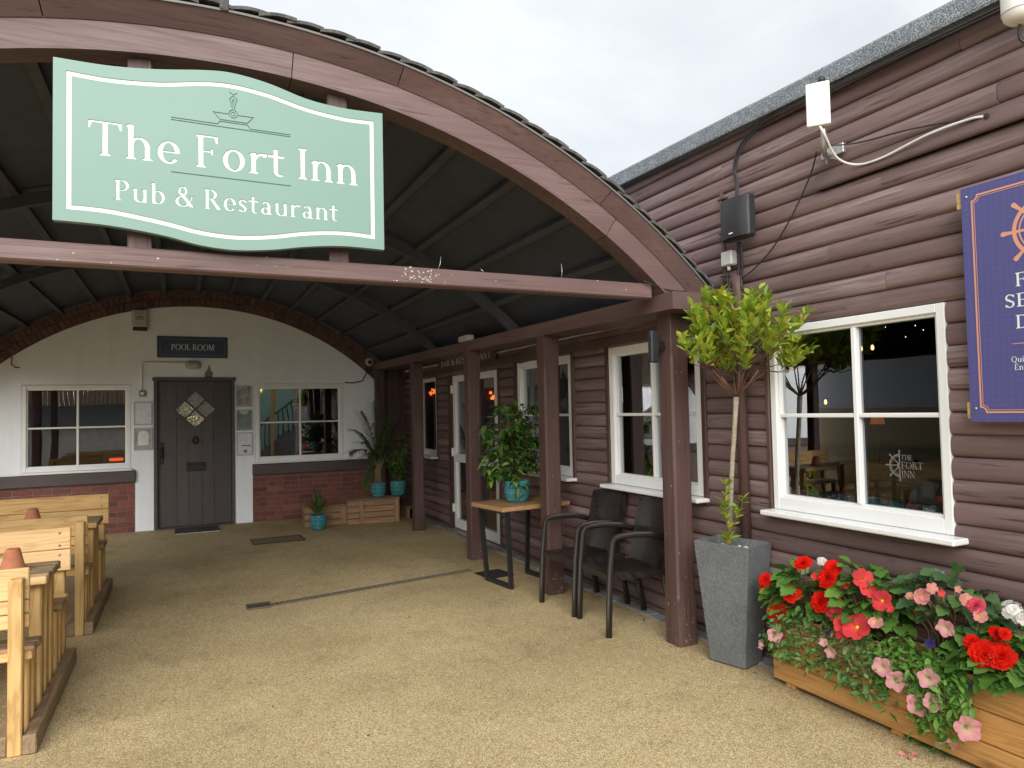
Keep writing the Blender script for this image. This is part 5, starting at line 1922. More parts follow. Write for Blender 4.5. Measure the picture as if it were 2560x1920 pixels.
def chair(loc, rz, label):
    t = thing('wicker_chair', label, 'chair', (0, 0, 0), 'black wicker armchairs under the window')
    # local: +x back, y across; front at -x
    for s in (-1, 1):
        y = s * .243
        MB().tube([(-.268, y, 0.001), (-.258, y, .25), (-.245, y, .45), (-.222, y, .655), (-.205, y, .682), (-.17, y, .692), (-.05, y, .698), (.09, y * .985, .688), (.205, y * .96, .655)], .021, 8, square=True).build('arm_leg', M['wrap'], t)
        MB().tube([(.275, s * .212, 0.001), (.235, s * .212, .22), (.185, s * .212, .43)], .022, 8, square=True).build('rear_leg', M['wrap'], t)
    mb = MB()
    # seat: slightly dished woven slab with rolled edge
    nx, ny = 10, 10
    vs = []; fs = []
    for side in (0, 1):
        for i in range(nx + 1):
            for j in range(ny + 1):
                u, v = i / nx * 2 - 1, j / ny * 2 - 1
                x = -.010 + u * .248; y = v * .236
                e = max(abs(u), abs(v))
                z = (.438 - .012 * (1 - u * u) * (1 - v * v) - .014 * max(0, e - .8) / .2) if side == 0 else .376 + .008 * max(0, e - .8) / .2
                vs.append((x, y, z))
    k = (nx + 1) * (ny + 1)
    for i in range(nx):
        for j in range(ny):
            a = i * (ny + 1) + j
            fs += [(a, a + ny + 1, a + ny + 2, a + 1), (a + k, a + k + 1, a + k + ny + 2, a + k + ny + 1)]
    ring = [i * (ny + 1) for i in range(nx + 1)] + [nx * (ny + 1) + j for j in range(1, ny + 1)] + [i * (ny + 1) + ny for i in range(nx - 1, -1, -1)] + [j for j in range(ny - 1, 0, -1)]
    for a, b in zip(ring, ring[1:] + ring[:1]):
        fs.append((b, a, a + k, b + k))
    mb.add(vs, fs, False); mb.build('seat', M['wicker'], t)
    mb = MB()
    vs = []; fs = []
    nx, ny = 14, 10
    for side in (0, 1):
        for i in range(nx + 1):
            tt = i / nx
            z = .41 + tt * .50
            for j in range(ny + 1):
                v = j / ny * 2 - 1
                w = .222 - .012 * tt
                x = .150 + .115 * tt ** 1.25 + .012 * math.sin(PI * tt) + .018 * (1 - v * v) + (.034 if side else 0) - (.006 if (abs(v) > .95 and not side) else 0)
                vs.append((x, v * w, z + (-.018 * abs(v) ** 6 if i == nx else 0)))
    k = (nx + 1) * (ny + 1)
    for i in range(nx):
        for j in range(ny):
            a = i * (ny + 1) + j
            fs += [(a, a + 1, a + ny + 2, a + ny + 1), (a + k, a + k + ny + 1, a + k + ny + 2, a + k + 1)]
    ring = [i * (ny + 1) for i in range(nx + 1)] + [nx * (ny + 1) + j for j in range(1, ny + 1)] + [i * (ny + 1) + ny for i in range(nx - 1, -1, -1)] + [j for j in range(ny - 1, 0, -1)]
    for a, b in zip(ring, ring[1:] + ring[:1]):
        fs.append((a, b, b + k, a + k))
    mb.add(vs, fs, False); mb.build('backrest', M['wicker'], t)
    t.location = loc
    t.rotation_euler = (0, 0, rz)
    return t


chair((2.985, 4.99, 0.0), math.radians(3.5), 'black wicker armchair nearer the wooden side table')
chair((2.985, 4.405, 0.0), math.radians(-6), 'black wicker armchair half hidden behind the front post')

# ------------------------------------------------------------------ crates
def crate(x, y, w, d, h, rz, label):
    t = thing('wooden_crate', label, 'crate', (0, 0, 0), 'wooden crates under the plants')
    n_ = max(2, int(round(h / .10)))
    e = .004
    for i in range(n_):
        z0, z1 = .004 + (h - .02) * i / n_, .004 + (h - .02) * (i + 1) / n_ - .007
        for yy in (-d / 2, d / 2 - .014):
            MB().box((-w / 2, yy, z0), (w / 2, yy + .014, z1), .003).build('slat', M['crate_x'], t)
        for xx in (-w / 2, w / 2 - .014):
            MB().box((xx, -d / 2 + .0145, z0), (xx + .014, d / 2 - .0145, z1), .003).build('slat', M['crate_y'], t)
    for xx in (-w / 2 + w * .22, w / 2 - .085):
        MB().box((xx, -d / 2 - .012, .002), (xx + .075, -d / 2 - .0005, h - .018), .003).build('batten', M['crate_z'], t)
    for i in range(3):
        ya, yb = -d / 2 - .006 + (d + .012) * i / 3, -d / 2 - .006 + (d + .012) * (i + 1) / 3 - .005
        MB().box((-w / 2 - .008, ya, h - .015), (w / 2 + .008, yb, h), .003).build('top_slat', M['crate_x'], t)
    t.location = (x, y, 0)
    t.rotation_euler = (0, 0, rz)


for i, a in enumerate('xyz'):
    M['crate_' + a] = bare_wood('crate_wood_' + a, (.34, .22, .12), (.20, .12, .06), i, rough=.75, ring=12)
crate(2.535, 10.27, .755, .30, .362, -.10, 'wider wooden crate carrying the two tallest potted plants')
crate(1.87, 10.42, .60, .28, .295, -.02, 'lower wooden crate behind the small potted plant on the floor')
crate(3.13, 10.45, .13, .30, .17, 0.0, 'narrow wooden crate beside the cabin wall at the end')


# ------------------------------------------------------------------ leaves and plants
def frame_of(d, up=Vector((0, 0, 1))):
    d = d.normalized()
    s = d.cross(up)
    if s.length < 1e-3:
        s = Vector((1, 0, 0))
    s.normalize()
    return d, s, s.cross(d).normalized()


def leaf(mb, base, d, L, W_, droop=.25, fold=.18, shape='oval', roll=0.0, seg=4):
    d, s, n_ = frame_of(Vector(d))
    if roll:
        q = Matrix.Rotation(roll, 3, d)
        s = q @ s; n_ = q @ n_
    prof = {'oval': [.05, .72, 1.0, .72, .02], 'lance': [.05, .8, .85, .5, .02], 'ovate': [.08, .98, .92, .55, .02], 'round': [.25, 1.0, 1.08, .75, .08], 'strap': [.45, .9, 1, .7, .03]}[shape]
    vs = []; fs = []
    for i in range(seg + 1):
        t = i / seg
        w = prof[i] * W_ * .5
        c = Vector(base) + d * (L * t) - Vector((0, 0, 1)) * (droop * L * t * t)
        vs += [c - s * w + n_ * (fold * w), c, c + s * w + n_ * (fold * w)]
    for i in range(seg):
        a = i * 3
        fs += [(a, a + 1, a + 4, a + 3), (a + 1, a + 2, a + 5, a + 4)]
    mb.add(vs, fs, True)


def big_leaf(mb, base, d, L, roll=0.0, droop=.2):
    """begonia leaf: lopsided, toothed, with a sunken midrib"""
    d, s, n_ = frame_of(Vector(d))
    if roll:
        q = Matrix.Rotation(roll, 3, d)
        s = q @ s; n_ = q @ n_
    n2 = 9
    A = []; B = []; C = []
    for i in range(n2 + 1):
        t = i / n2
        tooth = (1 + .13 * (1 if i % 2 else -1)) if 0 < i < n2 else 1
        wl = .50 * math.sin(PI * min(1, t * .93 + .09)) ** .8 * (1.12 - .45 * t) * tooth
        wr = .44 * math.sin(PI * min(1, t * .93 + .06)) ** .8 * (1.1 - .45 * t) * tooth
        if i == n2: wl = wr = .01
        c = Vector(base) + d * (L * (t - .06)) - Vector((0, 0, 1)) * (droop * L * t * t)
        rip = .035 * L * math.sin(i * 2.2)
        A.append(c - s * (wl * L) + n_ * (.16 * wl * L + rip)); B.append(c - n_ * (.01 * L)); C.append(c + s * (wr * L) + n_ * (.16 * wr * L - rip))
    vs = A + B + C
    k = n2 + 1
    fs = []
    for i in range(n2):
        fs += [(i, i + k, i + k + 1, i + 1), (i + k, i + 2 * k, i + 2 * k + 1, i + k + 1)]
    mb.add(vs, fs, True)


def rdir(rr, zlo=-.2, zhi=1.0):
    a = rr.uniform(0, 2 * PI); z = rr.uniform(zlo, zhi)
    h = math.sqrt(max(0, 1 - min(1, z * z)))
    return Vector((h * math.cos(a), h * math.sin(a), z))


M['ficus'] = leafmat('ficus_leaf', [(.03, .085, .026), (.04, .10, .03), (.055, .13, .035), (.04, .11, .03), (.26, .50, .06)], .35, .2)
M['palm'] = leafmat('palm_leaf', [(.035, .08, .025), (.05, .11, .03), (.07, .13, .035)], .4, .15)
M['lily'] = leafmat('strap_leaf', [(.035, .085, .025), (.06, .12, .03), (.085, .15, .035)], .4, .15)
M['bay'] = leafmat('bay_leaf', [(.20, .31, .03), (.30, .44, .04), (.38, .54, .05), (.46, .60, .07), (.24, .37, .035), (.52, .56, .06), (.62, .46, .035)], .36, .32)
M['begonia'] = leafmat('begonia_leaf', [(.075, .19, .04), (.10, .25, .042), (.14, .32, .048), (.08, .20, .05), (.20, .40, .06)], .42, .25)
M['begonia_dark'] = leafmat('dark_begonia_leaf', [(.045, .11, .06), (.06, .13, .065), (.075, .16, .065), (.11, .24, .06)], .4, .2)
M['petunia'] = leafmat('petunia_leaf', [(.085, .22, .055), (.11, .27, .06), (.17, .33, .10), (.09, .24, .05), (.34, .46, .22)], .5, .3)
M['petunia2'] = leafmat('petunia_leaf_green', [(.11, .28, .05), (.15, .36, .06), (.22, .44, .08)], .48, .3)


def turq_pot(t, x, y, z, r, h, mat):
    mb = MB()
    prof = [(r * .62, 0), (r * .70, .006), (r * .82, h * .12), (r * .95, h * .32), (r * 1.0, h * .55), (r * .99, h * .85), (r * .98, h - .004), (r * .965, h), (r * .91, h - .002), (r * .89, h - .03), (.01, h - .032)]
    mb.lathe(prof, (0, 0, 0), 40)
    o = mb.build('pot', M[mat])
    o.parent = t
    o.location = Vector((x, y, z)) - world_origin(t)
    MB().lathe([(r * .88, h - .03), (.01, h - .022)], (x, y, z), 20).build('soil', M['soil'], t)


# ficus on the table
rr = random.Random(3)
FI = thing('potted_ficus', 'bushy potted ficus in a turquoise pot on the side table', 'potted plant', (2.835, 5.93, .742))
turq_pot(FI, 2.835, 5.93, .743, .122, .205, 'teal')
mb = MB(); st = MB()
c0 = Vector((2.835, 5.93, .93))
ends = []
for i in range(44):
    a = rr.uniform(0, 2 * PI)
    rad = rr.uniform(.08, .37)
    zt = rr.uniform(.06, .70) if rad < .3 else rr.uniform(.08, .56)
    e = c0 + Vector((rad * math.cos(a), rad * math.sin(a), zt))
    m_ = c0 + Vector((rad * .35 * math.cos(a), rad * .35 * math.sin(a), zt * .75 + .05))
    st.tube([c0 + Vector((rr.uniform(-.02, .02), rr.uniform(-.02, .02), 0)), m_, e], [.006, .004, .002], 5)
    for q in range(30):
        t_ = rr.uniform(.15, 1.06)
        p_ = (m_.lerp(e, (t_ - .4) / .6) if t_ > .4 else c0.lerp(m_, t_ / .4)) + rdir(rr, -1) * rr.uniform(0, .055)
        dd = (rdir(rr, -.9, .25) + (p_ - c0).normalized() * .7)
        leaf(mb, p_, dd, rr.uniform(.065, .10), rr.uniform(.038, .054), rr.uniform(.2, .6), .2, 'ovate', rr.uniform(-.5, .5))
for (x, y, z) in ((2.50, 5.9, 1.42), (2.55, 5.86, 1.35), (2.60, 5.80, 1.08), (2.53, 5.85, 1.10), (2.82, 5.80, .90), (2.75, 5.80, .97), (3.05, 5.75, 1.08), (3.09, 5.8, 1.0), (3.0, 5.9, 1.62), (2.72, 5.95, 1.63), (2.85, 6.0, 1.66)):
    st.tube([c0 + Vector((0, 0, .1)), (c0 + Vector((x, y, z))) * .5 + Vector((0, 0, .03)), (x, y, z)], .0025, 5)
    for q in range(11):
        p_ = Vector((x, y, z)) + rdir(rr, -1) * rr.uniform(.01, .07)
        leaf(mb, p_, rdir(rr, -.9, .3), rr.uniform(.065, .10), rr.uniform(.038, .052), .35, .2, 'ovate', rr.uniform(-.5, .5))
mb.build('foliage', M['ficus'], FI)
st.build('stem', M['twig'], FI)
MB().tube([(2.85, 5.95, .93), (2.852, 5.95, 1.52)], .007, 8).build('cane', M['pale_z'], FI)


def frond(mb, st, base, end, lift, nl, ll, rr):
    b_, e_ = Vector(base), Vector(end)
    c_ = b_.lerp(e_, .5) + Vector((0, 0, lift)) - Vector((e_.x - b_.x, e_.y - b_.y, 0)) * .25
    pts = []
    for i in range(11):
        t_ = i / 10
        pts.append(b_ * (1 - t_) ** 2 + c_ * (2 * t_ * (1 - t_)) + e_ * t_ * t_)
    st.tube(pts, [.006 - .0045 * i / 10 for i in range(11)], 5)
    for i in range(nl):
        t_ = .30 + .70 * i / nl
        k = min(9, int(t_ * 10)); f = t_ * 10 - k
        p_ = pts[k].lerp(pts[k + 1], f)
        tg = (pts[k + 1] - pts[k]).normalized()
        sd_ = tg.cross(Vector((0, 0, 1)))
        if sd_.length < .15: sd_ = tg.cross(Vector((0, 1, 0)))
        sd_.normalize()
        for s in (-1, 1):
            dd = tg * .8 + sd_ * s * .8 + Vector((0, 0, rr.uniform(-.1, .15)))
            leaf(mb, p_, dd, ll * (1.1 - .6 * abs(t_ - .6)) * rr.uniform(.85, 1.1), .020, rr.uniform(.15, .4), .1, 'lance')


rr = random.Random(11)
PA = thing('potted_palm', 'tall potted areca palm in a blue pot on the wider crate', 'potted plant', (2.615, 10.22, .362))
turq_pot(PA, 2.615, 10.22, .364, .112, .215, 'teal')
mb = MB(); st = MB()
b0 = Vector((2.615, 10.22, .55))
for (x, y, z, lift) in ((2.13, 9.95, 1.06, .42), (2.30, 10.0, 1.20, .30), (2.33, 10.1, 1.62, .20), (2.48, 10.05, 1.76, .15), (2.80, 10.02, 1.72, .15), (2.95, 10.15, 1.50, .25), (2.38, 9.92, .98, .40), (2.70, 9.92, 1.40, .30), (2.56, 10.25, 1.82, .10), (2.20, 10.15, 1.38, .35), (2.92, 9.98, 1.22, .35), (2.60, 9.88, 1.12, .40), (2.66, 10.3, 1.70, .2), (2.45, 9.95, 1.45, .25), (2.30, 9.98, .56, .55)):
    frond(mb, st, b0 + Vector((rr.uniform(-.03, .03), rr.uniform(-.03, .03), 0)), (x, y, z), lift, 30, .20, rr)
mb.build('fronds', M['palm'], PA)
for i in range(5):
    a = i * 1.26
    st.tube([b0 + Vector((.05 * math.cos(a), .05 * math.sin(a), 0)), b0 + Vector((.02 * math.cos(a), .02 * math.sin(a), .35))], .008, 6)
st.build('stems', plain('palm_cane', (.26, .22, .10), .6), PA)

FJ = thing('potted_ficus', 'smaller dark leafy plant in a green turquoise pot on the wider crate', 'potted plant', (2.925, 10.28, .362))
turq_pot(FJ, 2.925, 10.26, .364, .115, .22, 'teal2')
mb = MB(); st = MB()
c0 = Vector((2.925, 10.26, .56))
for i in range(20):
    a = rr.uniform(0, 2 * PI); rad = rr.uniform(.05, .22); zt = rr.uniform(.2, .7)
    e = c0 + Vector((rad * math.cos(a), rad * math.sin(a), zt))
    st.tube([c0, c0.lerp(e, .5) + Vector((0, 0, .08)), e], .0035, 5)
    for q in range(24):
        p_ = c0.lerp(e, rr.uniform(.35, 1.05)) + rdir(rr, -1) * rr.uniform(0, .06)
        leaf(mb, p_, rdir(rr, -.9, .4), rr.uniform(.05, .085), rr.uniform(.028, .04), .4, .2, 'ovate', rr.uniform(-.5, .5))
mb.build('foliage', M['ficus'], FJ); st.build('stem', M['twig'], FJ)

LI = thing('potted_lily', 'small strappy leaved plant in a turquoise pot standing on the floor', 'potted plant', (1.71, 10.0, 0))
turq_pot(LI, 1.71, 10.0, .002, .112, .205, 'teal')
mb = MB()
b0 = Vector((1.71, 10.0, .18))
for i in range(46):
    a = rr.uniform(0, 2 * PI); s_ = rr.uniform(.15, .8)
    d = Vector((s_ * math.cos(a), s_ * math.sin(a), 1))
    z = rr.uniform(0, .2)
    leaf(mb, b0 + Vector((.03 * math.cos(a), .03 * math.sin(a), z)), d, rr.uniform(.24, .42), rr.uniform(.022, .034), rr.uniform(.25, .7), .25, 'strap')
mb.build('foliage', M['lily'], LI)
MB().tube([(1.71, 10, .17), (1.71, 10, .40)], [.012, .006], 8).build('stem', M['stem'], LI)

# ------------------------------------------------------------------ bay tree in a grey planter
rr = random.Random(21)
BT = thing('potted_bay_tree', 'lollipop bay tree in a tall tapered grey planter beside the front post', 'potted tree', (3.13, 3.42, 0))
rot = Matrix.Rotation(math.radians(15.5), 4, 'Z')
pc0 = Matrix.Translation((3.128, 3.418, 0)) @ rot
lv = [((.085, .108), 0), ((.098, .122), .012), ((.137, .192), .75)]
mb = MB()
vs = []; fs = []
ring_ = [(1, 1), (-1, 1), (-1, -1), (1, -1)]
for (hx, hy), z in lv:
    for sx, sy in ring_:
        vs.append(pc0 @ Vector((sx * hx, sy * hy, z)))
for (hx, hy), z in (((.122, .176), .75), ((.115, .165), .68)):
    for sx, sy in ring_:
        vs.append(pc0 @ Vector((sx * hx, sy * hy, z)))
for i in range(4):
    for j in range(4):
        a, b = i * 4 + j, i * 4 + (j + 1) % 4
        fs.append((a, b, b + 4, a + 4))
fs += [(3, 2, 1, 0), (16, 17, 18, 19)]
mb.add(vs, fs)
pot = mb.build('planter', M['stonepot'], BT)
bv = pot.modifiers.new('bevel', 'BEVEL'); bv.width = .004; bv.segments = 2
mb = MB()
for i in range(420):
    x, y = rr.uniform(-.105, .105), rr.uniform(-.155, .155)
    s_ = rr.uniform(.006, .011)
    c = pc0 @ Vector((x, y, .69 + rr.uniform(0, .012)))
    vs = [c + Vector(q) * s_ * rr.uniform(.8, 1.2) for q in ((1, 0, 0), (-1, 0, 0), (0, 1, 0), (0, -1, 0), (0, 0, .8), (0, 0, -.8))]
    mb.add(vs, [(0, 2, 4), (2, 1, 4), (1, 3, 4), (3, 0, 4), (2, 0, 5), (1, 2, 5), (3, 1, 5), (0, 3, 5)], True)
po = mb.build('pebbles', M['pebble'], BT); po['kind'] = 'stuff'
fork = Vector((3.105, 3.315, 1.655))
MB().tube([(3.092, 3.40, .68), (3.095, 3.39, .95), (3.098, 3.36, 1.25), (3.102, 3.33, 1.5), tuple(fork)], [.016, .015, .0145, .0145, .017], 12).build('trunk', M['bark'], BT)
CC0 = Vector((3.06, 3.165, 1.955))
br = MB(); lf = MB()
tips = []
for i in range(56):
    # endpoints over an uneven dome
    for _ in range(40):
        a = rr.uniform(0, 2 * PI); r_ = math.sqrt(rr.uniform(.02, 1))
        lob = 1 + .16 * math.sin(3 * a + .6) + .08 * math.sin(5 * a)
        e = CC0 + Vector((.29 * r_ * lob * math.cos(a), .37 * r_ * lob * math.sin(a), 0))
        e.z = CC0.z + rr.uniform(-.13, .12) + .17 * (1 - r_ ** 2) * rr.uniform(.3, 1.2) + .07 * math.sin(3 * a + 1)
        if e.x < 3.27: break
    tips.append(e)
limbs = []
for i in range(13):
    a = 2 * PI * i / 13 + rr.uniform(-.2, .2)
    m1 = fork + Vector((.07 * math.cos(a), .09 * math.sin(a), rr.uniform(.05, .09)))
    m2 = fork + Vector((.15 * math.cos(a), .19 * math.sin(a), rr.uniform(.12, .22)))
    br.tube([fork, m1, m2], [.0062, .0048, .0038], 6)
    limbs += [m2, m1.lerp(m2, .6)]
for e in tips:
    m2 = min(limbs, key=lambda q: (q - e).length + rr.uniform(0, .06))
    q2 = m2.lerp(e, .55) + Vector((rr.uniform(-.025, .025), rr.uniform(-.025, .025), rr.uniform(-.03, .01)))
    br.tube([m2, q2, e], [.0032, .0024, .0016], 5)
    up = (e - fork).normalized() * .4 + Vector((0, 0, .85))
    for k in range(rr.randint(30, 40)):
        t_ = rr.uniform(0, 1)
        p_ = q2.lerp(e + up * .09, t_ ** .8) + rdir(rr, -1) * .014
        dd = up * rr.uniform(.35, 1.1) + rdir(rr, -.4, .7) * .85
        L = rr.uniform(.05, .092)
        if p_.x + dd.normalized().x * L > 3.305: continue
        leaf(lf, p_, dd, L, L * rr.uniform(.34, .44), rr.uniform(0, .3), .25, 'oval', rr.uniform(-.7, .7))
br.build('branches', M['twig'], BT)
lf.build('crown', M['bay'], BT)
sh = MB(); sl = MB()
s0 = Vector((3.03, 3.345, .68))
pp = [s0, s0 + Vector((-.01, -.02, .13)), s0 + Vector((-.035, -.015, .30)), s0 + Vector((-.02, -.03, .47))]
sh.tube(pp, [.005, .004, .003, .002], 6)
for k in range(64):
    t_ = rr.uniform(.15, 1)
    q = t_ * 3; i = min(2, int(q))
    p_ = pp[i].lerp(pp[i + 1], q - i)
    dd = rdir(rr, .0, .7) + Vector((0, 0, .35))
    L = rr.uniform(.05, .09)
    leaf(sl, p_, dd, L, L * .30, .15, .25, 'oval', rr.uniform(-.5, .5))
sh.tube([pp[1], pp[1] + Vector((.04, -.06, .14)), pp[1] + Vector((.06, -.07, .24))], [.003, .002, .0015], 5)
for k in range(20):
    p_ = (pp[1]).lerp(pp[1] + Vector((.06, -.07, .24)), rr.uniform(.4, 1))
    leaf(sl, p_, rdir(rr, .1, .8), rr.uniform(.05, .08), .022, .1, .25, 'oval', rr.uniform(-.5, .5))
sh.build('shoot', M['twig'], BT); sl.build('shoot_leaves', M['bay'], BT)

# ------------------------------------------------------------------ flower planter
FP = thing('flower_planter', 'long stained timber trough planter full of flowers under the front window', 'planter', (3.2, 2.15, 0))
X0, X1, YA, YZ = 3.085, 3.300, .95, 3.072
M['stain_y'] = bare_wood('stained_pine_y', (.56, .31, .105), (.40, .195, .055), 1, rough=.5, ring=10)
M['stain_x'] = bare_wood('stained_pine_x', (.56, .31, .105), (.40, .195, .055), 0, rough=.5, ring=10)
for (a, b) in ((.028, .140), (.1425, .2755), (.278, .412)):
    MB().box((X0, YA, a), (X0 + .026, YZ, b), .007).build('front_plank', M['stain_y'], FP)
    MB().box((X1 - .026, YA, a), (X1, YZ, b), .007).build('back_plank', M['stain_y'], FP)
    for yy in (YA + .001, YZ - .027):
        MB().box((X0 + .0265, yy, a), (X1 - .0265, yy + .026, b), .006).build('end_plank', M['stain_x'], FP)
for yy in (2.93, 2.28, 1.6):
    MB().box((X0 + .012, yy, .001), (X1 - .01, yy + .06, .0275), .004).build('foot', M['stain_x'], FP)
for zz in (.10, .215, .35):
    mb = MB(); mb.tube([(X0 - .0015, YZ - .02, zz), (X0 + .002, YZ - .02, zz)], .0045, 8); mb.build('screw', M['galv'], FP)
MB().box((X0 + .028, YA + .03, .25), (X1 - .028, YZ - .03, .375)).build('soil', M['soil'], FP)

CAMD = Vector((-.75, -.55, .35)).normalized()


def begonia_mesh(name, seed, rings=5, rough_=.0):
    r_ = random.Random(seed)
    mb = MB()
    for k in range(rings):
        t_ = k / (rings - 1)
        n_ = [3, 5, 6, 7, 8, 8][min(5, k)]
        tilt = .25 + 1.15 * t_
        L = .35 + .62 * t_
        off = r_.uniform(0, 6)
        for i in range(n_):
            a = off + 2 * PI * i / n_ + r_.uniform(-.12, .12)
            rad = Vector((math.cos(a), math.sin(a), 0)); tan = Vector((-math.sin(a), math.cos(a), 0))
            vs = []; fs = []
            ll = L * r_.uniform(.9, 1.1); ww = (.40 + .42 * t_) * r_.uniform(.9, 1.15)
            for u in range(4):
                tu = u / 3
                cpos = rad * (math.sin(tilt) * ll * tu) + Vector((0, 0, math.cos(tilt) * ll * tu * .8 + .10 * (1 - t_) - .12 * tu * tu * t_))
                w = ww * (.30 + .9 * math.sin(PI * (.12 + .62 * tu)))
                for v in range(5):
                    s_ = v / 4 - .5
                    rip = r_.uniform(-.05, .05) if u == 3 else 0
                    vs.append(cpos + tan * (w * s_) + (rad * .3 + Vector((0, 0, 1))) * (.22 * s_ * s_ * 2 + rip) - rad * (.20 * s_ * s_ * (1 if u == 3 else .3)))
            for u in range(3):
                for v in range(4):
                    q = u * 5 + v
                    fs.append((q, q + 1, q + 6, q + 5))
            mb.add(vs, fs, True)
    me = bpy.data.meshes.new(name)
    me.from_pydata([tuple(v) for v in mb.v], [], mb.f)
    me.polygons.foreach_set('use_smooth', [True] * len(mb.f))
    return me


def petunia_mesh(name, seed):
    r_ = random.Random(seed)
    vs = []; fs = []
    nr, na = 7, 30
    for i in range(nr + 1):
        t_ = i / nr
        rad = .10 + .9 * t_ ** 1.5
        z = -.55 * (1 - t_) ** 1.7 + .10 * t_
        for j in range(na):
            a = 2 * PI * j / na
            lobe = 1 + (.085 * math.cos(5 * a) - .05 * abs(math.cos(2.5 * a + PI / 2)) ** 12 + .02 * math.sin(13 * a + seed)) * t_ ** 2
            rip = (.09 * math.sin(10 * a + seed) + .07 * math.sin(7 * a)) * t_ ** 2.5
            vs.append((rad * lobe * math.cos(a), rad * lobe * math.sin(a), z + rip + .05 * math.cos(5 * a) * t_ ** 2))
    for i in range(nr):
        for j in range(na):
            a, b = i * na + j, i * na + (j + 1) % na
            fs.append((a, b, b + na, a + na))
    fs.append(tuple(reversed(range(na))))
    me = bpy.data.meshes.new(name)
    me.from_pydata(vs, [], fs)
    me.polygons.foreach_set('use_smooth', [True] * len(fs))
    return me


def five_mesh(name, seed, np_=5):
    """single flower: five round petals and a small boss"""
    r_ = random.Random(seed)
    mb = MB()
    for i in range(np_):
        a = 2 * PI * i / np_ + r_.uniform(-.1, .1)
        rad = Vector((math.cos(a), math.sin(a), 0)); tan = Vector((-math.sin(a), math.cos(a), 0))
        vs = []; fs = []
        for u in range(5):
            tu = u / 4
            w = .85 * math.sin(PI * (.06 + .72 * tu)) ** .8
            for v in range(5):
                s_ = v / 4 - .5
                vs.append(rad * (.06 + .94 * tu - .22 * s_ * s_ * tu) + tan * (w * s_) + Vector((0, 0, .25 * tu - .12 * tu * tu + .2 * s_ * s_ + .02 * i + r_.uniform(-.02, .02))))
        for u in range(4):
            for v in range(4):
                q = u * 5 + v
                fs.append((q, q + 1, q + 6, q + 5))
        mb.add(vs, fs, True)
    me = bpy.data.meshes.new(name)
    me.from_pydata([tuple(v) for v in mb.v], [], mb.f)
    me.polygons.foreach_set('use_smooth', [True] * len(mb.f))
    return me


pm_red = petalmat('scarlet_petal', (.83, .022, .008), (.70, .012, .006), .0, 1.0, .3)
pm_coral = petalmat('coral_petal', (.80, .075, .085), (.80, .16, .05), .05, .5, .3)
pm_pinkb = petalmat('pale_pink_petal', (.80, .34, .33), (.80, .55, .18), .05, .6, .3)
pm_hot = petalmat('hot_pink_petal', (.78, .13, .19), (.72, .10, .14), .0, 1.0, .3)
pm_pet = petalmat('pink_petunia_petal', (.80, .36, .41), (.75, .62, .35), .12, .75, .3)
pm_wht = petalmat('white_petal', (.82, .82, .78), (.8, .8, .7), .0, 1.0, .25)
pm_pur = petalmat('purple_petal', (.05, .03, .16), (.03, .02, .1), .0, 1.0, .2)
boss = plain('flower_boss', (.75, .42, .03), .6)


def with_mat(me, m):
    me.materials.clear(); me.materials.append(m)
    return me


BEG = {c: [with_mat(begonia_mesh('double_flower', s), m) for s in (1, 2, 3)] for c, m in (('red', pm_red), ('hot', pm_hot))}
FIV = {c: [with_mat(five_mesh('single_flower', s, n_), m) for s, n_ in ((4, 5), (5, 6), (6, 7))] for c, m in (('coral', pm_coral), ('pink', pm_pinkb), ('white', pm_wht), ('purple', pm_pur))}
PET = [with_mat(petunia_mesh('petunia_flower', s), pm_pet) for s in (1, 2, 3)]
bm_ = MB().lathe([(.17, .0), (.16, .10), (.10, .17), (.01, .19)], (0, 0, 0), 10)
boss_me = bpy.data.meshes.new('boss'); boss_me.from_pydata(bm_.v, [], bm_.f); boss_me.materials.append(boss)


def put_flower(me, parent, p_, r_, d, name='flower', rng=rr, with_boss=False):
    d = Vector(d).normalized()
    q = d.to_track_quat('Z', 'Y').to_matrix().to_4x4() @ Matrix.Rotation(rng.uniform(0, 6), 4, 'Z')
    mw = Matrix.Translation(p_) @ q @ Matrix.Diagonal((r_, r_, r_, 1))
    o = inst(me, name, parent, mw)
    if with_boss:
        b = bpy.data.objects.new('flower_centre', boss_me)
        COL.objects.link(b); b.parent = o
    return o


def foliage_mass(mb, st, rng, ctr, rad, n_, Lr, kind='big', root_z=.37, xmax=3.31):
    for i in range(n_):
        d = rdir(rng, -.35, 1.0)
        k = rng.uniform(.55, 1.0)
        p_ = Vector((ctr[0] + d.x * rad[0] * k, ctr[1] + d.y * rad[1] * k, ctr[2] + d.z * rad[2] * k))
        if p_.x > xmax - .02 or p_.z < .30 and p_.x > 3.08: continue
        L = rng.uniform(*Lr)
        dd = Vector((d.x * .9 - .35, d.y * .8, d.z * .35 - .15 + rng.uniform(-.3, .3)))
        if p_.x + dd.normalized().x * L > xmax: dd.x = -abs(dd.x)
        if kind == 'big':
            big_leaf(mb, p_, dd, L, rng.uniform(-.5, .5), rng.uniform(.1, .45))
        else:
            leaf(mb, p_, dd, L, L * rng.uniform(.45, .6), rng.uniform(0, .4), .2, 'ovate', rng.uniform(-.7, .7))
        if st is not None and i % 4 == 0:
            st.tube([(ctr[0] + d.x * .03, ctr[1] + d.y * rad[1] * .4, root_z), ((ctr[0] + p_.x) / 2, (ctr[1] + p_.y) / 2, (root_z + p_.z) / 2 + .02), tuple(p_)], .0035, 5)


fr = random.Random(77)


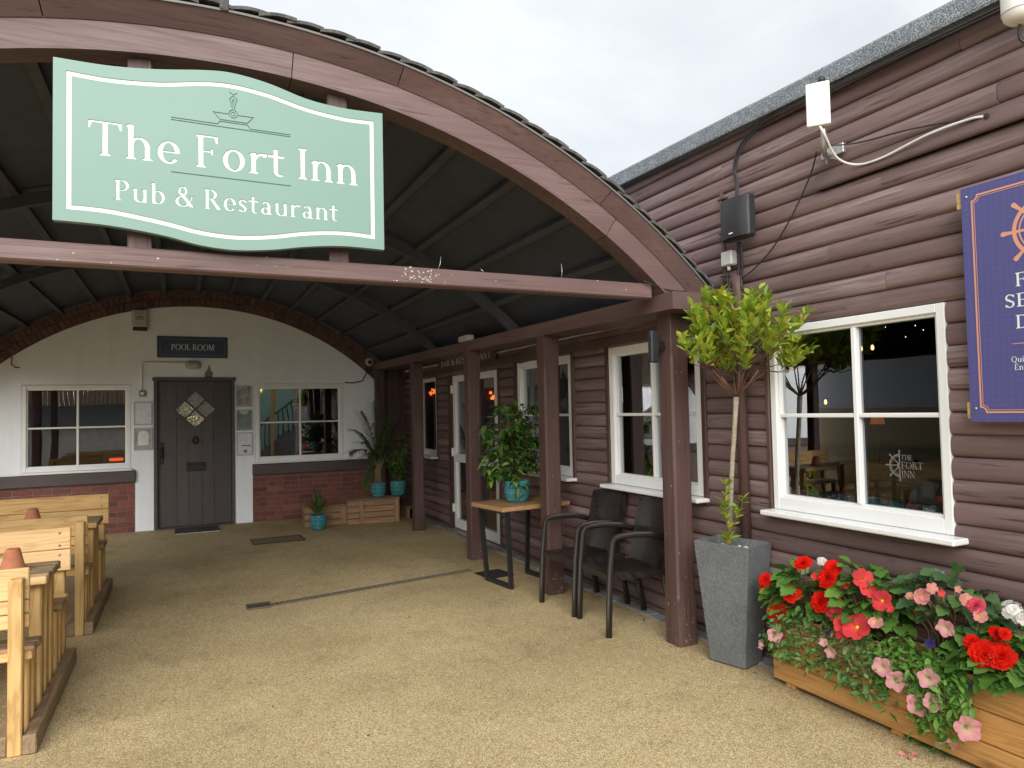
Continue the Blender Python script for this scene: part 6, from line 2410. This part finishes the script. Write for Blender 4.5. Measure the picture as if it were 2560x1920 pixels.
def begonia(label, ctr, rad, n_, leafm, flowers, Lr=(.06, .10)):
    t = thing('begonia_plant', label, 'plant', (ctr[0], ctr[1], .37), 'flowers in the timber planter')
    mb = MB(); st = MB()
    foliage_mass(mb, st, fr, ctr, rad, n_, Lr)
    mb.build('leaves', M[leafm], t)
    for (p_, r_, me, bs) in flowers:
        p_ = Vector(p_) + Vector((-.70, -.62, .10)) * fr.uniform(.075, .10)
        r_ *= 1.04
        d = CAMD + rdir(fr, -.6, .8) * .55
        put_flower(me, t, Vector(p_), r_, d, 'flower', fr, bs)
        st.tube([(ctr[0], ctr[1] + (p_[1] - ctr[1]) * .4, .37), (ctr[0], (ctr[1] + p_[1]) / 2, (.4 + p_[2]) / 2), Vector(p_) - d.normalized() * .01], .003, 5)
    st.build('stems', plain('begonia_stem', (.16, .09, .04), .5), t)
    return t


xf = 3.14
red = lambda i: BEG['red'][i % 3]
begonia('scarlet double begonia at the left end of the timber planter', (3.18, 2.92, .50), (.14, .27, .19), 150, 'begonia',
        [((xf, 2.872, .719), .046, red(0), 0), ((xf, 3.150, .575), .042, red(1), 0), ((xf, 3.150, .520), .036, red(2), 0), ((xf - .02, 2.945, .545), .052, red(2), 0), ((xf - .02, 3.045, .415), .058, red(0), 0),
         ((xf + .02, 2.695, .725), .044, red(1), 0), ((xf, 2.711, .674), .055, red(0), 0), ((xf - .02, 2.745, .546), .060, red(1), 0), ((xf, 2.80, .66), .022, FIV['coral'][0], 0)])
cor = lambda i: FIV['coral'][i % 3]
begonia('coral single flowered begonia left of the centre of the planter', (3.19, 2.52, .56), (.13, .25, .23), 140, 'begonia',
        [((xf, 2.61, .661), .030, cor(0), 1), ((xf, 2.50, .712), .048, cor(1), 0), ((xf, 2.475, .665), .042, cor(2), 0), ((xf - .02, 2.655, .550), .044, cor(0), 1), ((xf - .02, 2.66, .503), .040, cor(1), 0),
         ((xf, 2.394, .626), .050, cor(2), 1), ((xf - .05, 2.50, .475), .070, cor(2), 1), ((xf - .05, 2.60, .468), .042, cor(1), 0), ((xf - .04, 2.60, .425), .036, cor(0), 0), ((xf, 2.356, .60), .020, cor(0), 0)])
pk = lambda i: FIV['pink'][i % 3]
begonia('tall dark leaved pink begonia right of the centre of the planter', (3.21, 2.10, .63), (.11, .24, .19), 105, 'begonia_dark',
        [((xf, 2.192, .695), .036, pk(2), 1), ((xf, 2.175, .705), .030, pk(1), 0), ((xf, 2.143, .744), .026, pk(0), 0), ((xf, 2.25, .682), .020, pk(1), 1), ((xf, 1.99, .726), .028, pk(2), 0), ((xf, 1.948, .712), .036, BEG['hot'][0], 0), ((xf, 1.936, .675), .028, pk(1), 0),
         ((xf - .03, 2.413, .521), .034, pk(2), 0), ((xf, 2.10, .73), .016, cor(0), 0), ((xf, 2.02, .765), .015, pk(0), 0)], (.055, .09))
begonia('scarlet double begonia at the right end of the timber planter', (3.18, 1.82, .47), (.14, .24, .18), 125, 'begonia',
        [((xf, 1.973, .551), .036, red(1), 0), ((xf - .03, 1.905, .525), .060, red(0), 0), ((xf - .03, 1.835, .535), .054, red(2), 0), ((xf, 1.87, .615), .030, red(1), 0), ((xf, 1.84, .625), .024, red(0), 0)], (.07, .12))
# geraniums
for lab, cy, cz, fl_ in (('small white geranium head among the left scarlet blooms', 2.80, .62, [(2.756, .740, .030)]), ('large white geranium heads at the right end of the planter', 1.74, .60, [(1.788, .710, .048), (1.752, .695, .044)])):
    t = thing('geranium_plant', lab, 'plant', (3.2, cy, .37), 'flowers in the timber planter')
    mb = MB(); st = MB()
    for i in range(16 if cy < 2 else 6):
        p_ = Vector((3.16 + fr.uniform(-.08, .1), cy + fr.uniform(-.13, .13), cz + fr.uniform(-.12, .05)))
        leaf(mb, p_, rdir(fr, -.3, .5), fr.uniform(.05, .075), .075, .1, .15, 'round', fr.uniform(-.6, .6))
    mb.build('leaves', M['petunia2'], t)
    for (y_, z_, r_) in fl_:
        for i in range(11):
            d = rdir(fr, -.3, 1) + CAMD * .6
            put_flower(FIV['white'][i % 2], t, Vector((3.15, y_, z_)) + d.normalized() * r_ * fr.uniform(.5, .85), r_ * .5, d, 'floret', fr)
        st.tube([(3.2, cy, .37), (3.17, (cy + y_) / 2, (z_ + .4) / 2), (3.155, y_, z_ - .01)], .003, 5)
    st.build('stems', M['stem'], t)


def petunia(label, strands, flowers, leafm, n_leaf):
    t = thing('petunia_plant', label, 'plant', (3.1, strands[0][0], .39), 'flowers in the timber planter')
    mb = MB(); st = MB()
    for (y0_, y1_, zend, xo) in strands:
        P = [Vector((3.16, y0_, .39)), Vector((3.10 - xo * .4, y0_ * .7 + y1_ * .3, .435 + fr.uniform(-.02, .03))), Vector((3.065 - xo, y0_ * .4 + y1_ * .6, .36)), Vector((3.06 - xo, y1_, max(zend, .2) * .6 + .11)), Vector((3.055 - xo, y1_ + fr.uniform(-.03, .03), zend))]
        st.tube(P, [.003, .0028, .0022, .002, .0015], 5)
        for i in range(n_leaf):
            q = fr.uniform(.3, 3.999); k = int(q)
            p_ = P[k].lerp(P[k + 1], q - k) + rdir(fr, -1) * fr.uniform(0, .055)
            if p_.z < .42 and p_.x > 3.078: p_.x = 3.075
            dd = Vector((fr.uniform(-1, .05), fr.uniform(-1, 1), fr.uniform(-.6, .7)))
            L = fr.uniform(.026, .054)
            leaf(mb, p_, dd, L, L * fr.uniform(.4, .55), fr.uniform(0, .4), .2, 'oval', fr.uniform(-.8, .8))
    mb.build('leaves', M[leafm], t)
    st.build('stems', plain('petunia_stem', (.13, .17, .06), .6), t)
    for i, (y_, z_, r_, d) in enumerate(flowers):
        put_flower(PET[i % 3], t, Vector((3.05, y_, z_)) + (Vector((0, 0, 1.6)) - Vector((3.05, y_, z_))).normalized() * .075, r_ * .92, Vector(d) + rdir(fr, -.5, .5) * .15, 'flower', fr)
    return t


petunia('pale leaved trailing pink petunia at the left front of the planter',
        [(3.0, 3.05, .26, .01), (2.95, 2.98, .22, .02), (2.9, 2.9, .20, .015), (2.86, 2.84, .22, .02), (2.8, 2.76, .19, .03), (2.74, 2.68, .25, .01), (2.70, 2.60, .22, .02), (2.93, 3.0, .3, .03), (2.6, 2.52, .2, .02), (2.55, 2.45, .17, .03), (2.5, 2.40, .16, .03), (2.46, 2.36, .2, .02), (2.4, 2.30, .15, .03)],
        [(3.014, .290, .044, (-.7, -.6, .25)), (3.118, .205, .030, (-.3, .8, -.1)), (2.676, .345, .024, (-.6, -.2, .5)), (2.632, .306, .032, (-.8, -.4, .0)), (2.336, .327, .046, (-.8, -.4, .2)), (2.266, .284, .050, (-.75, -.6, .1))], 'petunia', 80)
petunia('long trailing pink petunia spilling to the ground right of centre',
        [(2.35, 2.33, .30, .01), (2.3, 2.28, .33, .01), (2.25, 2.24, .30, .015), (2.2, 2.20, .33, .01), (2.15, 2.16, .28, .015), (2.1, 2.10, .22, .02), (2.1, 2.12, .12, .03), (2.05, 2.06, .10, .035), (2.0, 2.02, .09, .04), (2.05, 2.0, .13, .03), (1.98, 1.97, .18, .02), (2.0, 2.08, .16, .03), (2.12, 2.14, .14, .03), (1.95, 1.95, .30, .01)],
        [(2.104, .347, .047, (-.75, -.6, .15)), (2.160, .212, .052, (-.75, -.55, .3)), (2.089, .248, .044, (-.6, -.6, .3)), (2.014, .598, .040, (-.8, -.2, .1)), (1.937, .192, .056, (-.75, -.6, .05)), (2.02, .090, .052, (-.35, -.3, -.75)), (2.19, .22, .030, (-.5, .6, .0))], 'petunia2', 95)
# dry, spent growth tangled through the trailing stems
DG = thing('dry_petunia_growth', 'tangle of dry straw coloured stems hanging over the middle of the planter front', 'plant', (3.07, 2.5, .4), 'flowers in the timber planter')
ds = MB(); dl = MB()
for i in range(46):
    y_ = fr.uniform(2.12, 2.82); x_ = fr.uniform(3.035, 3.072); z_ = fr.uniform(.30, .44)
    P = [Vector((x_, y_, z_))]
    for k in range(3):
        P.append(P[-1] + Vector((fr.uniform(-.012, .006), fr.uniform(-.05, .05), fr.uniform(-.06, .015))))
    ds.tube(P, [.0016, .0014, .0012, .0008], 4)
    for k in range(5):
        leaf(dl, P[fr.randint(1, 3)] + rdir(fr, -1) * .01, rdir(fr, -.9, .3), fr.uniform(.015, .032), .010, .4, .4, 'lance', fr.uniform(-1, 1))
ds.build('stems', plain('straw_stem', (.34, .27, .13), .8), DG)
dl.build('leaves', plain('dry_leaf', (.33, .27, .12), .8, var=.35, scale=30), DG)
VI = thing('viola_plant', 'few small dark purple blooms tucked between the planter flowers', 'plant', (3.1, 2.3, .4), 'flowers in the timber planter')
for (y_, z_) in ((2.658, .403), (2.096, .506), (1.904, .38)):
    put_flower(FIV['purple'][0], VI, Vector((3.06, y_, z_)), .022, CAMD, 'flower', fr)
WE = MB()
for (x, y) in ((3.136, 2.245), (3.127, 2.16), (3.12, 2.10), (3.13, 2.2)):
    for i in range(14):
        leaf(WE, (x + fr.uniform(-.03, .01), y + fr.uniform(-.03, .03), .002), rdir(fr, .1, .8), fr.uniform(.015, .03), .012, .3, .2, 'oval')
tag(WE.build('ground_weed', M['petunia2']), 'low green weeds growing from the paving under the planter', 'weed')
FA = MB()
for i in range(7):
    leaf(FA, (2.963 + fr.uniform(-.02, .02), 2.164 + fr.uniform(-.025, .025), .005), rdir(fr, .0, .35), .03, .022, .1, .3, 'oval', fr.uniform(-1, 1))
tag(FA.build('fallen_petals', pm_pinkb), 'fallen faded pink petals on the gravel in front of the planter', 'petals')

# ------------------------------------------------------------------ inside the cabin, seen through the front window
BN = thing('cushioned_bench', 'tropical print seat cushion along the inside of the front window', 'seat', (3.6, 2.7, .4))
mb = MB()
y = 1.6
while y < 3.55:
    MB().box((3.50, y, .86), (3.66, y + .47, 1.052 + R.uniform(-.01, .01)), .035).build('cushion', mat_cushion() if 'cush' not in M else M['cush'], BN)
    if 'cush' not in M: M['cush'] = bpy.data.materials['tropical_cushion']
    y += .48
MB().box((3.50, 1.5, .0), (3.95, 3.6, .45), .01).build('base', M['room'], BN)
BS = thing('booth_bench', 'pale wooden bench back inside behind the front window', 'bench', (4.9, 3.6, 0))
for i, (a, b) in enumerate(((.86, .98), (.985, 1.12))):
    MB().box((4.96, 3.12, a), (5.0, 3.92, b), .006).build('back_board', M['pine_y'], BS)
MB().box((4.9, 3.1, .0), (5.02, 3.16, 1.1), .006).build('end_post', M['pine_z'], BS)
MB().box((4.55, 3.12, .42), (4.95, 3.92, .46), .006).build('seat', M['pine_y'], BS)
LA = thing('table_lamp', 'small lamp with orange shade inside behind the front window', 'lamp', (5.0, 3.8, 1.2))
MB().lathe([(.055, 0), (.036, .095)], (5.05, 3.82, 1.43), 20).build('shade', emit('orange_shade', (.75, .20, .06), .07), LA)
MB().tube([(5.05, 3.82, 1.1), (5.05, 3.82, 1.45)], .01, 8).build('stand', M['iron'], LA)
MB().lathe([(.06, 0), (.05, .02)], (5.05, 3.82, 1.1), 16).build('foot', M['iron'], LA)
for (x, y, z, lab) in ((5.0, 3.905, 2.045, 'brighter pendant bulb glowing inside the top of the front window'), (5.0, 3.80, 2.045, 'second pendant bulb beside the brighter one inside the window'), (5.0, 4.27, 1.618, 'small amber bulb glowing low in the left half of the front window')):
    t = thing('pendant_bulb', lab, 'lamp', (x, y, z))
    MB().lathe([(.005, -.022), (.012, -.01), (.012, .003), (.006, .02)], (x, y, z), 12).build('bulb', emit('warm_bulb', (1, .62, .22), 1.0), t)
    MB().tube([(x, y, z + .028), (x, y, 2.6)], .003, 5).build('flex', M['cable'], t)
FL = thing('fairy_lights', 'scatter of tiny fairy lights inside the top right of the front window', 'lights', (5.2, 3.3, 2.2))
frr = random.Random(5)
mb = MB()
for i in range(60):
    y, z = frr.uniform(2.95, 3.75), frr.uniform(2.12, 2.55)
    if z < 2.12 + (3.75 - y) * .25: continue
    r_ = frr.uniform(.0022, .0045)
    c = Vector((5.0 + frr.uniform(-.2, .4), y, z))
    vs = [c + Vector(q) * r_ for q in ((1, 0, 0), (-1, 0, 0), (0, 1, 0), (0, -1, 0), (0, 0, 1), (0, 0, -1))]
    mb.add(vs, [(0, 2, 4), (2, 1, 4), (1, 3, 4), (3, 0, 4), (2, 0, 5), (1, 2, 5), (3, 1, 5), (0, 3, 5)])
mb.build('bulbs', emit('fairy_bulb', (1, .95, .85), 1.5), FL, kind='stuff')
CH_ = thing('dining_chair', 'grey rounded chair back inside at the right of the front window', 'chair', (4.1, 2.75, 0))
mb = MB()
vs = []; fs = []
for i in range(9):
    t_ = i / 8
    for j in range(9):
        v = j / 8 * 2 - 1
        vs.append((4.10 + .06 * v * v, 2.78 + v * .2 * (1 - .25 * t_ ** 3), .7 + .42 * t_ * (1 - .18 * v * v)))
for i in range(8):
    for j in range(8):
        q = i * 9 + j
        fs.append((q, q + 1, q + 10, q + 9))
mb.add(vs, fs, True); mb.build('backrest', plain('grey_fabric', (.22, .21, .20), .9), CH_)
MB().box((3.9, 2.58, .42), (4.3, 2.98, .48), .02).build('seat', plain('grey_fabric2', (.2, .19, .18), .9), CH_)
for (x, y) in ((3.92, 2.6), (4.28, 2.6), (3.92, 2.95), (4.28, 2.95)):
    MB().tube([(x, y, .006), (x, y, .43)], .014, 8).build('leg', M['iron'], CH_)
AC = thing('dining_chair', 'tan leather chair back inside at the middle of the front window', 'chair', (4.2, 3.35, 0))
MB().box((4.2, 3.22, .55), (4.26, 3.50, 1.02), .03).build('backrest', plain('tan_leather', (.20, .075, .03), .5), AC)
MB().box((4.2, 3.2, .42), (4.6, 3.52, .47), .02).build('seat', plain('tan_leather2', (.20, .075, .03), .5), AC)
for (x, y) in ((4.22, 3.22), (4.58, 3.22), (4.22, 3.5), (4.58, 3.5)):
    MB().tube([(x, y, .006), (x, y, .43)], .014, 8).build('leg', M['iron'], AC)
SB = thing('sauce_bottle', 'dark sauce bottle with red label just inside the front window', 'bottle', (3.72, 2.31, 1.0))
MB().lathe([(.028, 0), (.03, .01), (.03, .10), (.012, .14), (.012, .165)], (3.60, 2.36, 1.02), 14).build('glass', plain('dark_sauce', (.03, .012, .01), .2), SB)
MB().lathe([(.0305, .03), (.0305, .085)], (3.60, 2.36, 1.02), 14).build('label_band', plain('red_label', (.35, .04, .03), .5), SB)
CF = thing('copper_light', 'orange glowing copper pendant cluster seen through the glazed doors', 'lamp', (5.6, 11, 1.9))
frr = random.Random(9)
def at_glass(y, z, X):
    k = X / 3.36
    return Vector((X, y * k, 1.6 + (z - 1.6) * k))
mb = MB(); c0 = at_glass(7.65, 1.80, 4.9)
for i in range(26):
    c = c0 + Vector((frr.uniform(-.1, .1), frr.uniform(-.24, .24), frr.uniform(-.09, .08)))
    mb.box(c - Vector((.018, .018, .022)), c + Vector((.018, .018, .022)))
mb.build('shade', emit('copper_glow', (1, .20, .03), .9), CF)
MB().tube([c0 + Vector((0, 0, .08)), (c0.x, c0.y, 2.6)], .006, 6).build('flex', M['cable'], CF)
CF2 = thing('copper_light', 'orange glowing copper pendant seen through the narrow far window', 'lamp', (4.5, 13, 1.9))
c0 = at_glass(9.80, 1.90, 3.75)
mb = MB()
for i in range(12):
    c = c0 + Vector((frr.uniform(-.05, .05), frr.uniform(-.13, .13), frr.uniform(-.05, .05)))
    mb.box(c - Vector((.014, .014, .018)), c + Vector((.014, .014, .018)))
mb.build('shade', emit('copper_glow2', (1, .22, .04), .5), CF2)
MB().tube([c0 + Vector((0, 0, .05)), (c0.x, c0.y, 2.6)], .005, 6).build('flex', M['cable'], CF2)
for i, (y, z) in enumerate(((7.72, 1.575), (7.50, 1.57))):
    c0 = at_glass(y, z, 5.2)
    t = thing('pendant_bulb', ('warm bulb under the copper light, nearer the door post', 'warm bulb under the copper light, nearer the door edge')[i], 'lamp', c0)
    MB().lathe([(.01, -.02), (.04, -.005), (.04, .006), (.01, .02)], c0, 12).build('bulb', emit('amber_bulb', (1, .72, .25), 2.0), t)
    MB().tube([c0 + Vector((0, 0, .02)), (c0.x, c0.y, 2.6)], .003, 5).build('flex', M['cable'], t)
# glow inside the pool room
GL = thing('heater_glow', 'red orange glow low inside the left pool room window', 'lamp', (-.86, 11.9, 1.0))
MB().box((-.97, 11.72, .985), (-.78, 11.76, 1.03), .02).build('element', emit('red_glow', (1, .10, .02), .3), GL)
MB().box((-1.05, 11.765, .9), (-.70, 11.85, 1.12), .01).build('housing', M['iron'], GL)

# ------------------------------------------------------------------ what stands behind the viewer and shows in the pool room windows
GB = thing('green_building', 'pale green rendered building mirrored in the right pool room window', 'building', (4.2, -6, 0))
M['gwall'] = plain('pale_green_render', (.36, .56, .46), .8, var=.06, bmp=.2)
mb = MB(); slab(mb, [rect(1.2, 0, 7.5, 4.4)], [rect(1.45, 2.35, 2.15, 3.5)], lambda u, v, d: (u, -6 - d, v), 0, .2)
mb.build('wall', M['gwall'], GB)
make_window(GB, lambda u, v, d: (u, -6 - d, v), 1.46, 2.14, 2.36, 3.49, 1, 1, 'glass', (1.40, 2.2, 2.30, .08, .05), fw=.06, bot=.07)
MB().box((1.4, -6.6, 2.2), (2.2, -6.2, 3.6)).build('dark_interior', M['room'], GB)
wl = MB().lathe([(.05, 0), (.08, .06), (.06, .12)], (2.72, -5.93, 2.55), 14).build('lamp', emit('yellow_wall_lamp', (1, .8, .2), 1.0), GB)
STR = thing('outdoor_staircase', 'grey stairs with dark railings mirrored in the right pool room window', 'staircase', (3.4, -4.5, 0))
for i in range(9):
    MB().box((2.35 + i * .24, -5.4, .0), (2.35 + i * .24 + .25, -4.4, .17 * (i + 1)), .008).build('step', plain('step_grey', (.22, .21, .22), .85) if i == 0 else bpy.data.materials['step_grey'], STR)
for i in range(13):
    x = 2.37 + i * .165
    z = .17 * (1 + (x - 2.35) / .24)
    MB().box((x, -4.40, z - .05), (x + .035, -4.365, z + .9), .003).build('baluster', M['iron'], STR)
mt = Matrix.Translation((2.35, -4.385, 1.1)) @ Matrix.Rotation(-math.atan2(.17, .24), 4, 'Y')
MB().box((-.05, -.03, -.03), (2.75, .03, .03), .006, mt).build('handrail', M['iron'], STR)
for i in range(6):
    MB().box((1.45 + i * .16, -4.39, .15), (1.485 + i * .16, -4.36, 1.05), .003).build('baluster', M['iron'], STR)
MB().box((1.40, -4.41, 1.05), (2.42, -4.34, 1.1), .004).build('handrail', M['iron'], STR)
MB().box((2.92, -4.3, 0), (3.06, -4.16, 3.2), .01).build('newel_post', M['pine_z'], STR)
FE = thing('board_fence', 'weathered board fence mirrored in the left pool room window', 'fence', (-4, -6.5, 0))
x = -8.2
while x < .6:
    h = 3.3 + R.uniform(-.02, .02)
    MB().box((x, -6.5, 0), (x + .135, -6.475, h), .004).build('board', M['skid_z'], FE)
    x += .139
for zz in (.5, 1.9):
    MB().box((-8.2, -6.56, zz), (.6, -6.503, zz + .08), .004).build('rail', M['skid_x'], FE)
BA = thing('low_shed', 'dark tiled low roof mirrored in the left pool room window', 'shed', (-3.5, -5, 0))
MB().box((-6.2, -5.9, 0), (-.6, -4.6, 1.35)).build('wall', plain('shed_white', (.6, .6, .58), .8), BA)
mb = MB(); mb.add([(-6.4, -4.4, 1.35), (-.4, -4.4, 1.35), (-.4, -6.1, 2.1), (-6.4, -6.1, 2.1)], [(0, 1, 2, 3)]); mb.build('roof', M['tile'], BA)

# small tree whose top shows over the cabin roof
TR = thing('distant_tree', 'green treetop just visible above the roof where porch and cabin meet', 'tree', (6.2, 17.3, 0))
tr_ = random.Random(2)
MB().tube([(6.2, 17.3, 0), (6.22, 17.3, 3.5), (6.15, 17.25, 6.4)], [.14, .10, .03], 8).build('trunk', M['bark'], TR)
mb = MB()
for i in range(900):
    d = rdir(tr_, -1, 1) * tr_.uniform(.3, 1) ** .5
    p_ = Vector((6.15 + d.x * .75, 17.25 + d.y * .75, 5.55 + d.z * 1.25))
    leaf(mb, p_, rdir(tr_, -.5, .8), tr_.uniform(.08, .14), .06, .2, .2, 'oval', tr_.uniform(-1, 1))
mb.build('crown', M['bay'], TR)

# unseen timber building added on the left to keep cabin window reflections dark
LB = thing('added_timber_building', 'unseen dark brown timber building added to darken the cabin window reflections', 'building', (-15.1, 5, 0))
z = .0
while z < 4.5:
    MB().box((-15.002, -3.5, z), (-14.95, 13.5, z + .146), .012).build('board', M['brown_y'], LB)
    z += .15
MB().box((-19, -3.5, 0), (-15.01, 13.5, 4.64)).build('core', M['dark_beam'], LB)
MB().box((-19.2, -3.8, 4.642), (-14.75, 13.8, 4.76), .01).build('roof', M['felt'], LB)

# bits of leaf and grit that have blown about the yard
lt = random.Random(31)
mb = MB()
for i in range(170):
    if i < 70: x, y = 3.19 - abs(lt.gauss(0, .10)), lt.uniform(1.2, 10.5)
    elif i < 100: x, y = lt.uniform(-.62, 2.6), 11.2 - abs(lt.gauss(0, .2))
    else: x, y = lt.uniform(-.5, 3.1), lt.uniform(1.4, 10.5)
    L = lt.uniform(.008, .024)
    leaf(mb, (x, y, .004), rdir(lt, -.02, .22), L, L * .5, .05, .3, 'oval', lt.uniform(-1, 1))
lo = mb.build('leaf_litter', plain('dead_leaf', (.13, .075, .035), .85, var=.5, scale=3))
lo['kind'] = 'stuff'
lo['label'] = 'scattered scraps of dead leaf on the gravel yard'
